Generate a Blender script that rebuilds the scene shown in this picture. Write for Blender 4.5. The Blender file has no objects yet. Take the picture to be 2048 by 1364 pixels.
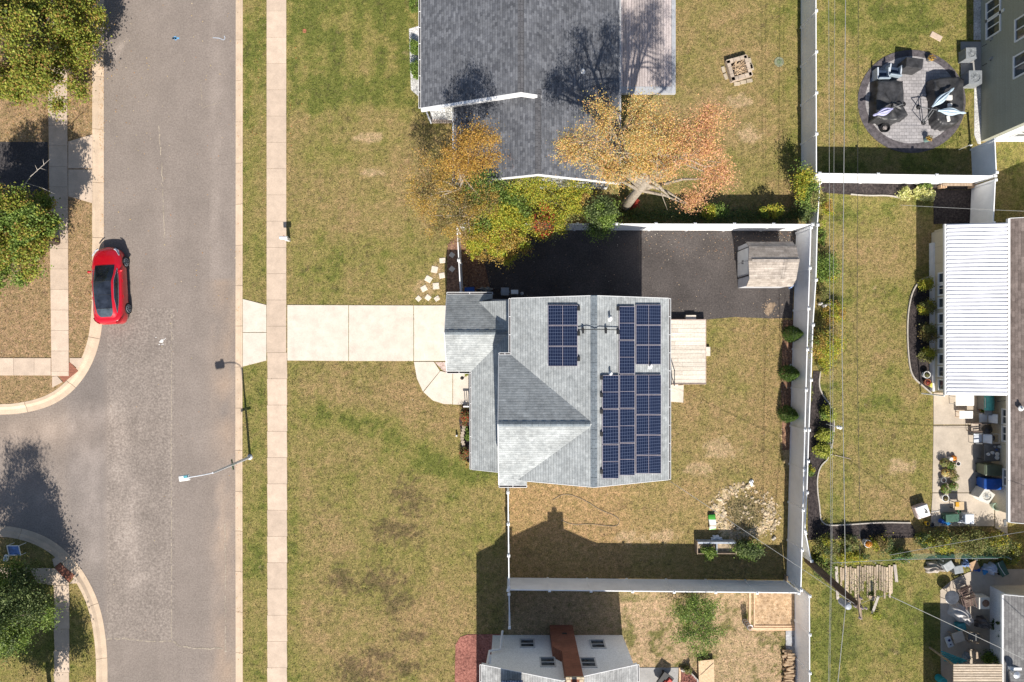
import bpy, math, random
import numpy as np
from mathutils import Vector, Matrix

random.seed(7)
RNG = np.random.RandomState(11)
S, H, CX, CY = 0.031, 40.0, 1024.0, 690.0      # metres per photo pixel on the ground, camera height, nadir
PI = math.pi
sc = bpy.context.scene
COL = sc.collection

# ---------------------------------------------------------------- camera, sky, sun, exposure
cam = bpy.data.objects.new('camera', bpy.data.cameras.new('camera'))
COL.objects.link(cam)
cam.location = (0, 0, H)
cam.data.sensor_width = 36
cam.data.lens = 36 * H / (2048 * S)
cam.data.shift_y = 8 / 2048
cam.data.clip_end = 2000
sc.camera = cam
SUN_EL = math.radians(42)
SUN_AZ = math.atan2(0.088, -1.0)                # direction towards the sun: south, a little east
w = bpy.data.worlds.new('World')
sc.world = w
w.use_nodes = True
sky = w.node_tree.nodes.new('ShaderNodeTexSky')
sky.sky_type = 'NISHITA'
sky.sun_disc = False
sky.sun_elevation = SUN_EL
sky.sun_rotation = SUN_AZ
w.node_tree.links.new(sky.outputs[0], w.node_tree.nodes['Background'].inputs[0])
w.node_tree.nodes['Background'].inputs[1].default_value = 0.078
sun = bpy.data.objects.new('sun', bpy.data.lights.new('sun', 'SUN'))
COL.objects.link(sun)
sun.data.energy = 4.9
sun.data.angle = math.radians(0.55)
sun.data.color = (1.0, 0.94, 0.85)
d = Vector((math.sin(SUN_AZ) * math.cos(SUN_EL), math.cos(SUN_AZ) * math.cos(SUN_EL), math.sin(SUN_EL)))
sun.rotation_euler = d.to_track_quat('Z', 'Y').to_euler()
sc.view_settings.view_transform = 'Standard'
sc.view_settings.look = 'None'
sc.view_settings.exposure = 0.54
sc.view_settings.gamma = 1


def P(px, py, z=0.0):
    k = S * (1 - z / H)
    return Vector(((px - CX) * k, (CY - py) * k, z))


def PX(pts, z=0.0):
    return [tuple(P(a, b, z)[:2]) for a, b in pts]


# ---------------------------------------------------------------- mesh builder
HARD = []                                        # footprints of paving and beds, where no grass grows


class MB:
    def __init__(s):
        s.v, s.f = [], []

    def add(s, vs, fs):
        o = len(s.v)
        s.v += [tuple(q) for q in vs]
        s.f += [tuple(i + o for i in f) for f in fs]
        return s

    def box(s, x0, x1, y0, y1, z0, z1):
        return s.add([(x0, y0, z0), (x1, y0, z0), (x1, y1, z0), (x0, y1, z0), (x0, y0, z1), (x1, y0, z1), (x1, y1, z1), (x0, y1, z1)],
                     [(3, 2, 1, 0), (4, 5, 6, 7), (0, 1, 5, 4), (1, 2, 6, 5), (2, 3, 7, 6), (3, 0, 4, 7)])

    def obox(s, cx, cy, z0, z1, lx, ly, a=0.0, t=1.0):
        c, n = math.cos(a), math.sin(a)
        vs = []
        for z, k in ((z0, 1.0), (z1, t)):
            for x, y in ((-lx, -ly), (lx, -ly), (lx, ly), (-lx, ly)):
                x, y = x * k / 2, y * k / 2
                vs.append((cx + c * x - n * y, cy + n * x + c * y, z))
        return s.add(vs, [(3, 2, 1, 0), (4, 5, 6, 7), (0, 1, 5, 4), (1, 2, 6, 5), (2, 3, 7, 6), (3, 0, 4, 7)])

    def prism(s, pts, z0, z1):
        if z0 < -.02 and z1 < .13:
            HARD.append([(p[0], p[1]) for p in pts])
        a = sum(pts[i][0] * pts[(i + 1) % len(pts)][1] - pts[(i + 1) % len(pts)][0] * pts[i][1] for i in range(len(pts)))
        if a < 0:
            pts = pts[::-1]
        n = len(pts)
        vs = [(p[0], p[1], z0) for p in pts] + [(p[0], p[1], z1) for p in pts]
        return s.add(vs, [tuple(range(n, 2 * n)), tuple(range(n - 1, -1, -1))] + [(i, (i + 1) % n, (i + 1) % n + n, i + n) for i in range(n)])

    def plate(s, poly, th):
        poly = [Vector(p) for p in poly]
        nrm = Vector((0, 0, 0))
        for i in range(len(poly)):
            nrm += (poly[i] - poly[0]).cross(poly[(i + 1) % len(poly)] - poly[0])
        nrm.normalize()
        if nrm.z < 0:
            poly = poly[::-1]
            nrm = -nrm
        n = len(poly)
        vs = poly + [p - nrm * th for p in poly]
        return s.add(vs, [tuple(range(n)), tuple(range(2 * n - 1, n - 1, -1))] + [(i, i + n, (i + 1) % n + n, (i + 1) % n) for i in range(n)])

    def tube(s, p0, p1, r0, r1=None, n=8, cap=True):
        return s.path([p0, p1], [r0, r0 if r1 is None else r1], n, cap)

    def path(s, pts, r, n=6, cap=True):
        pts = [Vector(p) for p in pts]
        m = len(pts)
        if not isinstance(r, (list, tuple)):
            r = [r] * m
        vs, fs = [], []
        ref = None
        for i, p in enumerate(pts):
            t = (pts[min(i + 1, m - 1)] - pts[max(i - 1, 0)])
            if t.length < 1e-9:
                t = Vector((0, 0, 1))
            t.normalize()
            if ref is None:
                ref = Vector((0, 0, 1)) if abs(t.z) < .9 else Vector((1, 0, 0))
            u = t.cross(ref).normalized()
            q = u.cross(t)
            ref = q
            for k in range(n):
                a = 2 * PI * k / n
                vs.append(p + (u * math.cos(a) + q * math.sin(a)) * r[i])
        for i in range(m - 1):
            for k in range(n):
                fs.append((i * n + k, i * n + (k + 1) % n, (i + 1) * n + (k + 1) % n, (i + 1) * n + k))
        if cap:
            fs.append(tuple(range(n - 1, -1, -1)))
            fs.append(tuple(range((m - 1) * n, m * n)))
        return s.add(vs, fs)

    def lathe(s, prof, cx=0, cy=0, n=20, sx=1.0, sy=1.0):
        vs, fs = [], []
        for r, z in prof:
            for k in range(n):
                a = 2 * PI * k / n
                vs.append((cx + r * sx * math.cos(a), cy + r * sy * math.sin(a), z))
        for i in range(len(prof) - 1):
            for k in range(n):
                fs.append((i * n + k, i * n + (k + 1) % n, (i + 1) * n + (k + 1) % n, (i + 1) * n + k))
        fs.append(tuple(range(n - 1, -1, -1)))
        m = len(prof) - 1
        fs.append(tuple(range(m * n, m * n + n)))
        return s.add(vs, fs)

    def ell(s, c, r, nu=12, nv=7, jit=0.0, rnd=random):
        vs, fs = [(c[0], c[1], c[2] - r[2])], []
        for j in range(1, nv):
            b = -PI / 2 + PI * j / nv
            for k in range(nu):
                a = 2 * PI * k / nu
                e = 1 + rnd.uniform(-jit, jit)
                vs.append((c[0] + r[0] * e * math.cos(b) * math.cos(a), c[1] + r[1] * e * math.cos(b) * math.sin(a), c[2] + r[2] * e * math.sin(b)))
        vs.append((c[0], c[1], c[2] + r[2]))
        for k in range(nu):
            fs.append((0, 1 + (k + 1) % nu, 1 + k))
            fs.append((len(vs) - 1, 1 + (nv - 2) * nu + k, 1 + (nv - 2) * nu + (k + 1) % nu))
        for j in range(nv - 2):
            for k in range(nu):
                fs.append((1 + j * nu + k, 1 + j * nu + (k + 1) % nu, 1 + (j + 1) * nu + (k + 1) % nu, 1 + (j + 1) * nu + k))
        return s.add(vs, fs)

    def grid(s, fn, nu, nv, closed=False):
        vs = [fn(i / (nu - (0 if closed else 1)), j / (nv - 1)) for j in range(nv) for i in range(nu)]
        fs = []
        for j in range(nv - 1):
            for i in range(nu if closed else nu - 1):
                fs.append((j * nu + i, j * nu + (i + 1) % nu, (j + 1) * nu + (i + 1) % nu, (j + 1) * nu + i))
        return s.add(vs, fs)

    def build(s, name, m, parent=None, smooth=False, bevel=0.0, local=False):
        me = bpy.data.meshes.new(name)
        me.from_pydata(s.v, [], s.f)
        uvl = me.uv_layers.new(name='UVMap')
        nl = len(me.loops)
        if nl:
            me.update()
            co = np.array(s.v)
            nr = np.zeros(len(me.polygons) * 3)
            me.polygons.foreach_get('normal', nr)
            nr = nr.reshape(-1, 3)
            lt = np.zeros(len(me.polygons), dtype=int)
            me.polygons.foreach_get('loop_total', lt)
            vi = np.zeros(nl, dtype=int)
            me.loops.foreach_get('vertex_index', vi)
            u = np.stack([-nr[:, 1], nr[:, 0], np.zeros(len(nr))], 1)
            ln = np.linalg.norm(u, axis=1)
            flat = ln < 1e-3
            u[flat] = (1, 0, 0)
            ln[flat] = 1
            u /= ln[:, None]
            vv = np.cross(nr, u)
            U, V = np.repeat(u, lt, 0), np.repeat(vv, lt, 0)
            c = co[vi]
            uvl.data.foreach_set('uv', np.stack([(c * U).sum(1), (c * V).sum(1)], 1).ravel())
        if smooth:
            me.polygons.foreach_set('use_smooth', [True] * len(me.polygons))
        me.materials.append(m)
        o = bpy.data.objects.new(name, me)
        COL.objects.link(o)
        if bevel:
            b = o.modifiers.new('bevel', 'BEVEL')
            b.width = bevel
            b.segments = 2
            b.limit_method = 'ANGLE'
        if parent is not None:
            o.parent = parent
            if not local:                               # vertices given in world metres
                q = parent
                off = Vector((0, 0, 0))
                while q is not None:
                    off += q.location
                    q = q.parent
                o.location = -off
        return o


def tag(o, label, cat, group=None, kind=None):
    o['label'] = label
    o['category'] = cat
    if group:
        o['group'] = group
    if kind:
        o['kind'] = kind
    return o


def thing(name, label, cat, loc, rz=0.0, group=None):
    o = bpy.data.objects.new(name, None)
    COL.objects.link(o)
    o.empty_display_size = .2
    o.location = (loc[0], loc[1], loc[2] if len(loc) > 2 else 0.0)
    o.rotation_euler = (0, 0, rz)
    return tag(o, label, cat, group)


def struct(name, mb, m, label=None, cat='ground', kind='structure', smooth=False):
    o = mb.build(name, m, smooth=smooth)
    return tag(o, label or name.replace('_', ' '), cat, kind=kind)


# ---------------------------------------------------------------- materials
def newmat(name):
    m = bpy.data.materials.new(name)
    m.use_nodes = True
    nt = m.node_tree
    return m, nt, nt.nodes['Principled BSDF']


def N(nt, t, **kw):
    n = nt.nodes.new('ShaderNode' + t)
    for k, v in kw.items():
        setattr(n, k, v)
    return n


def pos(nt):
    return N(nt, 'NewGeometry').outputs['Position']


def noise(nt, scale, detail=3.0, vec=None, rough=.6, stretch=None):
    n = N(nt, 'TexNoise')
    n.inputs['Scale'].default_value = scale
    n.inputs['Detail'].default_value = detail
    n.inputs['Roughness'].default_value = rough
    v = vec if vec is not None else pos(nt)
    if stretch:
        mp = N(nt, 'Mapping')
        mp.inputs['Scale'].default_value = stretch
        nt.links.new(v, mp.inputs['Vector'])
        v = mp.outputs[0]
    nt.links.new(v, n.inputs['Vector'])
    return n.outputs[0]


def ramp(nt, fac, stops):
    r = N(nt, 'ValToRGB')
    e = r.color_ramp.elements
    while len(e) < len(stops):
        e.new(.5)
    for i, (p_, c) in enumerate(stops):
        e[i].position = p_
        e[i].color = (c[0], c[1], c[2], 1) if hasattr(c, '__len__') else (c, c, c, 1)
    nt.links.new(fac, r.inputs[0])
    return r.outputs[0]


def mix(nt, a, b, fac, mode='MIX'):
    n = N(nt, 'Mix', data_type='RGBA', blend_type=mode)
    for sock, v in ((n.inputs[0], fac), (n.inputs[6], a), (n.inputs[7], b)):
        if hasattr(v, 'is_linked'):
            nt.links.new(v, sock)
        elif isinstance(v, (int, float)):
            sock.default_value = v if sock == n.inputs[0] else (v, v, v, 1)
        else:
            sock.default_value = (v[0], v[1], v[2], 1)
    return n.outputs[2]


def mathn(nt, op, a, b=0.0):
    n = N(nt, 'Math', operation=op)
    for i, v in enumerate((a, b)):
        if hasattr(v, 'is_linked'):
            nt.links.new(v, n.inputs[i])
        else:
            n.inputs[i].default_value = v
    return n.outputs[0]


def bump(nt, bs, h, strength=.3, dist=.02):
    b = N(nt, 'Bump')
    b.inputs['Strength'].default_value = strength
    b.inputs['Distance'].default_value = dist
    nt.links.new(h, b.inputs['Height'])
    nt.links.new(b.outputs[0], bs.inputs['Normal'])


_cache = {}


def M(name, col, rough=.65, nz=4.0, amt=.15, fine=0.0, bmp=0.0, metal=0.0, coat=0.0, spec=.4):
    """painted / plain material: colour with soft uneven wear"""
    if name in _cache:
        return _cache[name]
    m, nt, b = newmat(name)
    f = noise(nt, nz, 4)
    lo = [max(0, c * (1 - amt * 1.6)) for c in col]
    hi = [min(1, c * (1 + amt)) for c in col]
    c = ramp(nt, f, [(.28, lo), (.72, hi)])
    if fine:
        g = noise(nt, 28, 2)
        c = mix(nt, c, ramp(nt, g, [(.3, 1 - fine), (.7, 1 + fine)]), 1.0, 'MULTIPLY')
    nt.links.new(c, b.inputs['Base Color'])
    b.inputs['Roughness'].default_value = rough
    b.inputs['Metallic'].default_value = metal
    b.inputs['Coat Weight'].default_value = coat
    b.inputs['Specular IOR Level'].default_value = spec
    if bmp:
        bump(nt, b, noise(nt, 40, 3), bmp, .02)
    _cache[name] = m
    return m


def uvn(nt):
    return N(nt, 'TexCoord').outputs['UV']


def bricky(name, c1, c2, mortar, bw, rh, msize=.02, rough=.85, bstr=.5, dirt=.25, offset=.5, rows=False):
    m, nt, b = newmat(name)
    t = N(nt, 'TexBrick')
    t.offset = offset
    nt.links.new(uvn(nt), t.inputs['Vector'])
    for k, v in (('Color1', c1), ('Color2', c2), ('Mortar', mortar)):
        t.inputs[k].default_value = (*v, 1)
    t.inputs['Scale'].default_value = 1
    t.inputs['Brick Width'].default_value = bw
    t.inputs['Row Height'].default_value = rh
    t.inputs['Mortar Size'].default_value = msize
    t.inputs['Mortar Smooth'].default_value = .3
    c = t.outputs['Color']
    if rows:
        t.inputs['Mortar Size'].default_value = 0
        sp = N(nt, 'SeparateXYZ')
        nt.links.new(uvn(nt), sp.inputs[0])
        fr = mathn(nt, 'FRACT', mathn(nt, 'DIVIDE', sp.outputs[1], rh))
        c = mix(nt, c, ramp(nt, fr, [(0, .62), (.14, .8), (.26, 1.0), (.9, 1.03), (1, .97)]), 1.0, 'MULTIPLY')  # shadow line of each shingle course, painted into the colour
        c = mix(nt, c, ramp(nt, noise(nt, 5, 3), [(.3, .84), (.7, 1.12)]), 1.0, 'MULTIPLY')
    c = mix(nt, c, ramp(nt, noise(nt, 1.1, 4), [(.3, 1 - dirt), (.7, 1 + dirt * .4)]), 1.0, 'MULTIPLY')
    c = mix(nt, c, ramp(nt, noise(nt, 22, 2), [(.3, .8), (.7, 1.15)]), 1.0, 'MULTIPLY')
    nt.links.new(c, b.inputs['Base Color'])
    b.inputs['Roughness'].default_value = rough
    b.inputs['Specular IOR Level'].default_value = .25
    inv = mathn(nt, 'SUBTRACT', 1.0, fr) if rows else mathn(nt, 'SUBTRACT', 1.0, t.outputs['Fac'])
    bump(nt, b, inv, bstr, .006 if rows else .03)
    return m


def speckled(name, base, light, dark, s1=14.0, patch=.6, rough=.9, bstr=.35, stain=None):
    """asphalt, mulch, gravel: grains of several colours over slow patches"""
    m, nt, b = newmat(name)
    c = ramp(nt, noise(nt, s1, 3, rough=.75), [(.3, dark), (.5, base), (.72, light)])
    c = mix(nt, c, ramp(nt, noise(nt, patch, 4), [(.3, .92), (.7, 1.07)] if stain else [(.3, .74), (.7, 1.25)]), 1.0, 'MULTIPLY')
    if stain:
        a = N(nt, 'Attribute')
        a.attribute_name = 'tint'
        c = mix(nt, c, a.outputs['Color'], 1.0, 'MULTIPLY')
    nt.links.new(c, b.inputs['Base Color'])
    b.inputs['Roughness'].default_value = rough
    b.inputs['Specular IOR Level'].default_value = .25
    bump(nt, b, noise(nt, s1 * 1.6, 3, rough=.8), bstr, .03)
    return m


def concrete(name, col, dirt=.2):
    m, nt, b = newmat(name)
    isl = N(nt, 'NewGeometry').outputs['Random Per Island']
    c = mix(nt, col, ramp(nt, isl, [(0, 1 - dirt * .7), (1, 1 + dirt * .25)]), 1.0, 'MULTIPLY')
    c = mix(nt, c, ramp(nt, noise(nt, 1.6, 5), [(.3, 1 - dirt), (.65, 1.04)]), 1.0, 'MULTIPLY')
    c = mix(nt, c, ramp(nt, noise(nt, 16, 3), [(.3, 1 - dirt * .6), (.7, 1.05)]), 1.0, 'MULTIPLY')
    nt.links.new(c, b.inputs['Base Color'])
    b.inputs['Roughness'].default_value = .9
    b.inputs['Specular IOR Level'].default_value = .25
    bump(nt, b, noise(nt, 30, 3), .15, .01)
    return m


def wood(name, c1, c2, stretch=(2, 30, 2), rough=.8, isl=.2):
    m, nt, b = newmat(name)
    r = N(nt, 'NewGeometry').outputs['Random Per Island']
    c = ramp(nt, noise(nt, 1.0, 4, stretch=stretch), [(.3, c1), (.7, c2)])
    c = mix(nt, c, ramp(nt, r, [(0, 1 - isl), (1, 1 + isl * .4)]), 1.0, 'MULTIPLY')
    c = mix(nt, c, ramp(nt, noise(nt, 9, 3), [(.25, .78), (.6, 1.05)]), 1.0, 'MULTIPLY')
    nt.links.new(c, b.inputs['Base Color'])
    b.inputs['Roughness'].default_value = rough
    return m


def leafmat(name, trans=.3):
    m, nt, b = newmat(name)
    a = N(nt, 'Attribute')
    a.attribute_name = 'tint'
    nt.links.new(a.outputs['Color'], b.inputs['Base Color'])
    b.inputs['Roughness'].default_value = .55
    b.inputs['Specular IOR Level'].default_value = .3
    t = N(nt, 'BsdfTranslucent')
    nt.links.new(a.outputs['Color'], t.inputs['Color'])
    x = N(nt, 'MixShader')
    x.inputs[0].default_value = trans
    nt.links.new(b.outputs[0], x.inputs[1])
    nt.links.new(t.outputs[0], x.inputs[2])
    nt.links.new(x.outputs[0], nt.nodes['Material Output'].inputs['Surface'])
    return m


def glassy(name, col=(.03, .04, .05), rough=.06):
    m, nt, b = newmat(name)
    c = ramp(nt, noise(nt, 2.5, 3), [(.3, [v * .6 for v in col]), (.7, [min(1, v * 1.8) for v in col])])
    nt.links.new(c, b.inputs['Base Color'])
    b.inputs['Roughness'].default_value = rough
    b.inputs['Specular IOR Level'].default_value = .8
    return m


def set_tint(o, arr, domain='FACE'):
    a = o.data.attributes.new('tint', 'FLOAT_COLOR', domain)
    arr = np.asarray(arr, dtype=float)
    a.data.foreach_set('color', np.concatenate([arr, np.ones((len(arr), 1))], 1).ravel())


# lawn: vertex colours carry the grass's own colour (dry, green, bare); the shader adds blades
def lawnmat():
    m, nt, b = newmat('lawn')
    a = N(nt, 'Attribute')
    a.attribute_name = 'tint'
    n1 = noise(nt, 9, 4, rough=.85)
    n2 = noise(nt, 3.2, 4, rough=.7)
    n3 = noise(nt, 22, 2, rough=.7)
    c = mix(nt, a.outputs['Color'], ramp(nt, n1, [(.3, (.45, .47, .42)), (.5, (1, 1, 1)), (.7, (1.55, 1.5, 1.5))]), 1.0, 'MULTIPLY')
    c = mix(nt, c, ramp(nt, n2, [(.3, (.60, .70, .55)), (.7, (1.36, 1.28, 1.36))]), 1.0, 'MULTIPLY')
    c = mix(nt, c, ramp(nt, n3, [(.3, (.45, .48, .45)), (.7, (1.55, 1.5, 1.45))]), 1.0, 'MULTIPLY')
    nt.links.new(c, b.inputs['Base Color'])
    b.inputs['Roughness'].default_value = .95
    b.inputs['Specular IOR Level'].default_value = .1
    bump(nt, b, n1, .9, .06)
    return m


WHITE = M('white vinyl', (.87, .875, .88), .45, .9, .07, fine=.05)
WHITEP = M('white paint', (.78, .78, .76), .5, 2, .06)
TRIM = M('white trim', (.8, .8, .8), .45, 3, .05)
ASPH = speckled('street asphalt', (.242, .203, .176), (.30, .256, .226), (.182, .151, .132), 11, .5, stain=True)
ASPHP = speckled('patched asphalt', (.240, .202, .175), (.35, .30, .262), (.155, .13, .114), 8, .7, bstr=.4, stain=True)
ASPHD = speckled('driveway asphalt', (.058, .053, .054), (.11, .096, .092), (.028, .026, .028), 12, .45)
ASPHF = speckled('faded driveway asphalt', (.078, .068, .064), (.125, .108, .10), (.046, .041, .04), 12, .45)
CONC = concrete('sidewalk concrete', (.60, .475, .37), .16)
CONCD = concrete('driveway concrete', (.68, .605, .515), .15)
KERBM = concrete('kerb concrete', (.63, .49, .36), .16)
PATIOM = concrete('patio concrete', (.50, .43, .35), .16)
CONCG = concrete('grey concrete', (.36, .35, .34), .16)
BRICKP = bricky('red paver', (.36, .13, .08), (.42, .17, .10), (.2, .1, .08), .1, .1, .01)
MULCHB = speckled('dark mulch', (.042, .034, .034), (.09, .072, .065), (.014, .011, .011), 9, .8, bstr=.8)
MULCHR = speckled('red mulch', (.27, .11, .085), (.44, .2, .16), (.11, .04, .035), 9, .8, bstr=.8)
MULCHN = speckled('leafy brown mulch', (.2, .11, .07), (.4, .24, .15), (.07, .04, .028), 9, .9, bstr=.8)
GRAVEL = speckled('white gravel', (.55, .54, .52), (.8, .79, .78), (.25, .24, .23), 13, .8, bstr=.8)
SOIL = speckled('sandy soil', (.36, .28, .19), (.56, .46, .33), (.14, .11, .07), 5, 1.2, bstr=.9)
LEAF = leafmat('leaves')
LAWN = lawnmat()
BARK = M('bark', (.16, .125, .10), .9, 9, .4, .25, .6)
BARKL = M('pale bark', (.33, .28, .22), .9, 8, .3, .2, .5)
TWIG = M('twigs', (.2, .145, .11), .9, 9, .3)
SH_OWN = bricky('grey blue shingles', (.33, .35, .355), (.42, .44, .44), (.10, .11, .12), .22, .145, .014, bstr=1.0, rows=True)
SH_N = bricky('slate shingles', (.094, .099, .114), (.178, .185, .204), (.052, .053, .06), .24, .15, .012, bstr=.6, rows=True)
SH_S = bricky('pale grey shingles', (.33, .33, .325), (.46, .46, .45), (.2, .2, .2), .28, .145, .012, bstr=.5, rows=True)
SH_E = bricky('brown shingles', (.15, .118, .105), (.235, .19, .17), (.075, .06, .053), .3, .15, .012, rows=True)
SH_SE = bricky('mid grey shingles', (.17, .165, .165), (.25, .245, .24), (.08, .08, .08), .3, .15, .012, rows=True)
SH_SHED = bricky('tan shingles', (.32, .275, .235), (.47, .41, .355), (.17, .145, .125), .3, .145, .012, rows=True)
RIDGEM = bricky('ridge shingles', (.17, .2, .225), (.22, .25, .275), (.1, .11, .12), .3, .2, .008)
RIDGEN = bricky('slate ridge shingles', (.10, .10, .11), (.14, .14, .15), (.045, .045, .05), .3, .2, .01)
SIDEW = bricky('white siding', (.88, .885, .89), (.85, .855, .86), (.68, .69, .7), 6.0, .12, .006, .5, .3, .04)
SIDEG = bricky('olive siding', (.37, .375, .31), (.345, .35, .285), (.25, .255, .205), 6.0, .12, .008, .6, .4, .06)
SIDEB = bricky('beige siding', (.62, .55, .41), (.6, .53, .4), (.38, .33, .22), 4.0, 1.2, .012, .6, .2, .06)
SIDET = bricky('tan siding', (.62, .56, .46), (.6, .54, .44), (.42, .38, .3), 6.0, .13, .01, .6, .3, .06)
SIDEL = bricky('grey siding', (.42, .44, .46), (.4, .42, .44), (.3, .3, .32), 6.0, .12, .006, .5, .3, .05)
BRICK = bricky('red brick', (.23, .078, .05), (.31, .115, .068), (.24, .13, .09), .21, .075, .012, .85, .5, .25)
STONE = bricky('tan stone', (.52, .41, .27), (.6, .5, .36), (.3, .24, .17), .3, .18, .02)
STAMP = bricky('stamped paving', (.33, .315, .32), (.42, .40, .405), (.22, .21, .215), .3, .2, .012, .75, .5, .2)
STAMPD = M('dark stamped border', (.105, .093, .10), .7, 5, .35, .25, .4)
DECKW = wood('bleached deck board', (.60, .53, .44), (.76, .69, .60), (.8, 9, 4))
DECKG = wood('grey deck board', (.44, .38, .37), (.55, .48, .46), (9, .8, 4))
LUMBER = wood('new lumber', (.58, .37, .22), (.70, .48, .31), (2, 8, 4))
OLDW = wood('weathered wood', (.24, .17, .115), (.44, .34, .25), (9, 1, 4), isl=.45)
PLYW = wood('chipboard', (.55, .38, .22), (.68, .5, .32), (7, 6, 4), isl=.1)
LOGM = wood('split logs', (.36, .24, .14), (.70, .53, .35), (3, 3, 3), isl=.5)
POLEM = wood('creosote pole', (.07, .046, .032), (.13, .085, .06), (12, 12, .6))
GLASS = glassy('window glass', (.045, .055, .065))
DARKG = glassy('dark glass', (.012, .014, .017))
BLACK = M('black metal', (.02, .02, .022), .5, 6, .3)
COVER = M('black cover fabric', (.05, .05, .053), .42, 3, .35, .15, .3)
GREYM = M('grey metal', (.32, .34, .36), .45, 5, .12, metal=.3)
GALV = M('galvanised steel', (.55, .57, .60), .4, 5, .12, metal=.5)
GUTTERD = M('dark gutter trough', (.05, .042, .04), .9, 12, .3)  # dark colour of the trough floor between the white lips
TERRA = M('terracotta', (.40, .15, .08), .8, 6, .2)

# ---------------------------------------------------------------- ground: one sheet to the horizon, dense under the camera
_tab = np.random.RandomState(5).rand(256, 256)


def vnoise(x, y):
    xi, yi = np.floor(x).astype(int), np.floor(y).astype(int)
    fx, fy = x - xi, y - yi
    fx, fy = fx * fx * (3 - 2 * fx), fy * fy * (3 - 2 * fy)
    g = lambda a, b: _tab[a % 256, b % 256]
    return (g(xi, yi) * (1 - fx) + g(xi + 1, yi) * fx) * (1 - fy) + (g(xi, yi + 1) * (1 - fx) + g(xi + 1, yi + 1) * fx) * fy


def fbm(x, y, s, o=4):
    r, a, t = 0, 1.0, 0
    for k in range(o):
        r = r + a * vnoise(x * s + 31.7 * k, y * s + 17.3 * k)
        t += a
        a *= .55
        s *= 2.1
    return r / t


def sst(a, b, x):
    t = np.clip((x - a) / (b - a), 0, 1)
    return t * t * (3 - 2 * t)


KERB_N = [(196, -900), (196, 300), (196, 600), (193, 645), (188, 680), (176, 718), (158, 750), (132, 780), (100, 801), (60, 814), (0, 822), (-900, 830)]
KERB_S = [(-900, 1056), (0, 1061), (45, 1068), (88, 1084), (128, 1113), (163, 1158), (190, 1217), (202, 1290), (204, 1364), (204, 2400)]
KERB_E = [(478, -900), (478, 300), (477, 900), (478, 1364), (479, 2400)]


def arc_resample(pts, step):
    out = []
    for i in range(len(pts) - 1):
        a, b = Vector(pts[i]), Vector(pts[i + 1])
        n = max(1, int((b - a).length / step))
        out += [a.lerp(b, k / n) for k in range(n)]
    out.append(Vector(pts[-1]))
    return out


def smooth2(pts, it=2):
    pts = [Vector(p) for p in pts]
    for _ in range(it):
        q = [pts[0]]
        for a, b in zip(pts[:-1], pts[1:]):
            q += [a.lerp(b, .25), a.lerp(b, .75)]
        q.append(pts[-1])
        pts = q
    return pts


def offset_path(pts, d_):
    out = []
    for i, p in enumerate(pts):
        a, b = pts[max(i - 1, 0)], pts[min(i + 1, len(pts) - 1)]
        t = (b - a).normalized()
        out.append(Vector((p.x - t.y * d_, p.y + t.x * d_)))
    return out


kn, ks, ke = [smooth2(PX(k)) for k in (KERB_N, KERB_S, KERB_E)]
ROADPOLY = [tuple(p) for p in kn] + [(-400, -4.2), (-400, -11.2)] + [tuple(p) for p in ks] + [(kn[0].x, -400)] + [(ke[-1].x, -400)] + [tuple(p) for p in ke[::-1]] + [(ke[0].x, 400), (kn[0].x, 400)]
# ordered properly: east kerb north->south, south kerb reversed, side street end, north kerb reversed
ROADPOLY = ([(ke[0].x, 400)] + [tuple(p) for p in ke] + [(ke[-1].x, -400), (ks[-1].x, -400)] + [tuple(p) for p in ks[::-1]]
            + [(-400, ks[0].y), (-400, kn[-1].y)] + [tuple(p) for p in kn[::-1]] + [(kn[0].x, 400)])


def inside(poly, x, y):
    r = np.zeros(x.shape, bool)
    n = len(poly)
    for i in range(n):
        x0, y0 = poly[i]
        x1, y1 = poly[(i + 1) % n]
        if y0 == y1:
            continue
        c = ((y0 > y) != (y1 > y)) & (x < (x1 - x0) * (y - y0) / (y1 - y0) + x0)
        r ^= c
    return r


def axis(lo, hi, step, far):
    a = list(np.arange(lo, hi + 1e-6, step))
    pre, q, s_ = [], lo, step
    while q > -far:
        s_ *= 1.6
        q -= s_
        pre.append(q)
    post, q, s_ = [], hi, step
    while q < far:
        s_ *= 1.6
        q += s_
        post.append(q)
    return np.array(pre[::-1] + a + post)


gx, gy = axis(-33, 33, .125, 420), axis(-22.5, 23, .125, 420)
GX, GY = np.meshgrid(gx, gy)
inroad = inside([(ke[0].x, 400)] + [tuple(p) for p in offset_path(ke, .12)] + [(ke[-1].x, -400), (ks[-1].x, -400)] + [tuple(p) for p in offset_path(ks, -.24)[::-1]]
                + [(-400, ks[0].y - .2), (-400, kn[-1].y + .2)] + [tuple(p) for p in offset_path(kn, -.24)[::-1]] + [(kn[0].x, 400)], GX, GY)
GZ = np.where(inroad, -.25, 0.0)
GZ = np.where(~inroad, GZ + .015 * (fbm(GX, GY, .5) - .5), GZ)
pxg, pyg = GX / S + CX, CY - GY / S


def blob(px, py, rx, ry, ang=0.0, soft=1.0):
    c, s_ = math.cos(ang), math.sin(ang)
    dx, dy = pxg - px, pyg - py
    u, v = (dx * c + dy * s_) / rx, (-dx * s_ + dy * c) / ry
    return np.exp(-(u * u + v * v) ** (1.0 if soft >= 1 else 2.0))


def rect(x0, y0, x1, y1, soft=12):
    return sst(x0 - soft, x0 + soft, pxg) * (1 - sst(x1 - soft, x1 + soft, pxg)) * sst(y0 - soft, y0 + soft, pyg) * (1 - sst(y1 - soft, y1 + soft, pyg))


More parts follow.
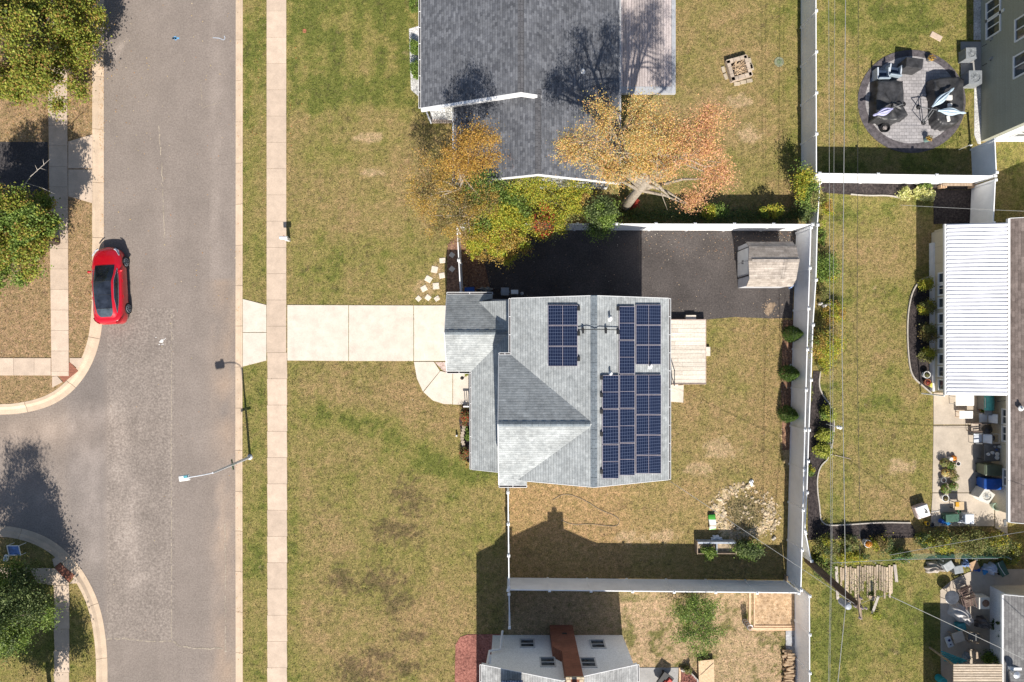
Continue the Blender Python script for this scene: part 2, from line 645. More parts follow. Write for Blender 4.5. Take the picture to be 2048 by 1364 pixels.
nA, nB, nC = fbm(GX, GY, .35), fbm(GX + 50, GY - 20, 1.1, 5), fbm(GX - 30, GY + 70, 3.2, 3)
G = np.full(GX.shape, .40)
for (x0, y0, x1, y1, val, soft) in [
        (575, -400, 840, 215, .92, 25), (575, 60, 640, 240, 1.0, 20), (575, 230, 930, 620, .42, 20), (575, 500, 900, 612, .5, 30),
        (486, -50, 534, 260, .82, 10), (486, 260, 534, 610, .58, 10), (486, 730, 534, 1364, .72, 12), (575, 722, 1020, 1364, .36, 10),
        (575, 722, 600, 1364, .72, 8), (1020, 965, 1240, 1110, .08, 14), (1240, 960, 1590, 1110, .28, 20), (1020, 1080, 1590, 1165, .45, 16),
        (1345, 640, 1560, 960, .36, 18), (1350, -60, 1610, 440, .46, 20), (1560, -60, 1612, 330, .62, 20), (1240, 200, 1500, 300, .2, 30),
        (1632, -60, 1955, 345, .78, 10), (1640, 60, 1700, 300, .5, 25), (1632, 390, 1870, 1050, .5, 12), (1632, 385, 1720, 620, .72, 25),
        (1632, 390, 1870, 430, .68, 14), (1830, 600, 1870, 1000, .62, 14), (1650, 900, 1700, 1050, .66, 14), (1620, 1110, 1890, 1420, .75, 10),
        (1625, 1200, 1700, 1420, .85, 20), (1830, 1200, 1890, 1420, .85, 18), (1990, 280, 2100, 440, .55, 10),
        (1020, 1185, 1600, 1420, .22, 12), (1000, 1185, 1240, 1300, .6, 16), (1440, 1300, 1530, 1420, .55, 25),
        (-100, -60, 190, 830, .2, 8), (140, 560, 190, 700, .4, 12), (0, 755, 105, 815, .5, 8), (-60, 1080, 210, 1400, .5, 8)]:
    k_ = rect(x0, y0, x1, y1, soft)
    G = G * (1 - k_) + val * k_
# greener ring where an old border ran across the front lawn
for (a_, b_, r_) in [(600, 833, 34), (650, 832, 36), (700, 838, 36), (745, 852, 34), (785, 872, 32), (822, 895, 30), (855, 920, 32), (900, 940, 34), (965, 930, 40)]:
    k_ = blob(a_, b_, r_ * 1.3, r_ * .75)
    G = G * (1 - .9 * k_) + 1.05 * .9 * k_
for (a_, b_, rx_, ry_, v_) in [(920, 770, 60, 60, .6), (700, 900, 90, 60, .25), (800, 790, 80, 50, .2), (620, 1100, 50, 200, .5), (930, 560, 60, 60, .25), (690, 400, 60, 60, .35),
                               (860, 300, 60, 60, .2), (740, 345, 40, 20, .1), (1460, 900, 60, 80, .15), (1400, 700, 50, 60, .55), (1530, 200, 60, 120, .3), (1740, 660, 40, 200, .2),
                               (1760, 1000, 60, 50, .2), (1380, 130, 40, 120, .2), (1420, 300, 60, 80, .2), (1760, 840, 30, 60, .75), (720, 40, 60, 60, .55)]:
    k_ = blob(a_, b_, rx_, ry_)
    G = G * (1 - .7 * k_) + v_ * .7 * k_
# mowing stripes on the north lawn
G += .09 * np.sin(pxg * 2 * PI / 44) * rect(575, -200, 840, 240, 30) + .05 * np.sin(pyg * 2 * PI / 38 + pxg * .02) * rect(1640, 0, 1950, 340, 10)
G = G + 1.0 * (nA - .5) + .85 * (nB - .5) + .6 * (nC - .5)
G = np.clip(G, 0, 1)
tan, green, dgreen = np.array([.308, .220, .112]), np.array([.205, .197, .058]), np.array([.118, .138, .034])
C = tan + (green - tan) * np.clip(G * 1.12, 0, 1)[..., None]
C = C + (dgreen - C) * (sst(.78, 1.0, G) * .75)[..., None]
# warmer, bleached ground in the two back yards
for (x0, y0, x1, y1, col, st) in [(1010, 960, 1260, 1170, (.37, .245, .128), .7), (1240, 960, 1590, 1170, (.36, .25, .125), .4), (1010, 1180, 1600, 1420, (.43, .31, .21), .75),
                                  (-100, -60, 190, 830, (.34, .225, .14), .75), (1500, 640, 1585, 1000, (.3, .2, .11), .3)]:
    k_ = rect(x0, y0, x1, y1, 14) * st
    C = C * (1 - k_[..., None]) + np.array(col) * k_[..., None]
tuft = sst(.50, .60, nB * .6 + fbm(GX + 11, GY - 7, 3.5, 3) * .4) * rect(1240, 1190, 1600, 1420, 14)
C = C + (np.array([.12, .13, .035]) - C) * (tuft * .8)[..., None]
# bare and dark worn patches in the lawn
bare = np.zeros(GX.shape)
for (a_, b_, rx_, ry_) in [(735, 275, 40, 16), (745, 345, 26, 9), (1480, 205, 30, 16), (1270, 1075, 40, 22), (1320, 1075, 40, 16), (1530, 610, 16, 22), (1500, 270, 30, 20), (1475, 1330, 40, 40),
                           (1440, 900, 40, 30), (1800, 935, 30, 16), (1400, 935, 30, 20), (1470, 1290, 60, 30), (1580, 880, 20, 60)]:
    bare = np.maximum(bare, blob(a_, b_, rx_, ry_))
k_ = sst(.56, .68, bare * .38 + nB * .42 + nC * .36) * .8
C = C * (1 - k_[..., None]) + np.array([.44, .32, .20]) * k_[..., None]
u_, v_ = (pxg - 1488) / 64, (pyg - 1023) / 56
q_ = np.sqrt(u_ * u_ + v_ * v_)
ring_k = np.exp(-((q_ - .82) / .26) ** 2) * np.where(v_ < -.35, .72, 1) + .5 * np.exp(-((u_ + .45) / .35) ** 2 - ((v_ - .35) / .4) ** 2)
k_ = sst(.42, .60, ring_k * .55 + (nB - .5) * .9 + (fbm(GX, GY, 5, 3) - .5) * .8) * (q_ < 1.35) * .9
C = C * (1 - k_[..., None]) + np.array([.62, .485, .335]) * k_[..., None]
k_ = np.exp(-(q_ / .62) ** 4) * .75
C = C * (1 - k_[..., None]) + (np.array([.20, .17, .10]) * (.7 + .6 * nC[..., None])) * k_[..., None]
k_ = sst(.35, .6, np.maximum(blob(850, 578, 34, 26), blob(875, 545, 22, 34)) * .75 + (nB - .5) * .8) * .7
C = C * (1 - k_[..., None]) + np.array([.40, .285, .17]) * k_[..., None]
drt = np.zeros(GX.shape)
for (a_, b_, rx_, ry_) in [(795, 1200, 34, 30), (760, 1165, 60, 26), (720, 1340, 60, 30), (825, 1270, 34, 14), (685, 1160, 34, 24), (815, 1335, 30, 14), (790, 1060, 50, 26), (820, 1000, 30, 40), (760, 1310, 40, 20)]:
    drt = np.maximum(drt, blob(a_, b_, rx_, ry_))
nD = fbm(GX + 11, GY - 7, 5.5, 3)
k_ = sst(.52, .74, drt * .32 + nB * .32 + nD * .58) * .58
C = C * (1 - k_[..., None]) + np.array([.075, .048, .04]) * k_[..., None]
ny, nx = GX.shape
me = bpy.data.meshes.new('ground')
idx = np.arange(nx * ny).reshape(ny, nx)
quads = np.stack([idx[:-1, :-1], idx[:-1, 1:], idx[1:, 1:], idx[1:, :-1]], -1).reshape(-1, 4)
me.vertices.add(nx * ny)
me.vertices.foreach_set('co', np.stack([GX, GY, GZ], -1).ravel())
me.loops.add(len(quads) * 4)
me.loops.foreach_set('vertex_index', quads.ravel())
me.polygons.add(len(quads))
me.polygons.foreach_set('loop_start', np.arange(len(quads)) * 4)
me.update()
me.validate()
me.materials.append(LAWN)
ground = bpy.data.objects.new('ground', me)
COL.objects.link(ground)
set_tint(ground, C.reshape(-1, 3), 'POINT')
tag(ground, 'dry patchy autumn lawn running across every yard', 'lawn', kind='structure')

# ---------------------------------------------------------------- street
def tinted_sheet(name, x0, x1, y0, y1, z, m, fn, label, cat, step=.3, poly=None):
    xs, ys = np.arange(x0, x1 + step, step), np.arange(y0, y1 + step, step)
    X, Y = np.meshgrid(xs, ys)
    T = fn(X, Y)
    ids = np.arange(X.size).reshape(X.shape)
    q = np.stack([ids[:-1, :-1], ids[:-1, 1:], ids[1:, 1:], ids[1:, :-1]], -1).reshape(-1, 4)
    if poly is not None:
        cx_, cy_ = X[:-1, :-1] + step / 2, Y[:-1, :-1] + step / 2
        q = q[inside(poly, cx_, cy_).ravel()]
    me = bpy.data.meshes.new(name)
    me.from_pydata(np.stack([X.ravel(), Y.ravel(), np.full(X.size, z)], 1).tolist(), [], q.tolist())
    me.materials.append(m)
    o = bpy.data.objects.new(name, me)
    COL.objects.link(o)
    set_tint(o, T.reshape(-1, 3), 'POINT')
    return tag(o, label, cat, kind='structure')


def roadtint(X, Y):
    px, py = X / S + CX, CY - Y / S
    t = np.ones(X.shape + (3,))
    k = np.zeros(X.shape)

    def add(a, b, rx, ry, v, ang=0.0):
        nonlocal k
        c, s_ = math.cos(ang), math.sin(ang)
        dx, dy = px - a, py - b
        u, w_ = (dx * c + dy * s_) / rx, (-dx * s_ + dy * c) / ry
        k = k + v * np.exp(-(u * u + w_ * w_))
    add(252, 1060, 22, 80, .55)
    add(238, 900, 16, 60, .35)
    add(262, 990, 16, 40, .3)
    add(275, 1160, 20, 12, .45, -.5)
    add(130, 850, 110, 24, .5, -.25)
    add(190, 1000, 34, 90, .3)
    add(170, 920, 30, 50, .3)
    add(228, 98, 24, 5, .9, -.7)
    add(222, 118, 28, 4, .7, -.9)
    add(185, 1110, 30, 24, .25)
    add(175, 800, 40, 18, -.1)
    add(182, 735, 20, 44, -.22)
    add(432, 250, 12, 300, .22)
    add(440, 1030, 20, 200, .25)
    add(425, 470, 9, 90, .2)
    add(335, 600, 8, 900, .06)
    add(272, 300, 24, 500, -.04)
    add(385, 350, 22, 420, -.06)
    add(375, 1150, 40, 130, -.08)
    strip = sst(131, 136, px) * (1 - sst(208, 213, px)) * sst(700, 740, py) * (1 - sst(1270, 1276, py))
    n = fbm(X, Y, .5) - .5
    n2 = fbm(X * 2.2, Y * .7, 1.1) - .5
    n3 = .6 * sst(.62, .75, fbm(X + Y * .4, Y * .45 - X * .2, 1.4)) * (px < 300) * (py > 800)
    t *= (1 + .62 * k * (1 + 2.2 * n2) + .16 * n + .15 * n2 + .10 * (fbm(X * 5, Y * .3, .8) - .5) + .2 * n3)[..., None]
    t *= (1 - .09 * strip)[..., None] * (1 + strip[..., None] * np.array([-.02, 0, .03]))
    warm = np.exp(-((px - 450) / 26) ** 2) * (.55 + 1.2 * n2 + n) * (py > 560) + .45 * np.exp(-((px - 60) / 150) ** 2 - ((py - 860) / 50) ** 2)
    t *= 1 + np.clip(warm, 0, 2)[..., None] * np.array([.30, .17, .02])
    return np.clip(t, .4, 2.2)


far = [(ROADPOLY, 0)]
base = MB()
base.v = [(x, y, -.125) for x, y in ROADPOLY]
base.f = [tuple(range(len(ROADPOLY)))]
o = struct('road', base, ASPH, 'grey asphalt street with a side street joining from the west', 'road')
set_tint(o, np.ones((len(o.data.vertices), 3)), 'POINT')
tinted_sheet('road_surface', -33, -16.5, -22.5, 23, -.105, ASPH, roadtint, 'worn grey asphalt of the street and its corner, with pale smears', 'road', .3, ROADPOLY)
tinted_sheet('road_patch', *[P(212, 0)[0], P(341, 0)[0]], P(0, 1283)[1], P(0, 619)[1], -.099, ASPHP, roadtint,
             'coarse browner repair patch down the middle of the street', 'road', .3)


def kerb(pts, prof, label, joint=3.05):
    """kerb and gutter poured in lengths with open joints; prof = (offset to the left of travel, z)"""
    fine = arc_resample(pts, .35)
    fine = [p for p in fine if abs(p.x) < 60 and abs(p.y) < 60]
    rails = [offset_path(fine, q) for q, _ in prof]
    mb = MB()
    L, run, start = len(fine), 0.0, 0
    i = 0
    while i < L - 1:
        run = 0
        j = i
        while j < L - 1 and run < joint:
            run += (fine[j + 1] - fine[j]).length
            j += 1
        vs, m_ = [], len(prof)
        for k in range(i, j + 1):
            g = .012 if k in (i, j) else 0
            t = (fine[min(k + 1, L - 1)] - fine[max(k - 1, 0)]).normalized() * (g if k == i else -g if k == j else 0)
            for r_, (q, z) in zip(rails, prof):
                vs.append((r_[k].x + t.x, r_[k].y + t.y, z))
        n_ = j - i + 1
        fs = [(a * m_ + b, a * m_ + b + 1, (a + 1) * m_ + b + 1, (a + 1) * m_ + b) for a in range(n_ - 1) for b in range(m_ - 1)]
        fs += [tuple(range(m_)), tuple(range((n_ - 1) * m_ + m_ - 1, (n_ - 1) * m_ - 1, -1))]
        mb.add(vs, fs)
        i = j
    return struct('kerb', mb, KERBM, label, 'kerb')


# kn runs north->west corner: lawn lies on its right-hand side; ks runs west->south: lawn on the right; ke north->south: lawn on its left
kerb(kn, [(-.36, -.1), (-.35, .022), (-.16, .02), (.0, -.07), (.30, -.09), (.31, -.13)], 'pale concrete kerb and gutter beside the red car, curving west into the side street')
kerb(ks, [(-.34, -.1), (-.33, .022), (-.14, .02), (.0, -.07), (.30, -.09), (.31, -.13)], 'shaded concrete kerb curving round the south-west street corner')
kerb(ke, [(.25, -.1), (.24, .024), (.13, .024), (.08, -.075), (-.24, -.09), (-.25, -.13)], 'long straight sand-coloured kerb on the house side of the street', 2.4)


def slabs(rects, gap=.009, z=.035):
    """concrete flags: each (corner points) is one poured slab; slabs keep open joints between them"""
    mb = MB()
    for r_ in rects:
        c = Vector((sum(p[0] for p in r_) / len(r_), sum(p[1] for p in r_) / len(r_)))
        q = []
        for p in r_:
            v = Vector(p) - c
            q.append(c + v * max(.5, 1 - gap / max(v.length, .1)))
        mb.prism([tuple(v) for v in q], -.08, z)
    return mb


R_ = []
y = -240.0
k = 0
while y < 1600:
    x0 = 533.5 if y < 700 else 534.5
    h_ = 52.5
    R_.append(PX([(x0, y), (x0 + 39.5, y), (x0 + 39.5 + (1 if y > 700 else 0), y + h_), (x0 + (1 if y > 700 else 0), y + h_)]))
    y += h_
struct('sidewalk', slabs(R_), CONC, 'long tan concrete sidewalk between the verge and the front lawns', 'sidewalk')
R_ = []
for y in np.arange(-200, 760, 41.0):
    f = np.clip((y - 200) / 500, 0, 1)
    x0, x1 = 97 + 6 * f, 135 + 3 * f
    R_.append(PX([(x0, y), (x1, y), (x1 + .5, min(y + 41, 752)), (x0 + .5, min(y + 41, 752))]))
for x in np.arange(-300, 100, 41.0):
    x1 = min(x + 41, 102.5)
    R_.append(PX([(x, 716), (x1, 716), (x1, 751), (x, 751)]))
struct('sidewalk', slabs(R_), CONC, 'sidewalk west of the street, under the maple shade, meeting a cross walk', 'sidewalk')
struct('sidewalk', slabs([PX([(105, 753), (105, 775), (126, 764), (115, 752)]), PX([(140, 716), (140, 724), (157, 738), (168, 716)])]), CONC, 'pale ramp wings either side of the red paver ramp', 'sidewalk')
struct('ramp', MB().prism(PX([(141, 724), (157, 742), (128, 765), (115, 746)]), -.05, .032), BRICKP, 'sunlit red paver ramp at the north-west street corner', 'kerb ramp')
R_ = [PX([(-100, 1135), (60, 1135), (60, 1165), (-100, 1165)]), PX([(60, 1136), (102, 1136), (103, 1170), (75, 1165)]), PX([(102, 1137), (110, 1136), (139, 1166), (138, 1170), (104, 1170)])]
R_ += [PX([(108 + .0 * y, y), (138.5, y), (139.5, y + 43.5), (110, y + 43.5)]) for y in (1170.5, 1214, 1257.5, 1301, 1344.5, 1388)]
struct('sidewalk', slabs(R_), CONC, 'shaded sidewalk below the side street, beside the dark evergreen tree', 'sidewalk')
struct('ramp', MB().prism(PX([(110, 1136), (120, 1125), (150, 1150), (139, 1164)]), -.05, .032), BRICKP, 'shaded red paver ramp at the south-west street corner', 'kerb ramp')
struct('sidewalk', slabs([PX([(105, 1118), (118, 1110), (122, 1124), (109, 1134)]), PX([(152, 1152), (160, 1166), (140, 1167)])]), CONC, 'pale ramp wings by the shaded red ramp', 'sidewalk')
struct('driveway', slabs([PX([(137, 283), (186, 269), (186, 337), (137, 337)]), PX([(137, 339), (186, 339), (186, 407), (137, 393)])]), CONC, 'flared pale driveway apron west of the street, half in tree shade', 'driveway')
struct('driveway', MB().prism(PX([(-300, 284), (96, 284), (96, 392), (-300, 392)]), -.08, .02), ASPHD, 'dark asphalt driveway in tree shade at the west edge', 'driveway')

# ---------------------------------------------------------------- own driveway, entry walk, asphalt yard
struct('driveway', slabs([PX([(486, 598), (533, 610), (533, 664.5), (486, 664.5)]), PX([(486, 665.5), (533, 665.5), (533, 721), (486, 733)])], .003), CONCD, 'flared cream apron where the driveway crosses the verge', 'driveway')
struct('driveway', slabs([PX([(575, 610), (697, 610.5), (697, 722), (575, 721)]), PX([(698, 610.5), (827, 611), (827, 722), (698, 722)]), PX([(828, 611), (912, 611), (912, 722), (828, 722)])], .003), CONCD,
       'broad cream concrete driveway leading to the garage', 'driveway')
walk = [(829, 723), (888, 723), (892, 737), (868, 750), (843, 774), (834, 755)]
struct('path', slabs([PX([(828, 723.5), (868, 723.5), (880, 742), (846, 783), (834, 757)]), PX([(881, 742), (905, 747), (905, 808.5), (888, 808), (866, 801), (847, 784)]), PX([(906, 747), (947, 747), (947, 809), (906, 809)])], .003, .04), CONCD,
       'curving cream concrete walk from the driveway to the front door', 'path')
struct('gravel_bed', MB().prism(PX([(870, 724), (893, 724), (893, 744), (884, 740)]), -.05, .03), speckled('pink pebbles', (.5, .38, .33), (.72, .62, .58), (.26, .18, .15), 14, .8), 'small wedge of pinkish pebbles by the garage corner', 'pebbles')
struct('driveway', MB().prism(PX([(921, 457), (1592, 457), (1588, 560), (1584, 636), (1540, 637), (1470, 634), (1414, 639), (1330, 639), (1180, 660), (1000, 660), (921, 604)]), -.05, .012), ASPHF,
       'black asphalt yard between the house and the north fence', 'driveway')
m = MB()
m.prism(PX([(1530, 628), (1527, 622), (1533, 617), (1534, 610), (1540, 605), (1548, 606), (1551, 611), (1546, 617), (1545, 622), (1539, 625), (1538, 632)]), -.019, .016)
for k in range(40):
    a = random.uniform(0, 2 * PI)
    r_ = abs(random.gauss(0, 1))
    c = P(1540 + random.gauss(0, 4) + 10 * math.cos(a) * r_, 617 + 13 * math.sin(a) * r_)
    m.ell((c.x, c.y, .012), (random.uniform(.02, .06), random.uniform(.02, .06), .014), 6, 4, .3)
struct('soil_patch', m, speckled('spilt soil', (.24, .175, .12), (.36, .28, .2), (.13, .10, .075), 8, 1.4), 'spilt tan soil on the asphalt near the corner of the lawn', 'soil', 'stuff')
struct('path', MB().prism(PX([(1338, 772), (1367, 770), (1366, 805), (1338, 803)]), -.05, .05), CONCD, 'short pale concrete pad south of the deck', 'path')


def mulch(name, pts, m, label, z=.03, cat='mulch bed'):
    return struct(name, MB().prism(PX(pts), -.05, z), m, label, cat)


mulch('mulch_bed', [(1640, 364), (1956, 364), (1956, 379), (1865, 379), (1800, 391), (1720, 391), (1645, 385)], MULCHB, 'dark mulch strip below the white cross fence')
mulch('mulch_bed', [(1867, 380), (1955, 380), (1955, 448), (1867, 448)], MULCHB, 'square of dark shaded mulch north of the sunroom')
mulch('mulch_bed', [(1862, 553), (1842, 560), (1824, 580), (1815, 620), (1813, 670), (1817, 730), (1825, 755), (1845, 772), (1862, 785)], MULCHB, 'curved dark mulch bed along the sunroom wall')
mulch('mulch_bed', [(1626, 742), (1640, 742), (1637, 770), (1645, 790), (1662, 812), (1668, 850), (1658, 915), (1640, 930), (1634, 950), (1634, 985), (1638, 1010), (1642, 1050), (1820, 1045), (1830, 1060), (1830, 1075), (1616, 1080), (1614, 940), (1620, 830)], MULCHB,
      'long dark mulch bed beside the low white fence, turning east')
mulch('mulch_bed', [(1566, 640), (1590, 640), (1588, 760), (1585, 900), (1565, 900), (1562, 780)], MULCHN, 'brown leafy bed along the inside of the east fence')
mulch('mulch_bed', [(911, 1290), (920, 1274), (935, 1269), (985, 1268), (1003, 1268), (1003, 1390), (909, 1390)], MULCHR, 'rounded red mulch bed beside the white house')
mulch('mulch_bed', [(895, 490), (920, 460), (955, 460), (985, 600), (893, 600)], MULCHN, 'leaf-strewn brown soil inside the gate')
mulch('mulch_bed', [(926, 808), (948, 808), (948, 935), (940, 935), (928, 905), (922, 870), (918, 840)], MULCHB, 'narrow flower bed along the front porch')
struct('patio', slabs([PX([(1866, 785), (2020, 785), (2020, 849), (1866, 849)]), PX([(1866, 851), (2020, 851), (2020, 985), (1864, 985)]), PX([(1864, 986), (1988, 986), (1988, 1052), (1860, 1052)])], .015, .04), PATIOM, 'tan concrete patio behind the beige house', 'patio')
struct('path', slabs([PX([(1989, 1000), (2014, 1000), (2014, 1068), (2000, 1062), (1989, 1055)])], .01, .05), PATIOM, 'small concrete walk at the corner of the beige house', 'path')
struct('patio', MB().prism(PX([(1880, 1180), (1900, 1163), (1935, 1145), (1960, 1138), (2060, 1138), (2060, 1400), (1882, 1400)]), -.05, .03), PATIOM, 'cluttered concrete patio with an angled corner, bottom right', 'patio')
struct('patio', MB().prism(PX([(1268, 1335), (1357, 1335), (1352, 1420), (1268, 1420)]), -.05, .03), CONCG, 'grey concrete slab beside the white house', 'patio')
ring = [(1823 + 108 * math.cos(a) * (1.0 if math.cos(a) > 0 else 1.0), 203 + 103 * math.sin(a)) for a in np.linspace(0, 2 * PI, 48, endpoint=False)]
ring2 = [(1823 + 93 * math.cos(a), 200 + 87 * math.sin(a)) for a in np.linspace(0, 2 * PI, 48, endpoint=False)]
struct('patio_border', MB().prism(PX(ring), -.05, .03), STAMPD, 'dark stamped border ring of the round patio', 'patio border')
struct('patio', MB().prism(PX(ring2), -.04, .036), STAMP, 'round grey stamped-concrete patio in the north-east yard', 'patio')
struct('gravel_bed', MB().prism(PX([(1947, -60), (1962, -60), (1962, 80), (1947, 80)]), -.05, .03), GRAVEL, 'white gravel strip along the olive house', 'gravel')
struct('gravel_bed', MB().prism(PX([(1948, 176), (1961, 176), (1961, 288), (1955, 288), (1948, 270)]), -.05, .03), GRAVEL, 'white gravel strip south of the two condensers', 'gravel')
struct('patio', MB().prism(PX([(1921, 84), (1962, 84), (1962, 177), (1921, 177)]), -.05, .05), CONCG, 'grey concrete pad under the two condensers', 'pad')
struct('patio', slabs([PX([(859, 215), (909, 215), (909, 247), (862, 247)])], .01, .12), bricky('entry pavers', (.46, .38, .32), (.55, .46, .40), (.2, .16, .13), .3, .3, .02), 'square-tiled entry step under the slate house eave', 'step')

# ---------------------------------------------------------------- building helpers
def gable_block(x0, x1, y0, y1, ze, zr, axis='y', z0=-.1):
    """walls with two gable ends; ridge runs along the axis"""
    mb = MB()
    if axis == 'y':
        xm = (x0 + x1) / 2
        A = [(x0, y0, z0), (x1, y0, z0), (x1, y0, ze), (xm, y0, zr), (x0, y0, ze)]
        B = [(x, y1, z) for x, _, z in A]
    else:
        ym = (y0 + y1) / 2
        A = [(x0, y0, z0), (x0, y1, z0), (x0, y1, ze), (x0, ym, zr), (x0, y0, ze)]
        B = [(x1, y, z) for _, y, z in A]
    f = [(0, 1, 2, 3, 4), (9, 8, 7, 6, 5)] + [(i, (i + 1) % 5 + 0, (i + 1) % 5 + 5, i + 5) for i in range(5)]
    if axis == 'y':
        f = [f[0], f[1]] + [tuple(reversed(q)) for q in f[2:]]
    else:
        f = [tuple(reversed(f[0])), tuple(reversed(f[1]))] + f[2:]
    return mb.add(A + B, f)


def window(parent, c, facing, w_, h_, double='h', frame=None, glass=None, label=None):
    """window on a wall: c = centre on the wall face; facing in 'nsew'; the frame stands 4 cm proud, panes sit behind a cross rail"""
    fx = {'n': (0, 1), 's': (0, -1), 'e': (1, 0), 'w': (-1, 0)}[facing]
    tx = (-fx[1], fx[0])

    def bx(mb, u0, u1, z0, z1, d0, d1):
        p = [(c[0] + tx[0] * u + fx[0] * d_, c[1] + tx[1] * u + fx[1] * d_) for u in (u0, u1) for d_ in (d0, d1)]
        xs, ys = [q[0] for q in p], [q[1] for q in p]
        mb.box(min(xs), max(xs), min(ys), max(ys), c[2] + z0, c[2] + z1)
    t = .085
    m = MB()
    bx(m, -w_ / 2 - t, w_ / 2 + t, h_ / 2, h_ / 2 + t, -.02, .06)
    bx(m, -w_ / 2 - t, w_ / 2 + t, -h_ / 2 - t, -h_ / 2, -.02, .08)
    bx(m, -w_ / 2 - t, -w_ / 2, -h_ / 2, h_ / 2, -.02, .055)
    bx(m, w_ / 2, w_ / 2 + t, -h_ / 2, h_ / 2, -.02, .055)
    if 'h' in double:
        bx(m, -w_ / 2, w_ / 2, -.03, .03, -.02, .045)
    if 'v' in double:
        bx(m, -.03, .03, -h_ / 2, h_ / 2, -.02, .043)
    o = m.build('window', frame or TRIM, parent)
    g = MB()
    bx(g, -w_ / 2, w_ / 2, -h_ / 2, h_ / 2, -.015, .014)
    g.build('pane', glass or GLASS, o)
    if label:
        o['label'] = label
    return o


def gutter(parent, p0, p1, inward, wd=.13):
    """eave gutter: white outer and inner lips with a dark trough between"""
    p0, p1 = Vector(p0), Vector(p1)
    t = (p1 - p0).normalized()
    q = Vector((inward[0], inward[1], 0))
    m = MB()

    def bar(d0, d1, z0, z1, mb):
        a, b = p0 - q * d0, p0 - q * d1
        c_, d_ = p1 - q * d1, p1 - q * d0
        mb.prism([(a.x, a.y), (b.x, b.y), (c_.x, c_.y), (d_.x, d_.y)], p0.z + z0, p0.z + z1)
    bar(wd - .022, wd, -.12, .0, m)
    bar(0, .02, -.12, -.01, m)
    n = max(2, int((p1 - p0).length / .9))
    for k in range(n + 1):
        c_ = p0.lerp(p1, k / n) - q * (wd / 2)
        m.obox(c_.x, c_.y, p0.z - .03, p0.z - .008, *((.03, wd - .05) if abs(t.x) > .5 else (wd - .05, .03)))
    o = m.build('gutter', TRIM, parent)
    m = MB()
    bar(.02, wd - .022, -.12, -.07, m)
    m.build('trough', GUTTERD, o)
    return o


def ridge_cap(parent, p0, p1, hw, slope, m, th=.03):
    p0, p1 = Vector(p0), Vector(p1)
    t = (p1 - p0).normalized()
    s_ = Vector((-t.y, t.x, 0))
    mb = MB()
    n = int((p1 - p0).length / .24)
    for k in range(n):
        a, b = p0.lerp(p1, k / n), p0.lerp(p1, (k + 1) / n)
        for sg in (-1, 1):
            e = s_ * hw * sg - Vector((0, 0, hw * slope))
            up = Vector((0, 0, th + .012 * (k % 2)))
            mb.plate([a + up, b + up, b + e + up, a + e + up], th)
    return mb.build('ridge_cap', m, parent)


def pipe_vent(parent, x, y, z, h=.35, m=None):
    mb = MB()
    mb.lathe([(.16, z - .03), (.15, z + .02), (.06, z + .06), (.055, z + h), (.03, z + h)], x, y, 12)
    return mb.build('vent_pipe', m or WHITEP, parent, smooth=False)


# ================================================================= the solar house
hc = (4.0, -2.4, 0)
house = thing('house', 'two-storey house with blue-grey shingles, white trim and rooftop solar panels', 'house', hc)
ZE, ZR, XR, RX = 5.3, 7.15, 4.18, 4.23
SL = (ZR - ZE) / RX
W1 = gable_block(.25, 8.1, -6.95, 2.2, ZE - .08 + .0, ZR - .16 - .02, 'y')
W1.build('wall', SIDEL, house)
gable_block(-.45, 4.0, -7.25, -.82, ZE - .1, ZR - .18, 'x').build('wall', SIDEL, house)
gable_block(-3.5, .24, -1.25, 2.66, 2.52, 3.62, 'x').build('wall', SIDEL, house)
MB().box(-1.55, -.46, -6.95, -1.26, -.1, 2.85).build('wall', SIDEL, house)
r = MB()
r.plate([(XR, -7.23, ZR), (8.42, -7.23, ZE), (8.42, 2.5, ZE), (XR, 2.5, ZR)], .14)
r.plate([(XR, 2.5, ZR), (-.05, 2.5, ZE), (-.05, -.54, ZE), (XR, -4.03, ZR)], .14)
r.plate([(XR, -4.03, ZR), (.32, -7.23, ZE + .165), (XR, -7.23, ZR)], .14)
r.plate([(-.70, -.54, ZE), (-.051, -.54, ZE), (XR, -4.03, ZR), (-.70, -4.03, ZR)], .14)
r.plate([(-.70, -4.03, ZR), (XR, -4.03, ZR), (-.051, -7.53, ZE), (-.70, -7.53, ZE)], .14)
r.plate([(-.0505, -7.53, ZE), (.80, -7.53, ZE), (.80, -7.20, ZE + .17), (.32, -7.20, ZE + .17)], .12)
roof = r.build('roof', SH_OWN, house)
ridge_cap(roof, (XR, -7.24, ZR + .0), (XR, 2.51, ZR + .0), .17, SL, RIDGEM)
ridge_cap(roof, (-.71, -4.03, ZR), (XR - .2, -4.03, ZR), .13, .53, RIDGEM, .02)
# white rake boards
def rake(parent, a, b, off=(0, 0), th=.03, dz=.19):
    mb = MB()
    a, b = Vector(a), Vector(b)
    o_ = Vector((off[0], off[1], 0))
    vs = [a + Vector((0, 0, .012)), b + Vector((0, 0, .012)), b - Vector((0, 0, dz)), a - Vector((0, 0, dz))]
    vs += [v + o_ for v in vs]
    mb.add(vs, [(0, 1, 2, 3), (7, 6, 5, 4), (0, 4, 5, 1), (1, 5, 6, 2), (2, 6, 7, 3), (3, 7, 4, 0)])
    return mb.build('fascia', TRIM, parent)


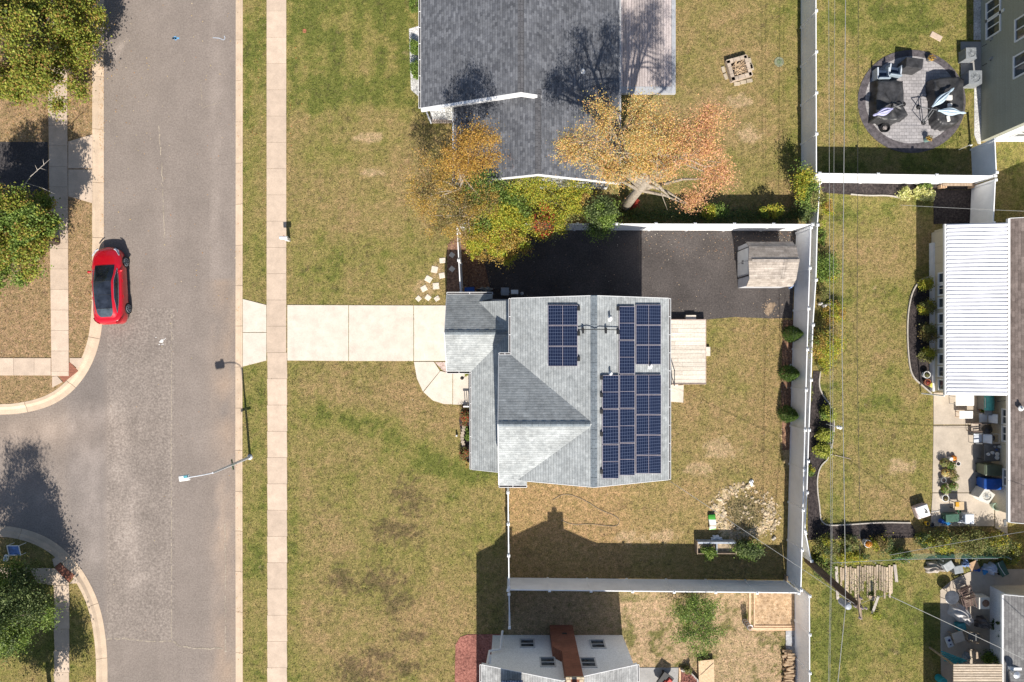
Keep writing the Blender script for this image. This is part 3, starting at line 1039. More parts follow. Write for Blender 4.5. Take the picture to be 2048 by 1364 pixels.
for yy, o_ in ((-7.233, -.03), (2.503, .03)):
    for xe in (8.42, -.05 if yy > 0 else .8):
        ze_ = ZE if xe != .8 else ZE + .37
        rake(roof, (XR, yy, ZR), (xe, yy, ze_), (0, o_))
for ye in (-.54, -7.53):
    rake(roof, (-.703, -4.03, ZR), (-.703, ye, ZE), (-.03, 0))
gutter(roof, (8.43, -7.23, ZE), (8.43, 2.5, ZE), (-1, 0), .12)
gutter(roof, (-.06, 2.5, ZE), (-.06, -.42, ZE), (1, 0), .12)
gutter(roof, (-.70, -.53, ZE), (-.06, -.53, ZE), (0, -1), .12)
gutter(roof, (-.70, -7.54, ZE), (.80, -7.54, ZE), (0, 1), .13)
# lower roof: porch slope along the west wall, crossed by the garage gable
ZL, SL2 = 2.6, .545
zp = lambda x: ZL + SL2 * (x + 2.35)
yr = .71
r = MB()
r.plate([(-2.35, -7.2, ZL), (-.45, -7.2, zp(-.45)), (-.45, -.83, zp(-.45)), (.2, -.83, zp(.2)), (.2, yr, zp(.2)), (-.131, yr, zp(-.131)), (-2.35, -1.51, ZL)], .12)
r.plate([(.2, 2.5, zp(.2)), (-1.92, 2.5, zp(-1.92)), (-.131, yr, zp(-.131)), (.2, yr, zp(.2))], .12)
zg = lambda y_: ZL + SL2 * (2.22 - abs(y_ - yr))
r.plate([(-3.78, -1.51, ZL), (-2.35, -1.51, ZL), (-.131, yr, zg(yr)), (-3.78, yr, zg(yr))], .12)
r.plate([(-3.78, 2.93, ZL), (-3.78, yr, zg(yr)), (-.131, yr, zg(yr)), (-1.92, 2.5, zg(2.5)), (-1.13, 2.7, zg(2.7)), (-1.13, 2.93, ZL)], .12)
lroof = r.build('lower_roof', SH_OWN, house)
ridge_cap(lroof, (-3.79, yr, zg(yr)), (-.3, yr, zg(yr)), .13, SL2, RIDGEM, .018)
gutter(lroof, (-3.78, 2.94, ZL), (-1.13, 2.94, ZL), (0, -1), .13)
gutter(lroof, (-3.78, -1.52, ZL), (-2.36, -1.52, ZL), (0, 1), .14)
gutter(lroof, (-2.36, -1.5, ZL), (-2.36, -7.2, ZL), (1, 0), .09)
for ye in (2.93, -1.51):
    rake(lroof, (-3.783, yr, zg(yr)), (-3.783, ye, ZL), (-.025, 0), dz=.16)
rake(lroof, (-2.35, -7.203, ZL), (-.46, -7.203, zp(-.46)), (0, -.025), dz=.16)
m = MB().box(-3.56, -3.50, -.95, 2.35, 0, 2.1)
for k in range(4):
    m.box(-3.575, -3.56, -.9, 2.3, .06 + .52 * k, .5 + .52 * k)
m.build('garage_door', WHITEP, house)
m = MB().box(-1.60, -1.55, -3.4, -2.5, .15, 2.2)
o = m.build('door', M('front door', (.35, .06, .05), .5), house)
MB().ell((-1.63, -2.6, 1.1), (.03, .03, .03), 8, 5).build('handle', GALV, o)
for y0 in (-3.72,):
    MB().box(-2.28, -2.16, y0 - .06, y0 + .06, 0, 2.5).build('porch_post', TRIM, house)
    m = MB()
    m.box(-2.95, -2.34, y0 - .05, y0 + .03, .88, .95)
    for k in range(5):
        m.box(-2.9 + .13 * k, -2.86 + .13 * k, y0 - .03, y0 + .01, .04, .88)
    m.build('porch_rail', TRIM, house)
MB().box(-2.2, -2.08, -6.95, -6.83, 0, 2.5).build('porch_post', TRIM, house)
for yy in (-5.9, -4.7):
    window(house, (-1.55, yy, 1.5), 'w', .8, 1.2)
for yy in (-5.6, -2.6):
    window(house, (-.45, yy, 4.35), 'w', .95, 1.1)
for yy in (-6.0, -4.1, -.6, 1.2):
    window(house, (8.1, yy, 4.1), 'e', .9, 1.2)
for yy in (-5.9, -4.2):
    window(house, (8.1, yy, 1.5), 'e', .9, 1.2)
window(house, (8.1, -.5, 1.5), 'e', 1.7, 1.9, 'v', label='sliding glass door to the deck')
for xx in (2.2, 6.2):
    window(house, (xx, 2.2, 4.1), 'n', .9, 1.2)
    window(house, (xx, -6.95, 4.1), 's', .9, 1.2)
pipe_vent(roof, 5.02, 1.36, ZR - SL * (5.02 - XR))
pipe_vent(roof, 5.04, -1.50, ZR - SL * (5.04 - XR))
pipe_vent(roof, 7.30, -1.12, ZR - SL * (7.30 - XR))
m = MB()
m.path([P(1157, 659, 6.95), P(1175, 659, 7.2), P(1187, 658.5, 7.27), P(1200, 658.5, 7.18), P(1238, 660, 6.73)], .022, 6)
for px, zz in ((1166, 7.04), (1212, 7.03)):
    c_ = P(px, 661, zz)
    m.obox(c_.x, c_.y, zz - .06, zz + .05, .1, .3)
m.build('conduit', BLACK, roof)


# --- solar panels: silver frame, a glass face with its cell grid, standing 12 cm off the shingles
def cellmat():
    m, nt, b = newmat('solar cells')
    t = N(nt, 'TexBrick')
    t.offset = 0
    nt.links.new(uvn(nt), t.inputs['Vector'])
    t.inputs['Color1'].default_value = (.008, .013, .036, 1)
    t.inputs['Color2'].default_value = (.011, .018, .047, 1)
    t.inputs['Mortar'].default_value = (.10, .125, .20, 1)
    t.inputs['Scale'].default_value = 1
    t.inputs['Brick Width'].default_value = .16
    t.inputs['Row Height'].default_value = .16
    t.inputs['Mortar Size'].default_value = .009
    t.inputs['Mortar Smooth'].default_value = .25
    nt.links.new(t.outputs[0], b.inputs['Base Color'])
    b.inputs['Roughness'].default_value = .22
    b.inputs['Specular IOR Level'].default_value = .38
    return m


CELL = cellmat()
ALU = M('panel frame', (.55, .49, .53), .4, 6, .1, metal=.2)


def on_slope(px, py, sgn, lift=0.0):
    z = 6.2
    for _ in range(8):
        x = (px - CX) * S * (1 - z / H)
        z = ZR - SL * sgn * (x - XR) + lift
    return P(px, py, z)


panels = []
panels += [(1238.6, 612.8, 1269.5, 645.9 + 33.7, 'p', 1), (1238.6, 681.2, 1269.5, 747.4, 'p', 1)]
panels += [(1272, a, 1322.2, b, 'l', 1) for a, b in ((609.6, 649.6), (650.6, 689.4), (690.6, 729))]
panels += [(1205, a, 1237.4, b, 'p', 1) for a, b in ((750.6, 817.4), (818.8, 888.2), (889.6, 957))]
panels += [(1239.3, a, 1269.8, b, 'p', 1) for a, b in ((749.6, 816.2), (817.6, 885.4), (886.8, 950.6))]
panels += [(1272, a, 1322.4, b, 'l', 1) for a, b in ((749.7, 788.9), (789.9, 829), (830, 869.5), (870.5, 910), (911, 947))]
panels += [(1096, a, 1155, b, 'l', -1) for a, b in ((610, 650.4), (651.4, 692), (693, 732.4))]
for (x0, y0, x1, y1, kind, sg) in panels:
    c4 = [on_slope(x0, y0, sg, .13), on_slope(x1, y0, sg, .13), on_slope(x1, y1, sg, .13), on_slope(x0, y1, sg, .13)]
    fm = MB()
    e = .014
    ctr = sum(c4, Vector()) / 4

    def inset(p_, d_):
        return Vector((p_.x - math.copysign(d_, p_.x - ctr.x), p_.y - math.copysign(d_, p_.y - ctr.y), p_.z + SL * sg * math.copysign(d_, p_.x - ctr.x)))
    i4 = [inset(p_, e) for p_ in c4]
    for a in range(4):
        b = (a + 1) % 4
        fm.plate([c4[a], c4[b], i4[b], i4[a]], .045)
    mids = ((0, 1), (3, 2)) if kind == 'l' else ((0, 3), (1, 2))
    ma, mb_ = i4[mids[0][0]].lerp(i4[mids[0][1]], .5), i4[mids[1][0]].lerp(i4[mids[1][1]], .5)
    dv = Vector((.007, 0, -.007 * SL * sg)) if kind == 'l' else Vector((0, .007, 0))
    lift = Vector((0, 0, .004))
    fm.plate([ma - dv + lift, mb_ - dv + lift, mb_ + dv + lift, ma + dv + lift], .02)
    mount = MB()
    p = fm.build('solar_panel', ALU, house)
    nx_ = (SL * sg) / math.hypot(1, SL)
    g = MB().plate([q + Vector((0, 0, -.006)) for q in i4], .03)
    go = g.build('cell_face', CELL, p)
    # metric cell grid on the face: columns along the slope, rows along the ridge
    uv = go.data.uv_layers[0].data
    sx = 12 if kind == 'l' else 6
    sy = 6 if kind == 'l' else 10
    lo, hi = Vector(i4[3]), Vector(i4[1])
    for li, lp in enumerate(go.data.loops):
        v = go.data.vertices[lp.vertex_index].co
        uv[li].uv = ((v.x - i4[0].x) / (i4[1].x - i4[0].x) * sx * .16, (v.y - i4[3].y) / (i4[0].y - i4[3].y) * sy * .16)
m = MB()
for px, py, sg in [(1236, 617, 1), (1236, 664, 1), (1203, 755, 1), (1203, 790, 1), (1203, 823, 1), (1203, 868, 1), (1203, 943, 1), (1157, 617, -1), (1157, 667, -1), (1157, 718, -1)]:
    c_ = on_slope(px, py, sg, .05)
    m.obox(c_.x, c_.y, c_.z - .06, c_.z + .07, .14, .22)
m.build('panel_mount', BLACK, roof)

# ================================================================= slate-roofed house to the north
nh = thing('house', 'house with dark slate shingle roof and white gable, shaded by autumn trees', 'house', (2, 17, 0))
zn = lambda x: 5.3 - .4035 * abs(x - .47)
zw = lambda x: 4.92 - .4035 * abs(x - 1.42)
gable_block(-4.9, 5.85, 13.95, 33, 2.95, 5.12, 'y').build('wall', SIDEW, nh)
gable_block(-3.0, 5.85, 9.65, 13.94, 2.95, 4.72, 'y').build('wall', SIDEW, nh)
MB().add([(-5.15, 13.82, 2.72), (1.42, 13.82, 2.72), (1.42, 13.82, zn(1.42) - .02), (.47, 13.82, 5.27), (-5.15, 13.82, zn(-5.15) - .04)], [(0, 1, 2, 3, 4)]).build('gable_wall', TRIM, nh)
r = MB()
r.plate([(.47, 13.6, 5.3), (-5.22, 13.6, 3.004), (-5.22, 33.4, 3.004), (.47, 33.4, 5.3)], .13)
r.plate([(.47, 33.4, 5.3), (6.17, 33.4, 3.0), (6.17, 13.6, 3.0), (1.42, 13.6, zn(1.42)), (.47, 13.6, 5.3)], .13)
r.plate([(1.42, 9.3, 4.92), (-3.33, 9.3, 3.003), (-3.33, 13.75, 3.003), (1.42, 13.75, 4.92)], .13)
r.plate([(1.42, 9.3, 4.92), (1.42, 13.598, 4.92), (6.17, 13.598, 3.003), (6.17, 9.3, 3.003)], .13)
nroof = r.build('roof', SH_N, nh)
ridge_cap(nroof, (.47, 13.6, 5.3), (.47, 33, 5.3), .16, .4035, RIDGEN)
ridge_cap(nroof, (1.42, 9.3, 4.92), (1.42, 13.9, 4.92), .16, .4035, RIDGEN)
rake(nroof, (.47, 13.597, 5.3), (-5.22, 13.597, 3.0), (0, -.16), dz=.24)
rake(nroof, (.47, 13.597, 5.3), (1.6, 13.597, zn(1.6)), (0, -.16), dz=.2)
rake(nroof, (1.42, 9.297, 4.92), (-3.33, 9.297, 3.0), (0, -.05), dz=.24)
rake(nroof, (1.42, 9.297, 4.92), (6.17, 9.297, 3.0), (0, -.05), dz=.24)
gutter(nroof, (-5.23, 13.6, 3.0), (-5.23, 33, 3.0), (1, 0), .13)
gutter(nroof, (-3.34, 9.3, 3.0), (-3.34, 13.4, 3.0), (1, 0), .08)
gutter(nroof, (6.18, 9.3, 3.0), (6.18, 33, 3.0), (-1, 0), .07)
pipe_vent(nroof, 3.95, 15.3, zn(3.95), .3)
window(nh, (1.4, 9.65, 1.7), 's', 1.1, 1.2)
window(nh, (4.2, 9.65, 1.7), 's', 1.1, 1.2)
for yy in (16, 19, 22):
    window(nh, (-4.9, yy, 1.6), 'w', 1.2, 1.2)
m = MB().box(-4.0, -3.05, 13.9, 13.95, .1, 2.2)
m.build('door', WHITEP, nh)
MB().path([P(850, 216, .9) , P(862, 246, .9)], .05, 6).path([P(850, 216, .1), P(850, 216, .9)], .05, 6).path([P(862, 246, .1), P(862, 246, .95)], .05, 6).build('step_rail', TRIM, nh)

# back deck of the north house
dk = thing('deck', 'low grey plank deck under tree shadow behind the slate-roofed house', 'deck', (8.3, 19, 0))
x0, x1, y0, y1 = 6.2, P(1343, 0, .3)[0], P(0, 173, .3)[1], 23.5
m = MB()
n = 22
for k in range(n):
    a = x0 + (x1 - x0) * k / n
    m.box(a + .008, a + (x1 - x0) / n - .008, y0, y1, .24, .30)
m.build('board', DECKG, dk)
m = MB().box(x1 + .005, x1 + .26, y0 - .42, y1, .05, .305).box(x0, x1, y0 - .42, y0 - .005, .05, .305)
m.build('rim_board', M('pale grey composite', (.40, .41, .43), .6, 3, .12), dk)
m = MB().box(x0, x1 - .01, y0 + .01, y1, .02, .21)
m.build('joist', OLDW, dk)

# ================================================================= white house with brick chimney (south edge)
sh = thing('house', 'white-sided two-storey house with brick chimney and pale roof at the bottom edge', 'house', (2.6, -20, 0))
gable_block(-1.2, 6.85, -30, -17.98, 4.3, 5.95, 'y').build('wall', SIDEW, sh)
MB().box(-.55, .1, -22, -17.99, -.1, 2.2).build('wall', SIDEW, sh)
r = MB()
r.plate([(2.65, -17.67, 6.1), (-1.68, -17.67, 4.36), (-1.68, -30, 4.36), (2.65, -30, 6.1)], .12)
r.plate([(2.65, -17.67, 6.1), (6.92, -17.67, 4.36), (6.92, -30, 4.36), (2.65, -30, 6.1)], .12)
sroof = r.build('roof', SH_S, sh)
rake(sroof, (2.65, -17.667, 6.1), (-1.68, -17.667, 4.36), (0, .03), dz=.2)
rake(sroof, (2.65, -17.667, 6.1), (6.92, -17.667, 4.36), (0, .03), dz=.2)
gutter(sroof, (-1.69, -17.67, 4.36), (-1.69, -29, 4.36), (1, 0), .1)
gutter(sroof, (6.93, -17.67, 4.36), (6.93, -29, 4.36), (-1, 0), .1)
MB().plate([P(1003, 1361, 5.3), P(1045, 1361, 5.9), P(1045, 1420, 5.9), P(1003, 1420, 5.3)], .05).build('solar_panel', CELL, sh)


def on_north(px, py, yw):
    """point on an upright north wall at depth yw seen at this pixel"""
    k = (CY - py) * S
    z = H * (1 - yw / k)
    return P(px, py, z)


for cx_, cy_ in ((1054.5, 1287.5), (1195.5, 1289), (1095.5, 1325), (1176.5, 1326)):
    c_ = on_north(cx_, cy_, -17.98)
    window(sh, (c_.x, c_.y, c_.z), 'n', .74, .92, 'h', M('storm window frame', (.55, .55, .55), .5, 3, .08))
yc = -17.36
m = MB()
m.prism([(2.33, -17.98), (3.745, -17.98), (3.745, yc), (2.33, yc)], -.1, 2.85)
m.add([(2.33, yc, 2.85), (2.83, yc, 3.4), (2.83, -17.98, 3.4), (2.33, -17.98, 2.85), (2.83, yc, 2.85), (2.83, -17.98, 2.85)],
      [(0, 1, 2, 3), (0, 4, 1), (3, 2, 5), (0, 3, 5, 4)])
m.prism([(2.832, -18.3), (3.744, -18.3), (3.744, yc - .001), (2.832, yc - .001)], 2.84, 6.22)
ch = m.build('chimney', BRICK, sh)
m = MB()
m.prism([(2.81, -18.32), (3.06, -18.32), (3.06, yc + .02), (2.81, yc + .02)], 6.225, 6.34)
m.prism([(3.52, -18.32), (3.77, -18.32), (3.77, yc + .02), (3.52, yc + .02)], 6.225, 6.34)
m.prism([(3.062, yc - .1), (3.518, yc - .1), (3.518, yc + .02), (3.062, yc + .02)], 6.225, 6.32)
m.prism([(3.062, -18.32), (3.518, -18.32), (3.518, -18.2), (3.062, -18.2)], 6.225, 6.32)
m.build('chimney_cap', STONE, ch)
m = MB().lathe([(.13, 6.22), (.13, 6.85), (.17, 6.86), (.17, 6.95), (.1, 6.99)], 3.29, -17.85, 12)
m.build('flue', BLACK, ch)
q = on_north(1129, 1267, yc)
MB().box(q.x - .14, q.x + .14, yc - .01, yc + .02, q.z - .09, q.z + .09).build('cleanout_door', BLACK, ch)
# side entry of the white house: lean-to canopy trim stepping in from the corner
m = MB()
m.path([P(1005, 1262, 1.2), P(1000, 1298, 2.3), P(979, 1302, 2.5), P(974, 1330, 3.6)], .07, 6)
m.build('downspout', TRIM, sh)
MB().box(-1.35, -.56, -22, -18.2, 2.05, 2.2).build('canopy', TRIM, sh)

# ================================================================= olive house (north-east)
oh = thing('house', 'tall olive-sided house with white windows in the top right corner', 'house', (33, 18, 0))
MB().box(29.05, 40, 12.62, 34, -.1, 5.6).build('wall', SIDEG, oh)
MB().box(29.4, 40, 12.60, 12.618, -.1, 5.5).build('gable_wall', SIDEW, oh)
r = MB().plate([(28.7, 12.3, 5.5), (34.5, 12.3, 8), (34.5, 34.3, 8), (28.7, 34.3, 5.5)], .12).plate([(40.3, 12.3, 5.5), (34.5, 12.3, 8), (34.5, 34.3, 8), (40.3, 34.3, 5.5)], .12)
r.build('roof', SH_E, oh)


def on_west(px, py, xw):
    z = H * (1 - xw / ((px - CX) * S))
    return P(px, py, z)


for (px, py, w_, h_, dbl) in [(1987.5, 17, 1.05, 1.0, 'hv'), (1987.5, 51, 1.05, 1.0, 'hv')]:
    c_ = on_west(px, py, 29.05)
    window(oh, (c_.x, c_.y, c_.z), 'w', w_, h_, 'v')
for (px, py) in [(2051, 50), (2048, 125)]:
    c_ = on_west(px, py, 29.05)
    window(oh, (c_.x, c_.y, c_.z), 'w', 1.15, 1.3, 'v')
c_ = P(2036, 271, 1.2)
window(oh, (c_.x + .2, 12.6, 1.6), 's', 1.0, 1.1, 'h')
m = MB()
c_ = on_west(2006, 21, 29.05)
m.box(29.0, 29.05, c_.y - .08, c_.y + .08, c_.z - .1, c_.z + .1)
m.build('wall_box', WHITEP, oh)
for py in (78, 117):
    a, b = P(1964, py + 15, .4), on_west(1982, py, 29.03)
    m = MB().path([a, (a.x + .3, a.y + .15, .6), (29.02, b.y - .1, .9), (29.02, b.y, b.z)], .018, 5)
    m.build('cable', BLACK, oh)
    MB().box(28.98, 29.05, b.y - .07, b.y + .07, b.z - .1, b.z + .12).build('wall_box', GREYM, oh)

# ================================================================= beige house with sunroom (east)
eh = thing('house', 'beige house with brown shingle roof and corrugated white sunroom on the east edge', 'house', (29, 0, 0))
MB().box(29.7, 40, -10.1, 7.0, -.1, 2.5).build('wall', SIDEB, eh)
r = MB().plate([(28.95, -10.3, 2.5), (34.6, -10.3, 4.5), (34.6, 7.35, 4.5), (28.95, 7.35, 2.5)], .12).plate([(40.2, -10.3, 2.5), (34.6, -10.3, 4.5), (34.6, 7.35, 4.5), (40.2, 7.35, 2.5)], .12)
er = r.build('roof', SH_E, eh)
MB().box(28.83, 28.948, -10.3, 7.35, 2.34, 2.52).build('gutter', TRIM, er)
rake(er, (34.6, -10.303, 4.5), (28.95, -10.303, 2.5), (0, -.03))
rake(er, (34.6, 7.353, 4.5), (28.95, 7.353, 2.5), (0, .03))
c_ = P(2043, 817, 2.85)
pipe_vent(er, c_.x, c_.y, 2.82, .22)
for py in (833, 867.5):
    c_ = on_west(2009.5, py, 29.7)
    window(eh, (29.7, c_.y, 1.5), 'w', .8, .95, 'v')
c_ = P(0, 953, .9)
window(eh, (29.7, c_.y, 1.5), 'w', .9, .8, 'v')
MB().box(26.0, 29.69, -2.85, 6.95, -.1, 2.25).build('sunroom_wall', SIDEB, eh)
m = MB()
nr_ = 44
Y0, Y1 = 7.07, -2.92
vs = []


def corr(u, v):
    y_ = Y0 + (Y1 - Y0) * u
    ph = (u * nr_) % 1.0
    hgt = .075 * (0 if ph < .16 else (ph - .16) / .14 if ph < .30 else 1 if ph < .70 else (.84 - ph) / .14 if ph < .84 else 0)
    x_ = 25.38 + (28.62 - 25.38) * v
    return (x_, y_, 2.3 + .42 * v + hgt)


us = sorted(set([(k + q) / nr_ for k in range(nr_) for q in (0, .16, .30, .70, .84)] + [1.0]))
vs = [corr(min(u, .99999), v) for v in (0, 1) for u in us]
nu_ = len(us)
m.add(vs, [(i, i + 1, nu_ + i + 1, nu_ + i) for i in range(nu_ - 1)])
m.add([(25.38, Y0, 2.26), (25.38, Y1, 2.26), (28.62, Y1, 2.68), (28.62, Y0, 2.68)], [(0, 1, 2, 3)])
o = m.build('sunroom_roof', M('white corrugated metal', (.80, .80, .82), .35, .8, .1, fine=.04), eh)
MB().box(25.28, 25.378, Y1, Y0, 2.16, 2.31).build('gutter', TRIM, o)
MB().path([(25.33, Y1 - .06, 2.2), (25.33, Y1 - .06, .1)], .04, 6).build('downspout', TRIM, o)
MB().box(25.86, 25.998, -2.86, 6.3, .0, .34).build('sill', TRIM, eh)
for py, dbl in [(556, ''), (580, ''), (606, ''), (637, ''), (662, ''), (687, ''), (718, ''), (743, ''), (769, '')]:
    yy = (CY - py) * S * (1 - .9 / 40)
    window(eh, (26.0, yy, 1.25), 'w', .52, .95, '', TRIM)
for a_, b_ in ((3.4, 3.46), (5.0, 5.06), (6.95, 7.03)):
    MB().box(25.97 - .01 * (b_ > 7), 26.02, a_, b_, .35, 2.2).build('batten', SIDEB, eh)

# ================================================================= grey-roofed house (south-east corner)
gh = thing('house', 'pale-walled house with mid grey roof in the bottom right corner', 'house', (33, -18, 0))
MB().box(29.6, 42, -30, -14.92, -.1, 2.3).build('wall', SIDEW, gh)
MB().box(29.62, 42, -14.918, -14.9, -.1, 2.3).build('gable_wall', SIDET, gh)
r = MB().plate([(28.75, -14.62, 2.25), (34, -14.62, 3.9), (34, -30, 3.9), (28.75, -30, 2.25)], .12).plate([(40, -14.62, 2.25), (34, -14.62, 3.9), (34, -30, 3.9), (40, -30, 2.25)], .12)
gr = r.build('roof', SH_SE, gh)
MB().box(28.65, 28.748, -20, -14.62, 2.12, 2.27).build('gutter', TRIM, gr)
rake(gr, (34, -14.617, 3.9), (28.75, -14.617, 2.25), (0, .03))
r = MB().plate([(28.9, -18.9, 2.5), (33, -18.9, 2.5), (33, -30, 4.4), (28.9, -30, 4.4)], .1)
r.build('lower_roof', SH_SE, gh)
MB().box(28.95, 33, -18.9, -18.75, 2.3, 2.52).build('gutter', TRIM, gr)
m = MB().lathe([(.12, 2.3), (.12, 2.75), (.2, 2.8), (.2, 2.9), (.05, 2.98)], P(2026, 1338, 2.6).x, P(2026, 1338, 2.6).y - .2, 12)
m.build('vent_pipe', GALV, gr)
pg = thing('patio_cover', 'tan slatted patio cover by the grey-roofed house', 'patio cover', (27.0, -20, 0))
x0, x1, y1 = P(1907, 0, 2.4).x, 28.6, P(0, 1328, 2.4).y
m = MB()
for k in range(44):
    y_ = y1 - .02 - k * .145
    m.box(x0, x1, y_ - .105, y_, 2.34, 2.40)
m.build('slat', wood('tan slats', (.42, .34, .25), (.58, .48, .37), (2, 10, 3)), pg)
m = MB()
for xx in (x0 + .3, x0 + 1.3, x1 - .5):
    m.box(xx, xx + .06, y1 - 6.4, y1, 2.24, 2.335)
m.build('beam', OLDW, pg)
for xx, yy in ((x0 + .1, y1 - .1), (x0 + .1, y1 - 6.2)):
    MB().box(xx, xx + .09, yy - .09, yy, .03, 2.235).build('post', OLDW, pg)

# ================================================================= storage shed
sd = thing('shed', 'small gambrel garden shed with tan shingles and white double doors', 'shed', (15.2, 4.8, 0))
xa, xb, yn_, ys_ = 14.0, 16.6, 6.08, 3.53
yb1, yb2, ym = 5.78, 3.88, 4.9
prof = [(yn_ + .06, 1.62), (yb1, 2.13), (ym, 2.52), (yb2, 2.13), (ys_ - .06, 1.62)]
m = MB()
A = [(xa, ys_, -.05), (xa, yn_, -.05), (xa, yn_, 1.6), (xa, yb1, 2.05), (xa, ym, 2.44), (xa, yb2, 2.05), (xa, ys_, 1.6)]
B = [(xb, y_, z_) for _, y_, z_ in A]
m.add(A + B, [tuple(range(6, -1, -1)), tuple(range(7, 14))] + [(i, (i + 1) % 7, (i + 1) % 7 + 7, i + 7) for i in range(7)])
m.build('wall', M('grey white shed wall', (.58, .58, .6), .5, 3, .08), sd)
r = MB()
for a, b in zip(prof[:-1], prof[1:]):
    def xo(y_):
        return -.06 - .20 * max(0, 1 - abs(y_ - ym) / 1.0)
    r.plate([(xa + xo(a[0]), a[0], a[1]), (xb + .1, a[0], a[1]), (xb + .1, b[0], b[1]), (xa + xo(b[0]), b[0], b[1])], .05)
sroof_ = r.build('roof', SH_SHED, sd)
MB().box(xa - .05, xb + .1, ym - .09, ym + .09, 2.515, 2.535).build('ridge_cap', SH_SHED, sroof_)
for sgn, yy in ((1, 4.25), (1, 5.02)):
    m = MB().box(xa - .045, xa - .003, yy, yy + .74, .08, 1.85)
    o = m.build('door', WHITEP, sd)
    hy = yy + (.66 if yy < 4.5 else .05)
    MB().box(xa - .09, xa - .046, hy, hy + .03, .9, 1.1).build('handle', BLACK, o)
for yy in (4.13, 5.79):
    MB().box(xa - .03, xa - .002, yy - .035, yy + .035, .0, 1.95).build('door_trim', BLACK, sd)

# ================================================================= own deck
dk = thing('deck', 'sun-bleached plank deck behind the solar house', 'deck', (10, -.4, 0))
x0, x1, y0, y1 = 8.12, P(1411, 0, .45).x, P(0, 767, .45).y, P(0, 640, .45).y
m = MB()
n = 15
for k in range(n):
    a = y0 + (y1 - y0) * k / n
    h_ = (y1 - y0) / n
    s1 = x0 + (x1 - x0) * random.choice((.45, .5, .55, .62))
    m.box(x0, s1 - .004, a + .006, a + h_ - .006, .41, .45)
    m.box(s1 + .004, x1, a + .006, a + h_ - .006, .41, .45)
m.build('board', DECKW, dk)
m = MB().box(x0, x1 + .04, y0 - .045, y0 - .003, .1, .49).box(x0, x1 + .04, y1 + .003, y1 + .045, .1, .455).box(x1 + .002, x1 + .04, y0, y1, .1, .455)
m.build('rim_board', wood('pink stained rim', (.42, .31, .27), (.52, .4, .34)), dk)
for xx in (x0 + .2, x1 - .15):
    for yy in (y0 + .15, y1 - .15):
        MB().box(xx, xx + .1, yy - .05, yy + .05, 0, .405).build('post', OLDW, dk)
c_ = P(1416, 703, .2)
MB().box(c_.x - .16, c_.x + .14, c_.y - .28, c_.y + .28, 0, .2).build('step', DECKW, dk)
c_ = P(1382, 634.5, .3)
MB().box(c_.x - .31, c_.x + .31, c_.y - .13, c_.y + .13, 0, .3).build('step', DECKW, dk)
m = MB()
for a, b in (((1341, 737, 1.3), (1343, 769, 1.3)), ((1349, 741, 1.3), (1349, 771, .9))):
    m.path([P(*a), P(*b)], .03, 6)
    m.path([P(a[0], a[1], .45), P(*a)], .03, 6)
    m.path([P(b[0], b[1], .05), P(*b)], .03, 6)
m.build('stair_rail', BLACK, dk)
for k in range(2):
    c_ = P(1345, 773 + 8 * k, .3 - .14 * k)
    MB().box(c_.x - .3, c_.x + .35, c_.y - .12, c_.y + .12, .05, .3 - .14 * k).build('step', DECKW, dk)

# ---------------------------------------------------------------- fences
def fence(name, pts, h, label, spacing=2.42, group=None, cat='fence', thick=.055, gapbot=.05):
    """vinyl privacy fence: posts with caps, tongue-and-groove panels and a top rail; pts = ground points (metres)"""
    pts = [Vector(p) for p in pts]
    t = thing(name, label, cat, (pts[0].x, pts[0].y, 0), 0, group)
    posts = []
    for a, b in zip(pts[:-1], pts[1:]):
        L = (b - a).length
        n = max(1, round(L / spacing))
        ang = math.atan2(b.y - a.y, b.x - a.x)
        for k in range(n):
            p, q = a.lerp(b, k / n), a.lerp(b, (k + 1) / n)
            posts.append(p)
            c = (p + q) / 2
            m = MB()
            ln = (q - p).length - .12
            m.obox(c.x, c.y, gapbot, h - .12, ln, .03, ang)
            nb = max(2, int(ln / .28))
            dx, dy = math.cos(ang), math.sin(ang)
            for i in range(nb):
                u = (i + .5) / nb * ln - ln / 2
                m.obox(c.x + dx * u, c.y + dy * u, gapbot + .12, h - .125, ln / nb - .012, .040, ang)
            m.obox(c.x, c.y, h - .13, h - .01, ln, thick, ang)
            m.obox(c.x, c.y, gapbot, gapbot + .14, ln, thick, ang)
            m.build('panel', WHITE, t)
    posts.append(pts[-1])
    for p in posts:
        m = MB().obox(p.x, p.y, -.05, h + .03, .125, .125, 0)
        m.obox(p.x, p.y, h + .031, h + .06, .165, .165, 0)
        m.obox(p.x, p.y, h + .061, h + .11, .15, .15, 0, .3)
        m.build('post', WHITE, t)
    return t


FH = 2.0
T = lambda px, py, z=FH: P(px, py, z).to_2d()
fence('fence', [T(1625, 449), T(920, 447)], FH, 'white privacy fence along the north side of the black asphalt yard')
fence('fence', [T(1622, 455), T(1612, 780), T(1602, 1180)], FH, 'long white privacy fence down the east side of the solar house yard')
fence('fence', [T(1016, 1180), T(1597, 1186)], FH, 'white privacy fence across the south end of the solar house yard')
fence('fence', [T(1016, 985), T(1018, 1174)], FH, 'white privacy fence seen edge-on south of the solar house, facing the front lawn', 2.0)
fence('fence', [T(914, 455), T(921, 586)], FH, 'white gate section seen edge-on between the driveway and the asphalt yard', 1.6)
fence('fence', [T(1632, -60), T(1633, 350)], FH, 'white privacy fence running north from the yard corner, west of the round patio', 2.6)
fence('fence', [T(1639, 347), T(1990, 352)], FH, 'bright white cross fence south of the round patio', 3.1)
fence('fence', [T(1990, 279), T(1993, 345)], FH, 'short white fence piece at the corner of the olive house', 2.2)
fence('fence', [T(1991, 360), T(1987, 446)], FH, 'short white fence beside the square of shaded mulch', 2.8)
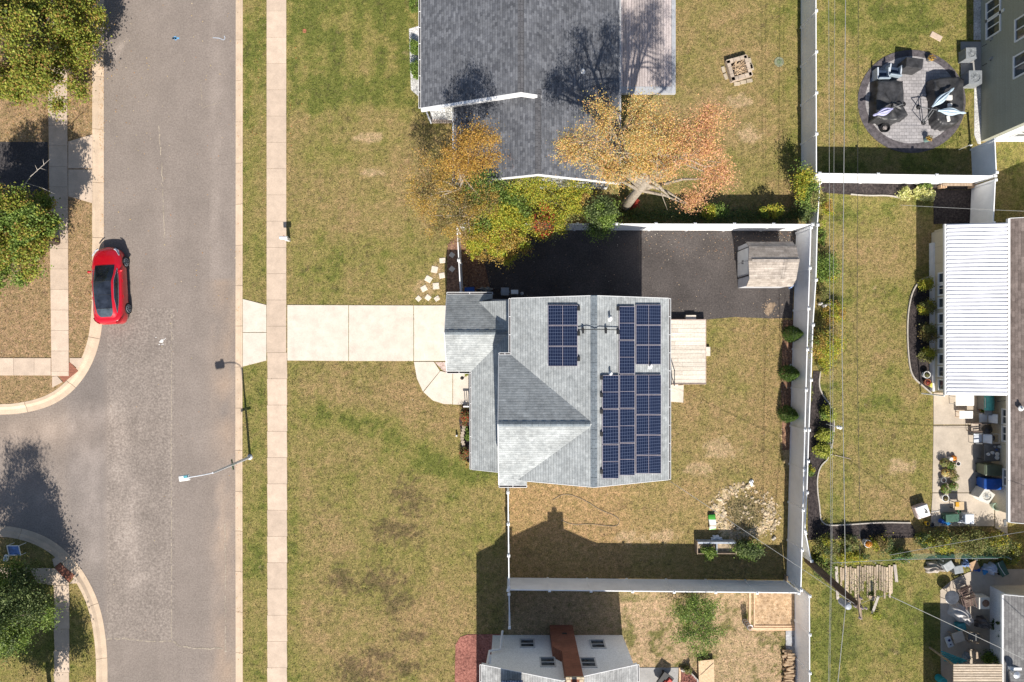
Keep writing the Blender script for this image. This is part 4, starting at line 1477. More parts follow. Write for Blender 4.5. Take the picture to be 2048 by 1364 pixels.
fence('fence', [T(1619, 1192), T(1620, 1500)], FH, 'white privacy fence at the south-east, beside the stacked firewood')
fence('fence', [T(1018, 1188), T(1019, 1255)], FH, 'thin white fence piece reaching the white house from the north', 2.0)
LOW = 1.2
low = [(1640, 365), (1635, 450), (1632, 560), (1626, 650), (1622, 760), (1618, 860), (1614, 985), (1610, 1062)]
fence('fence', [T(a, b, LOW) for a, b in low], LOW, 'low white fence close behind the east privacy fence, tangled with vines', 2.4)
fence('fence', [T(1611, 1066, LOW), T(1623, 1122, LOW)], LOW, 'low white fence end piece slanting to the utility pole', 2.0)
# green wire fence below the hedge
wf = thing('wire_fence', 'green wire garden fence with pale top rail below the hedge', 'fence', P(1830, 1117))
m = MB().path([P(1662, 1126, 1.1), P(1800, 1119, 1.15), P(1900, 1117, 1.15), P(1996, 1117, 1.1)], .012, 5)
m.build('top_rail', GALV, wf)
a, b = P(1775, 1108, 0), P(1996, 1104, 0)
m = MB()
for k in range(70):
    p = a.lerp(b, k / 69)
    m.path([p, (p.x, p.y - .01, 1.08)], .006, 3)
for k in range(8):
    m.path([a + Vector((0, 0, .1 + .13 * k)), b + Vector((0, 0, .1 + .13 * k))], .006, 3)
m.build('mesh', M('green wire', (.10, .28, .22), .5), wf)
for k in range(6):
    p = P(1665, 1116).lerp(P(1994, 1106), k / 5)
    MB().tube((p.x, p.y, -.05), (p.x, p.y, 1.12), .025).build('post', GALV, wf)

# ---------------------------------------------------------------- red car
RED = None
m_, nt, b_ = newmat('red car paint')
b_.inputs['Base Color'].default_value = (.55, .006, .018, 1)
b_.inputs['Metallic'].default_value = .1
b_.inputs['Roughness'].default_value = .3
b_.inputs['Coat Weight'].default_value = 1
b_.inputs['Coat Roughness'].default_value = .04
RED = m_
CGLASS = glassy('tinted car glass', (.012, .015, .02), .05)
CROOF = glassy('car glass roof', (.018, .022, .032), .08)
CHROME = M('chrome strip', (.7, .7, .72), .2, 5, .05, metal=.9)
TYRE = M('tyre rubber', (.018, .018, .018), .85, 9, .25)


def ip(x, tab):
    return float(np.interp(x, [q[0] for q in tab], [q[1] for q in tab]))


car = thing('parked_car', 'red car with black glass roof parked at the kerb', 'car', (-24.63, 3.62, -.095), math.radians(3))
WID = [(-2.36, .42), (-2.30, .64), (-2.18, .77), (-1.9, .875), (-1.4, .925), (0, .93), (1.2, .925), (1.7, .89), (2.0, .80), (2.2, .64), (2.31, .42), (2.36, .18)]
SHZ = [(-2.36, .80), (-2.2, .98), (-1.9, .98), (-1.2, .93), (0, .90), (1.2, .86), (1.8, .74), (2.2, .62), (2.36, .52)]     # shoulder height
TOPZ = [(-2.36, .86), (-2.25, 1.06), (-2.0, 1.10), (-1.85, 1.09), (-1.0, 1.05), (.9, 1.0), (1.3, .97), (1.8, .85), (2.15, .72), (2.36, .56)]
ys = np.concatenate([[-2.36, -2.33, -2.28], np.linspace(-2.2, 2.1, 40), [2.2, 2.27, 2.32, 2.36]])


def body_pt(u, v):
    y = float(np.interp(v, np.linspace(0, 1, len(ys)), ys))
    w_, zs, zt = ip(y, WID), ip(y, SHZ), ip(y, TOPZ)
    prof = [(1.0 * w_ * .93, .20), (w_ * .985, .34), (w_, .55), (w_ * .995, zs - .12), (w_ * .965, zs - .02), (w_ * .88, zs + (zt - zs) * .45), (w_ * .62, zs + (zt - zs) * .86), (0, zt)]
    q = prof + [(-a, c) for a, c in prof[-2::-1]]
    k = u * (len(q) - 1)
    i = min(int(k), len(q) - 2)
    f_ = k - i
    return (q[i][0] * (1 - f_) + q[i + 1][0] * f_, y, q[i][1] * (1 - f_) + q[i + 1][1] * f_)


m = MB().grid(body_pt, 15, len(ys))
for end in (0, len(ys) - 1):
    ids = [end * 15 + i for i in range(15)]
    m.f.append(tuple(ids if end == 0 else ids[::-1]))
body = m.build('body', RED, car, smooth=True, local=True)
sb = body.modifiers.new('subsurf', 'SUBSURF')
sb.levels = sb.render_levels = 2
GW = [(-2.0, .60), (-1.7, .70), (-1.2, .76), (0, .80), (.6, .79), (1.0, .76), (1.28, .72)]
GZr = [(-2.0, 1.09), (-1.7, 1.22), (-1.4, 1.31), (-.9, 1.41), (-.3, 1.445), (.1, 1.435), (.4, 1.36), (.8, 1.18), (1.28, .965)]
GZb = [(-2.0, 1.05), (-1, 1.0), (0, .97), (1.28, .93)]
gyv = np.linspace(-2.0, 1.28, 34)


def cab(y, th):
    w_, zr, zb = ip(y, GW), ip(y, GZr), ip(y, GZb)
    c_, s_ = math.cos(th), math.sin(th)
    p_ = .62
    return (w_ * math.copysign(abs(c_) ** p_, c_) * (1 - .0 * s_) * (.80 + .2 * (1 - s_)), y, zb - .03 + (zr - zb + .03) * abs(s_) ** .75)


def cab_part(name, y0, y1, t0, t1, mat, nt_=9, lift=0.0, taper=None):
    yy = np.linspace(y0, y1, max(3, int((y1 - y0) / .09)))

    def fn(u, v):
        y = y0 + (y1 - y0) * v
        a, b = t0, t1
        if taper:
            a, b = taper(y, a, b)
        x, y, z = cab(y, a + (b - a) * u)
        return (x * (1 + lift * .5), y, z + lift)
    return MB().grid(fn, nt_, len(yy)).build(name, mat, car, smooth=True, local=True)


cab_part('cabin_shell', -2.0, 1.28, 0, PI, RED, 25)
A0 = math.radians(47)
cab_part('windshield', .22, 1.22, A0, PI - A0, CGLASS, 13, .006, lambda y, a, b: (a - .25 * (y - .22) ** .7, b + .25 * (y - .22) ** .7))
cab_part('glass_roof', -1.42, .20, A0, PI - A0, CROOF, 11, .007, lambda y, a, b: (a, b))
cab_part('rear_window', -1.93, -1.44, A0, PI - A0, glassy('rear window glass', (.05, .065, .08), .1), 13, .008, lambda y, a, b: (a + .9 * max(0, (-1.62 - y) / .31) ** 3 * .35, b - .9 * max(0, (-1.62 - y) / .31) ** 3 * .35))
for a, b in ((.08, .56), (PI - .56, PI - .08)):
    def tp(y, a_, b_):
        k = min(1, max(.02, min((1.02 - y) / .75, (y + 1.72) / .9))) ** .7
        mid = .18 if a_ < 1 else PI - .18
        return (mid + (a_ - mid) * k, mid + (b_ - mid) * k)
    cab_part('side_window', -1.70, 1.0, a, b, CGLASS, 5, .006, tp)
    m = MB()
    for edge in (0, 1):
        pts = []
        for y in np.linspace(-1.70, 1.0, 26):
            q = tp(y, a, b)
            x, y_, z = cab(y, q[edge])
            pts.append((x * 1.012, y_, z + .012))
        m.path(pts, .011, 5)
    m.build('chrome_trim', CHROME, car, local=True)
m = MB()
for yy in (.21, -.62, -1.43):
    m.path([(lambda q: (q[0], q[1], q[2] + .009))(cab(yy, t)) for t in np.linspace(A0, PI - A0, 9)], .009, 4)
m.build('roof_seam', BLACK, car, local=True)
for sx in (-1, 1):
    for yy in (1.44, -1.42):
        m = MB()
        prof = [(.335, -.11), (.345, -.05), (.345, .05), (.335, .11)]
        vs, fs = [], []
        for r_, o_ in prof:
            for k in range(24):
                a = 2 * PI * k / 24
                vs.append((sx * (.835 + o_), yy + r_ * math.cos(a), .345 + r_ * math.sin(a)))
        for i in range(3):
            for k in range(24):
                fs.append((i * 24 + k, i * 24 + (k + 1) % 24, (i + 1) * 24 + (k + 1) % 24, (i + 1) * 24 + k))
        fs += [tuple(range(24)), tuple(range(72, 96))]
        m.add(vs, fs)
        wh = m.build('wheel', TYRE, car, local=True)
        m = MB()
        for k in range(9):
            a = 2 * PI * k / 9
            m.path([(sx * .952, yy + .05 * math.cos(a), .345 + .05 * math.sin(a)), (sx * .95, yy + .235 * math.cos(a + .15), .345 + .235 * math.sin(a + .15))], .019, 4)
        m.path([(sx * .948, yy + .24 * math.cos(2 * PI * k / 20), .345 + .24 * math.sin(2 * PI * k / 20)) for k in range(21)], .018, 5)
        m.build('rim', GREYM, wh, local=True)
    m = MB().ell((sx * .97, .86, .98), (.11, .085, .075), 10, 7)
    m.path([(sx * .80, .88, .95), (sx * .95, .87, .96)], .03, 5)
    m.build('wing_mirror', RED, car, smooth=True, local=True)
    m = MB()
    m.add([(sx * .46, 2.20, .705), (sx * .60, 2.12, .735), (sx * .80, 1.80, .80), (sx * .815, 1.84, .73), (sx * .70, 2.13, .64), (sx * .52, 2.27, .63)], [(0, 1, 2, 3, 4, 5)])
    for v_ in range(6):
        x, y, z = m.v[v_]
        m.v[v_] = (x, y + .02, z + .045)
    hl = m.build('headlight', M('headlight lens', (.55, .6, .68), .15, 8, .3), car, local=True)
    sd_ = hl.modifiers.new('solid', 'SOLIDIFY')
    sd_.thickness = .05
    m = MB().add([(sx * .50, -2.26, 1.04), (sx * .74, -2.15, 1.03), (sx * .86, -1.96, .99), (sx * .855, -2.03, .90), (sx * .72, -2.25, .88), (sx * .52, -2.34, .92)], [(0, 1, 2, 3, 4, 5)])
    tl = m.build('tail_light', M('tail light', (.25, .01, .015), .2), car, local=True)
    sd_ = tl.modifiers.new('solid', 'SOLIDIFY')
    sd_.thickness = .06
    for yy in (.25, -.72):
        MB().box(min(sx * .925, sx * .955), max(sx * .925, sx * .955), yy - .1, yy + .1, .80, .83).build('door_handle', RED, car, local=True)

# ---------------------------------------------------------------- street lamp with street-name blades
base = P(500, 914)
lamp = thing('street_lamp', 'tall white street lamp on the verge reaching over the road', 'street lamp', base)
STEEL = M('pale lamp steel', (.62, .64, .68), .4, 4, .08)
top = P(426, 947, 5.0)
top.x, top.y = base.x, base.y
MB().path([(base.x, base.y, -.1), (base.x, base.y, 2.5), (base.x, base.y, 5.0)], [.085, .07, .05], 10).build('pole', STEEL, lamp)
MB().lathe([(.17, -.05), (.17, .04), (.12, .1), (.09, .12)], base.x, base.y, 14).build('pole_base', STEEL, lamp)
head = P(375, 955, 5.3)
a = Vector((base.x, base.y, 4.95))
MB().path([a, a.lerp(head, .3) + Vector((0, 0, .16)), a.lerp(head, .65) + Vector((0, 0, .12)), head], .028, 7).build('arm', STEEL, lamp)
dr = (head - a).normalized()
m = MB()
ang = math.atan2(dr.y, dr.x)
m.obox(head.x + dr.x * .2, head.y + dr.y * .2, 5.22, 5.36, .62, .34, ang, .8)
m.obox(head.x + dr.x * .2, head.y + dr.y * .2, 5.14, 5.219, .52, .30, ang)
hd = m.build('lamp_head', WHITEP, lamp, bevel=.03)
MB().obox(head.x + dr.x * .05, head.y + .06, 5.361, 5.44, .2, .13, ang).build('photocell', M('teal cap', (.12, .38, .45), .4), hd)
for k, (aa, zz) in enumerate(((.25, 2.62), (1.75, 2.42))):
    m = MB().obox(base.x, base.y + .0, zz, zz + .16, .62, .018, aa)
    m.build('street_sign', M('green sign', (.02, .12, .06), .4), lamp)

# ---------------------------------------------------------------- utility pole and wires
ub, ut = P(1616, 1120), P(1719, 1214, 7.0)
up = thing('utility_pole', 'leaning dark wooden utility pole with transformer above the weathered planks', 'utility pole', ub)
MB().path([ub - Vector((0, 0, .3)), ub.lerp(ut, .5), ut], [.23, .20, .16], 12).build('pole', POLEM, up)
m = MB()
m.obox(ut.x, ut.y, ut.z - .05, ut.z + .06, .12, 1.25, .1)
m.obox(ut.x, ut.y + .02, ut.z - .9, ut.z - .8, .75, .12, .1)
m.build('crossarm', OLDW, up)
tc = ub.lerp(ut, .90) + Vector((-.42, -.14, 0))
m = MB().lathe([(.16, tc.z - .45), (.18, tc.z - .42), (.18, tc.z + .3), (.14, tc.z + .36), (.05, tc.z + .38)], tc.x, tc.y, 14)
m.path([(tc.x, tc.y, tc.z), ub.lerp(ut, .9)], .05, 6)
m.build('transformer', M('pale grey transformer', (.36, .39, .44), .4, 5, .1), up)
m = MB()
for dx, dy in ((0, .5), (.06, .0), (-.05, -.5), (.25, 0), (-.3, .1)):
    m.lathe([(.05, ut.z + .06), (.07, ut.z + .1), (.04, ut.z + .16), (.06, ut.z + .2), (.02, ut.z + .24)], ut.x + dx, ut.y + dy, 8)
m.build('insulator', M('porcelain', (.35, .28, .27), .25), up)


def wire(pts, r_, m, label, sag=0.0):
    q = []
    for (a, b) in zip(pts[:-1], pts[1:]):
        a, b = Vector(a), Vector(b)
        for k in range(12):
            t = k / 12
            q.append(a.lerp(b, t) - Vector((0, 0, sag * 4 * t * (1 - t))))
    q.append(Vector(pts[-1]))
    o = MB().path(q, r_, 5).build('power_line', m, smooth=True)
    tag(o, label, 'power line', 'overhead wires along the back fences')
    return o


WL = M('aluminium wire', (.33, .33, .32), .4, 3, .1)
WD = M('dark wire', (.05, .05, .055), .5, 3, .1)
wire([P(1657, -90, 7.2), P(1660, 700, 7), P(1662, 1100, 7), P(1655, 1450, 7)], .009, WL, 'thin grey wire nearest the low white fence, running north to south')
wire([P(1670, -90, 7.2), P(1666, 700, 7), P(1664, 1100, 7), P(1658, 1450, 7)], .008, WL, 'thin faint wire just right of the westernmost overhead wire')
wire([P(1692, -90, 6.6), P(1684, 700, 6.5), P(1690, 1100, 6.5), P(1691, 1214, 6.6), P(1667, 1450, 6.4)], .017, WL, 'thick twisted pale cable passing the transformer')
wire([P(1717, -90, 7.3), P(1714, 700, 7.2), P(1720, 1050, 7.2), ut], .010, WD, 'dark wire over the lawn, easternmost of the overhead wires, ending at the pole top')
DR = 'service drops from the pole'
for pts, r_, m, lab in [([P(1338, 961, 5.3), ut + Vector((-.1, .05, -.2))], .011, WL, 'pale service cable from the solar house corner to the utility pole'),
                        ([P(1776, 1190, 6.6), P(2120, 1352, 4.6)], .016, WL, 'thick pale cable running from the planks down to the grey roof'),
                        ([ut + Vector((.1, 0, -.3)), P(1776, 1190, 6.6)], .008, WL, 'thin cable end leaving the pole top eastward'),
                        ([P(1780, 1110, 6.0), P(2120, 1052, 4.4)], .010, WL, 'pale cable crossing the hedge toward the brown roof'),
                        ([P(1800, 410, 6), P(2120, 425, 6)], .008, WL, 'thin pale wire over the square of shaded mulch')]:
    o = wire(pts, r_, m, lab, .1)
    o['group'] = DR

# ---------------------------------------------------------------- plants
PAL = {
    'maple': [(.26, .30, .04), (.33, .36, .055), (.19, .24, .035), (.12, .17, .025), (.31, .34, .055), (.36, .30, .06), (.34, .21, .06)],
    'green': [(.14, .22, .04), (.20, .29, .06), (.09, .15, .025), (.27, .35, .075)],
    'dark': [(.09, .135, .04), (.14, .19, .06), (.06, .095, .03), (.22, .27, .1)],
    'yellow': [(.50, .31, .06), (.42, .27, .06), (.38, .29, .08), (.32, .27, .08), (.56, .38, .09), (.28, .16, .06)],
    'yelgreen': [(.42, .43, .05), (.30, .36, .04), (.5, .44, .06), (.2, .27, .035), (.55, .43, .06)],
    'orange': [(.72, .42, .17), (.74, .40, .2), (.68, .46, .15), (.72, .5, .2), (.6, .33, .17)],
    'gold': [(.66, .47, .13), (.72, .52, .18), (.55, .48, .2), (.64, .41, .1), (.46, .46, .22)],
    'pink': [(.76, .41, .26), (.72, .36, .21), (.78, .46, .27), (.62, .31, .18)],
    'red': [(.5, .06, .04), (.6, .10, .06), (.38, .05, .03)],
    'lime': [(.36, .40, .05), (.46, .48, .08), (.22, .27, .03), (.52, .5, .13)],
    'olive': [(.21, .23, .065), (.28, .29, .09), (.13, .16, .04), (.34, .34, .12), (.22, .16, .07)],
    'brown': [(.26, .18, .08), (.33, .25, .1), (.18, .14, .05), (.22, .22, .06)],
    'hosta': [(.62, .6, .22), (.72, .7, .36), (.45, .48, .14)],
    'conifer': [(.06, .12, .02), (.10, .17, .03), (.04, .08, .015), (.13, .2, .04)],
}


FINE = .66


def leaf_mesh(name, C_, Nn, size, pal, parent, up=.55, seed=0, droop=0.0, aspect=.62, mixpal=None):
    """C_ = leaf centres; every leaf is a small folded diamond with its own colour"""
    r = np.random.RandomState(seed)
    n = len(C_)
    size = size * FINE
    nr = r.normal(size=(n, 3))
    nr[:, 2] = np.abs(nr[:, 2]) + up
    nr /= np.linalg.norm(nr, axis=1)[:, None]
    t = np.cross(nr, r.normal(size=(n, 3)))
    t /= np.linalg.norm(t, axis=1)[:, None]
    b = np.cross(nr, t)
    s_ = size * r.uniform(.6, 1.35, n)[:, None]
    V = np.stack([C_ - t * s_ * .5, C_ + b * s_ * aspect * .5 - nr * s_ * .1, C_ + t * s_ * .5, C_ - b * s_ * aspect * .5 - nr * s_ * .1], 1)
    me = bpy.data.meshes.new(name)
    me.vertices.add(4 * n)
    me.vertices.foreach_set('co', V.ravel())
    me.loops.add(4 * n)
    me.loops.foreach_set('vertex_index', np.arange(4 * n))
    me.polygons.add(n)
    me.polygons.foreach_set('loop_start', np.arange(n) * 4)
    me.update()
    me.materials.append(LEAF)
    o = bpy.data.objects.new(name, me)
    COL.objects.link(o)
    cols = np.array(pal)
    cc = cols[r.randint(0, len(cols), n)]
    cc = cc * r.uniform(.75, 1.2, n)[:, None]
    if mixpal is not None:
        cc = mixpal(C_, cc, r)
    set_tint(o, np.clip(cc, 0, .9))
    if parent is not None:
        o.parent = parent
        o.location = -parent.location
    return o


def in_ell(r, n, c, rad, shell=.45):
    v = r.normal(size=(n, 3))
    v /= np.linalg.norm(v, axis=1)[:, None]
    q = r.uniform(shell, 1, n) ** .6
    return np.array(c) + v * q[:, None] * np.array(rad)


def clumps(r, centres, per, spread, flat=.6):
    n = len(centres)
    k = r.poisson(per / FINE ** 1.5, n) + 3
    base_ = np.repeat(centres, k, 0)
    sp = np.repeat(spread * r.uniform(.55, 1.3, n), k)
    return base_ + r.normal(size=base_.shape) * sp[:, None] * np.array([1, 1, flat])


def tree(label, base, h_trunk, lobes, nclump, per, size, pal, seed, name='tree', cat='tree', trunk_r=.16, spread=.38, bark=BARK, limbs=26, group=None, mixpal=None, shell=.45, up=.55, lean=None):
    """lobes = [(centre, radii, weight)] of the crown; limbs run from the trunk into the clumps"""
    r = np.random.RandomState(seed)
    t = thing(name, label, cat, (base[0], base[1], 0), 0, group)
    cs = []
    tot = sum(l[2] for l in lobes)
    for c, rad, wgt in lobes:
        cs.append(in_ell(r, max(3, int(nclump * wgt / tot)), c, rad, shell))
    cs = np.concatenate(cs)
    cs[:, 2] = np.maximum(cs[:, 2], .25)
    leaves = clumps(r, cs, per, spread)
    leaves[:, 2] = np.maximum(leaves[:, 2], .06)
    leaf_mesh('crown', leaves, None, size, PAL[pal] if isinstance(pal, str) else pal, t, up, seed + 1, mixpal=mixpal)
    top_ = Vector((lean[0], lean[1], h_trunk)) if lean else Vector((base[0], base[1], h_trunk))
    b0 = Vector((base[0], base[1], -.1))
    m = MB().path([b0, b0.lerp(top_, .35) + Vector((.03, .02, 0)), top_], [trunk_r * 1.25, trunk_r, trunk_r * .75], 10)
    sel = r.choice(len(cs), min(limbs, len(cs)), replace=False)
    main = []
    for k, i in enumerate(sel):
        e = Vector(cs[i])
        s0 = b0.lerp(top_, r.uniform(.6, 1.0)) if h_trunk > 1 else b0
        if main and k % 3:
            s0 = min(main, key=lambda q: (q - e).length)
        md = s0.lerp(e, .5) + Vector((r.normal() * .15, r.normal() * .15, r.uniform(0, .25)))
        if not main or k % 3 == 0:
            main.append(md)
            main.append(s0.lerp(e, .8))
        r0 = max(.015, trunk_r * (.45 if k % 3 == 0 else .22))
        m.path([s0, md, e], [r0, r0 * .6, r0 * .15], 5, cap=False)
    m.build('trunk', bark, t, smooth=True)
    return t


def E(px, py, z, rx, ry, rz, wgt=1.0):
    return (tuple(P(px, py, z)), (rx, ry, rz), wgt)


def patches(pal_list, scale, seed):
    """leaf colour varies from limb to limb: pick a palette by slow noise through the crown"""
    def fn(Cn, cc, r):
        q = fbm(Cn[:, 0] * 1.0 + 40 + seed, Cn[:, 1] + 90 + Cn[:, 2] * .6, scale, 2)
        out = cc.copy()
        ks_ = np.linspace(q.min(), q.max(), len(pal_list) + 1)
        for i, pn in enumerate(pal_list):
            s_ = (q >= ks_[i]) & (q <= ks_[i + 1])
            a = np.array(PAL[pn])
            out[s_] = a[r.randint(0, len(a), s_.sum())] * r.uniform(.75, 1.2, s_.sum())[:, None]
        return out
    return fn


def sublobes(c, rad, n, r_, seed):
    """break one big crown volume into many limb-sized leaf masses with gaps between them"""
    r = np.random.RandomState(seed + 300)
    out = []
    for _ in range(n * 12):
        v = r.normal(size=3)
        v /= np.linalg.norm(v)
        if v[2] < -.45:
            continue
        q = np.array(c) + v * np.array(rad) * r.uniform(.6, .98)
        s_ = r_ * r.uniform(.7, 1.25)
        if all(np.linalg.norm(q - np.array(o[0])) > .82 * r_ for o in out):
            out.append((tuple(q), (s_, s_, s_ * .62), s_ ** 2))
        if len(out) >= n:
            break
    return out


tree('large green maple with yellowing tips at the top left corner', (-27.2, 17.0), 3.0,
     sublobes(P(40, 80, 3.9), (3.6, 3.5, 2.3), 34, .85, 1) + sublobes(P(135, 45, 2.8), (1.8, 2.2, 1.2), 12, .7, 2) + sublobes(P(40, 178, 3.0), (3.2, 1.0, 1.0), 12, .7, 3) +
     [E(150, 142, 2.4, .8, .6, .5, .5), E(178, 40, 2.1, .7, .8, .6, .6), E(180, -20, 2.4, .8, .8, .6, .6), E(60, -60, 4.6, 3.0, 2.2, 1.6, 4)],
     330, 140, .19, 'maple', 21, trunk_r=.24, spread=.27, shell=.35, limbs=70)
tree('rounded green maple on the lawn north-west of the red car', (-28.2, 6.4), 2.6,
     sublobes(P(-5, 455, 3.9), (2.4, 2.2, 2.0), 24, .75, 4) + sublobes(P(70, 455, 2.6), (.9, 1.6, .9), 9, .62, 5) + sublobes(P(5, 530, 2.6), (2.1, .8, .7), 9, .6, 6),
     250, 130, .19, 'maple', 22, trunk_r=.2, spread=.26, shell=.35, limbs=60, mixpal=patches(['maple', 'green', 'maple', 'maple'], .9, 9))
ev = tree('dense dark evergreen tree at the bottom left street corner', (-29.4, -15.2), 5.5,
     sublobes((-29.6, -15.3, 2.4), (2.3, 2.1, 1.4), 22, .7, 7) + sublobes((-29.5, -15.2, 4.4), (1.7, 1.7, 1.4), 16, .6, 8) + [ ((-29.4, -15.1, 6.4), (1.2, 1.2, 1.3), .9), ((-29.2, -15, 7.7), (.5, .5, .9), .3), ((-27.9, -14.4, 2.4), (.9, 1.0, .9), .4), ((-28.0, -15.9, 2.2), (.85, 1.5, .9), .5), ((-30.5, -15, 6.6), (.6, .6, 1.2), .3)],
     330, 100, .16, 'dark', 23, trunk_r=.2, spread=.33, mixpal=patches(['dark', 'green', 'dark'], .7, 5))
tree('leafy tree at the bottom edge of the photo south of the evergreen', (-28.6, -22.2), 2.6,
     [((-28.3, -21.8, 3.6), (2.2, 1.7, 1.2), 1.4), ((-28.6, -22.4, 4.8), (1.5, 1.3, 1), 1)], 110, 120, .19, 'green', 24, trunk_r=.15, spread=.36, shell=.6)
# bare twig sticking out between the two maples
m = MB()
bt = [P(45, 375, 3.2), P(62, 352, 3.8), P(100, 318, 4.4)]
m.path(bt, [.03, .02, .006], 5)
for a, b in (((62, 352, 3.8), (70, 345, 4.2)), ((80, 336, 4.1), (92, 340, 4.4)), ((75, 340, 4.0), (70, 330, 4.4)), ((52, 366, 3.5), (85, 376, 3.9)), ((85, 376, 3.9), (110, 388, 4.0)), ((88, 330, 4.2), (86, 318, 4.6))):
    m.path([P(*a), P(*b)], [.018, .005], 4)
m.path([(-28.2, 6.6, 2.2), P(30, 392, 2.8), P(45, 375, 3.2)], [.05, .04, .03], 5)
t = [o for o in bpy.data.objects if o.get('label', '').startswith('rounded green maple')][0]
m.build('dead_branch', M('dead grey twig', (.42, .38, .34), .8, 6, .2), t)

# autumn trees between the slate house and the asphalt yard
tree('sparse yellow-brown birch spreading over the front lawn and slate eave', (-2.9, 8.6), 4.6,
     [E(945, 300, 7.6, 1.5, 1.1, .8, 1.5), E(890, 400, 4.4, 1.9, 1.5, .9, 1.5), E(860, 340, 4.8, 1.2, 1.0, .7, .7), E(960, 400, 4.6, 1.2, 1.1, .8, .8), E(900, 455, 3.6, 1.5, .8, .7, .8), E(965, 272, 8.2, .9, .7, .6, .6), E(925, 330, 6.6, 1.1, .8, .6, .7), E(835, 390, 4.2, .8, .9, .6, .35)],
     320, 44, .115, 'yellow', 31, trunk_r=.12, spread=.24, bark=BARKL, limbs=60, mixpal=lambda Cn, cc, r: np.where((Cn[:, 2] + r.normal(size=len(Cn)) * .6 > 5.6)[:, None], np.array([(.52, .30, .06), (.58, .34, .07), (.42, .24, .06), (.5, .36, .08), (.3, .17, .06)])[r.randint(0, 5, len(Cn))] * r.uniform(.75, 1.15, len(Cn))[:, None], patches(['yellow', 'yellow', 'brown', 'yellow'], .7, 2)(Cn, cc, r)), shell=.2)
tree('bushy bright green tree north of the asphalt yard fence', P(1000, 428), 1.6,
     [E(960, 375, 4.3, 1.1, .7, .6, .6), E(1000, 405, 3.6, 1.25, 1.2, .8, 1.2), E(990, 450, 3.0, 1.2, .8, .7, .8), E(1030, 420, 3.3, .9, 1.0, .7, .7)],
     130, 55, .15, 'green', 32, trunk_r=.1, spread=.3, mixpal=patches(['yelgreen', 'green', 'green'], .6, 7))
tree('yellow-green shrub drooping over the fence onto the black asphalt', P(985, 462), 1.8,
     [E(960, 470, 2.9, 1.1, .7, .5, .8), E(1010, 480, 2.9, 1.2, .8, .5, 1.2), E(945, 480, 2.6, .7, .5, .4, .4)] +
     [E(a, b, 2.3, .16, .55, .25, .22) for a, b in ((940, 498), (962, 500), (985, 503), (1003, 506), (1018, 512), (1030, 500), (1050, 488))],
     170, 38, .13, 'yelgreen', 33, cat='shrub', name='shrub', trunk_r=.07, spread=.2, mixpal=patches(['yelgreen', 'yellow', 'yelgreen'], .8, 1))
sh_ = [o for o in bpy.data.objects if o.get('label', '').startswith('yellow-green shrub drooping')][0]
rr = np.random.RandomState(34)
for k, (a, b) in enumerate([(936, 500), (944, 520), (962, 502), (978, 508), (990, 512), (1003, 510), (1014, 522), (1026, 520), (1040, 500), (1056, 492)]):
    p0, p1 = P(970 + (a - 970) * .75, 470, 3.0), P(a, b, 2.0)
    tt = rr.uniform(0, 1, 420) ** .8
    q = np.array(p0)[None] + (np.array(p1) - np.array(p0))[None] * tt[:, None] + rr.normal(size=(420, 3)) * (np.array([.10, .07, .08]) * (1.25 - tt[:, None] * .9))
    q[:, 2] += .35 * tt * (1 - tt) * 2
    leaf_mesh('foliage', q, None, .14, PAL['yelgreen'][:3] + PAL['yelgreen'][4:], sh_, .5, 350 + k)
tree('tangled yellow-brown shrub with scarlet tips at the slate gable end', P(1095, 410), 1.4,
     [E(1080, 385, 3.4, 1.2, .9, .7, 1), E(1120, 415, 3.0, 1.3, .9, .7, 1.1), E(1085, 450, 2.8, 1.4, .7, .6, 1), E(1040, 378, 3.7, .8, .6, .5, .5), E(1150, 380, 3.6, .9, .6, .5, .5)],
     170, 46, .125, 'yelgreen', 34, cat='shrub', name='shrub', trunk_r=.08, spread=.2, limbs=40,
     mixpal=lambda Cn, cc, r: np.where(((((Cn[:, 0] - 1.85) / .62) ** 2 + ((Cn[:, 1] - 7.1) / 1.0) ** 2 < 1) & (r.rand(len(Cn)) < .34))[:, None], np.array(PAL['red'])[r.randint(0, 3, len(Cn))], patches(['yellow', 'yelgreen', 'yelgreen', 'olive'], .8, 6)(Cn, cc, r)))
tree('dark green shrub hanging over the middle of the north fence', P(1205, 432), 1.5,
     [E(1205, 425, 2.8, .9, .7, .7, 1), E(1200, 455, 2.4, .6, .4, .4, .5)], 70, 48, .14, 'green', 35, cat='shrub', name='shrub', trunk_r=.06, spread=.24, mixpal=patches(['green', 'dark', 'green'], .8, 4))
m = MB()
rr = np.random.RandomState(4)
tb = thing('bare_shrub', 'leafless pinkish twiggy shrub against the slate roof edge', 'shrub', P(1035, 372))
for k in range(26):
    a = P(1035 + rr.normal() * 3, 372, 0)
    e = P(1035 + rr.normal() * 22, 330 + rr.normal() * 22, 4.2 + rr.normal() * .4)
    md = a.lerp(e, .55) + Vector((rr.normal() * .2, rr.normal() * .2, .3))
    m.path([a, md, e], [.03, .016, .004], 4)
    for _ in range(4):
        s0 = md.lerp(e, rr.uniform(0, .8))
        m.path([s0, s0 + Vector((rr.normal() * .35, rr.normal() * .35, rr.uniform(.05, .4)))], [.009, .003], 3)
m.build('stem', M('pinkish twigs', (.34, .23, .19), .8, 8, .25), tb)

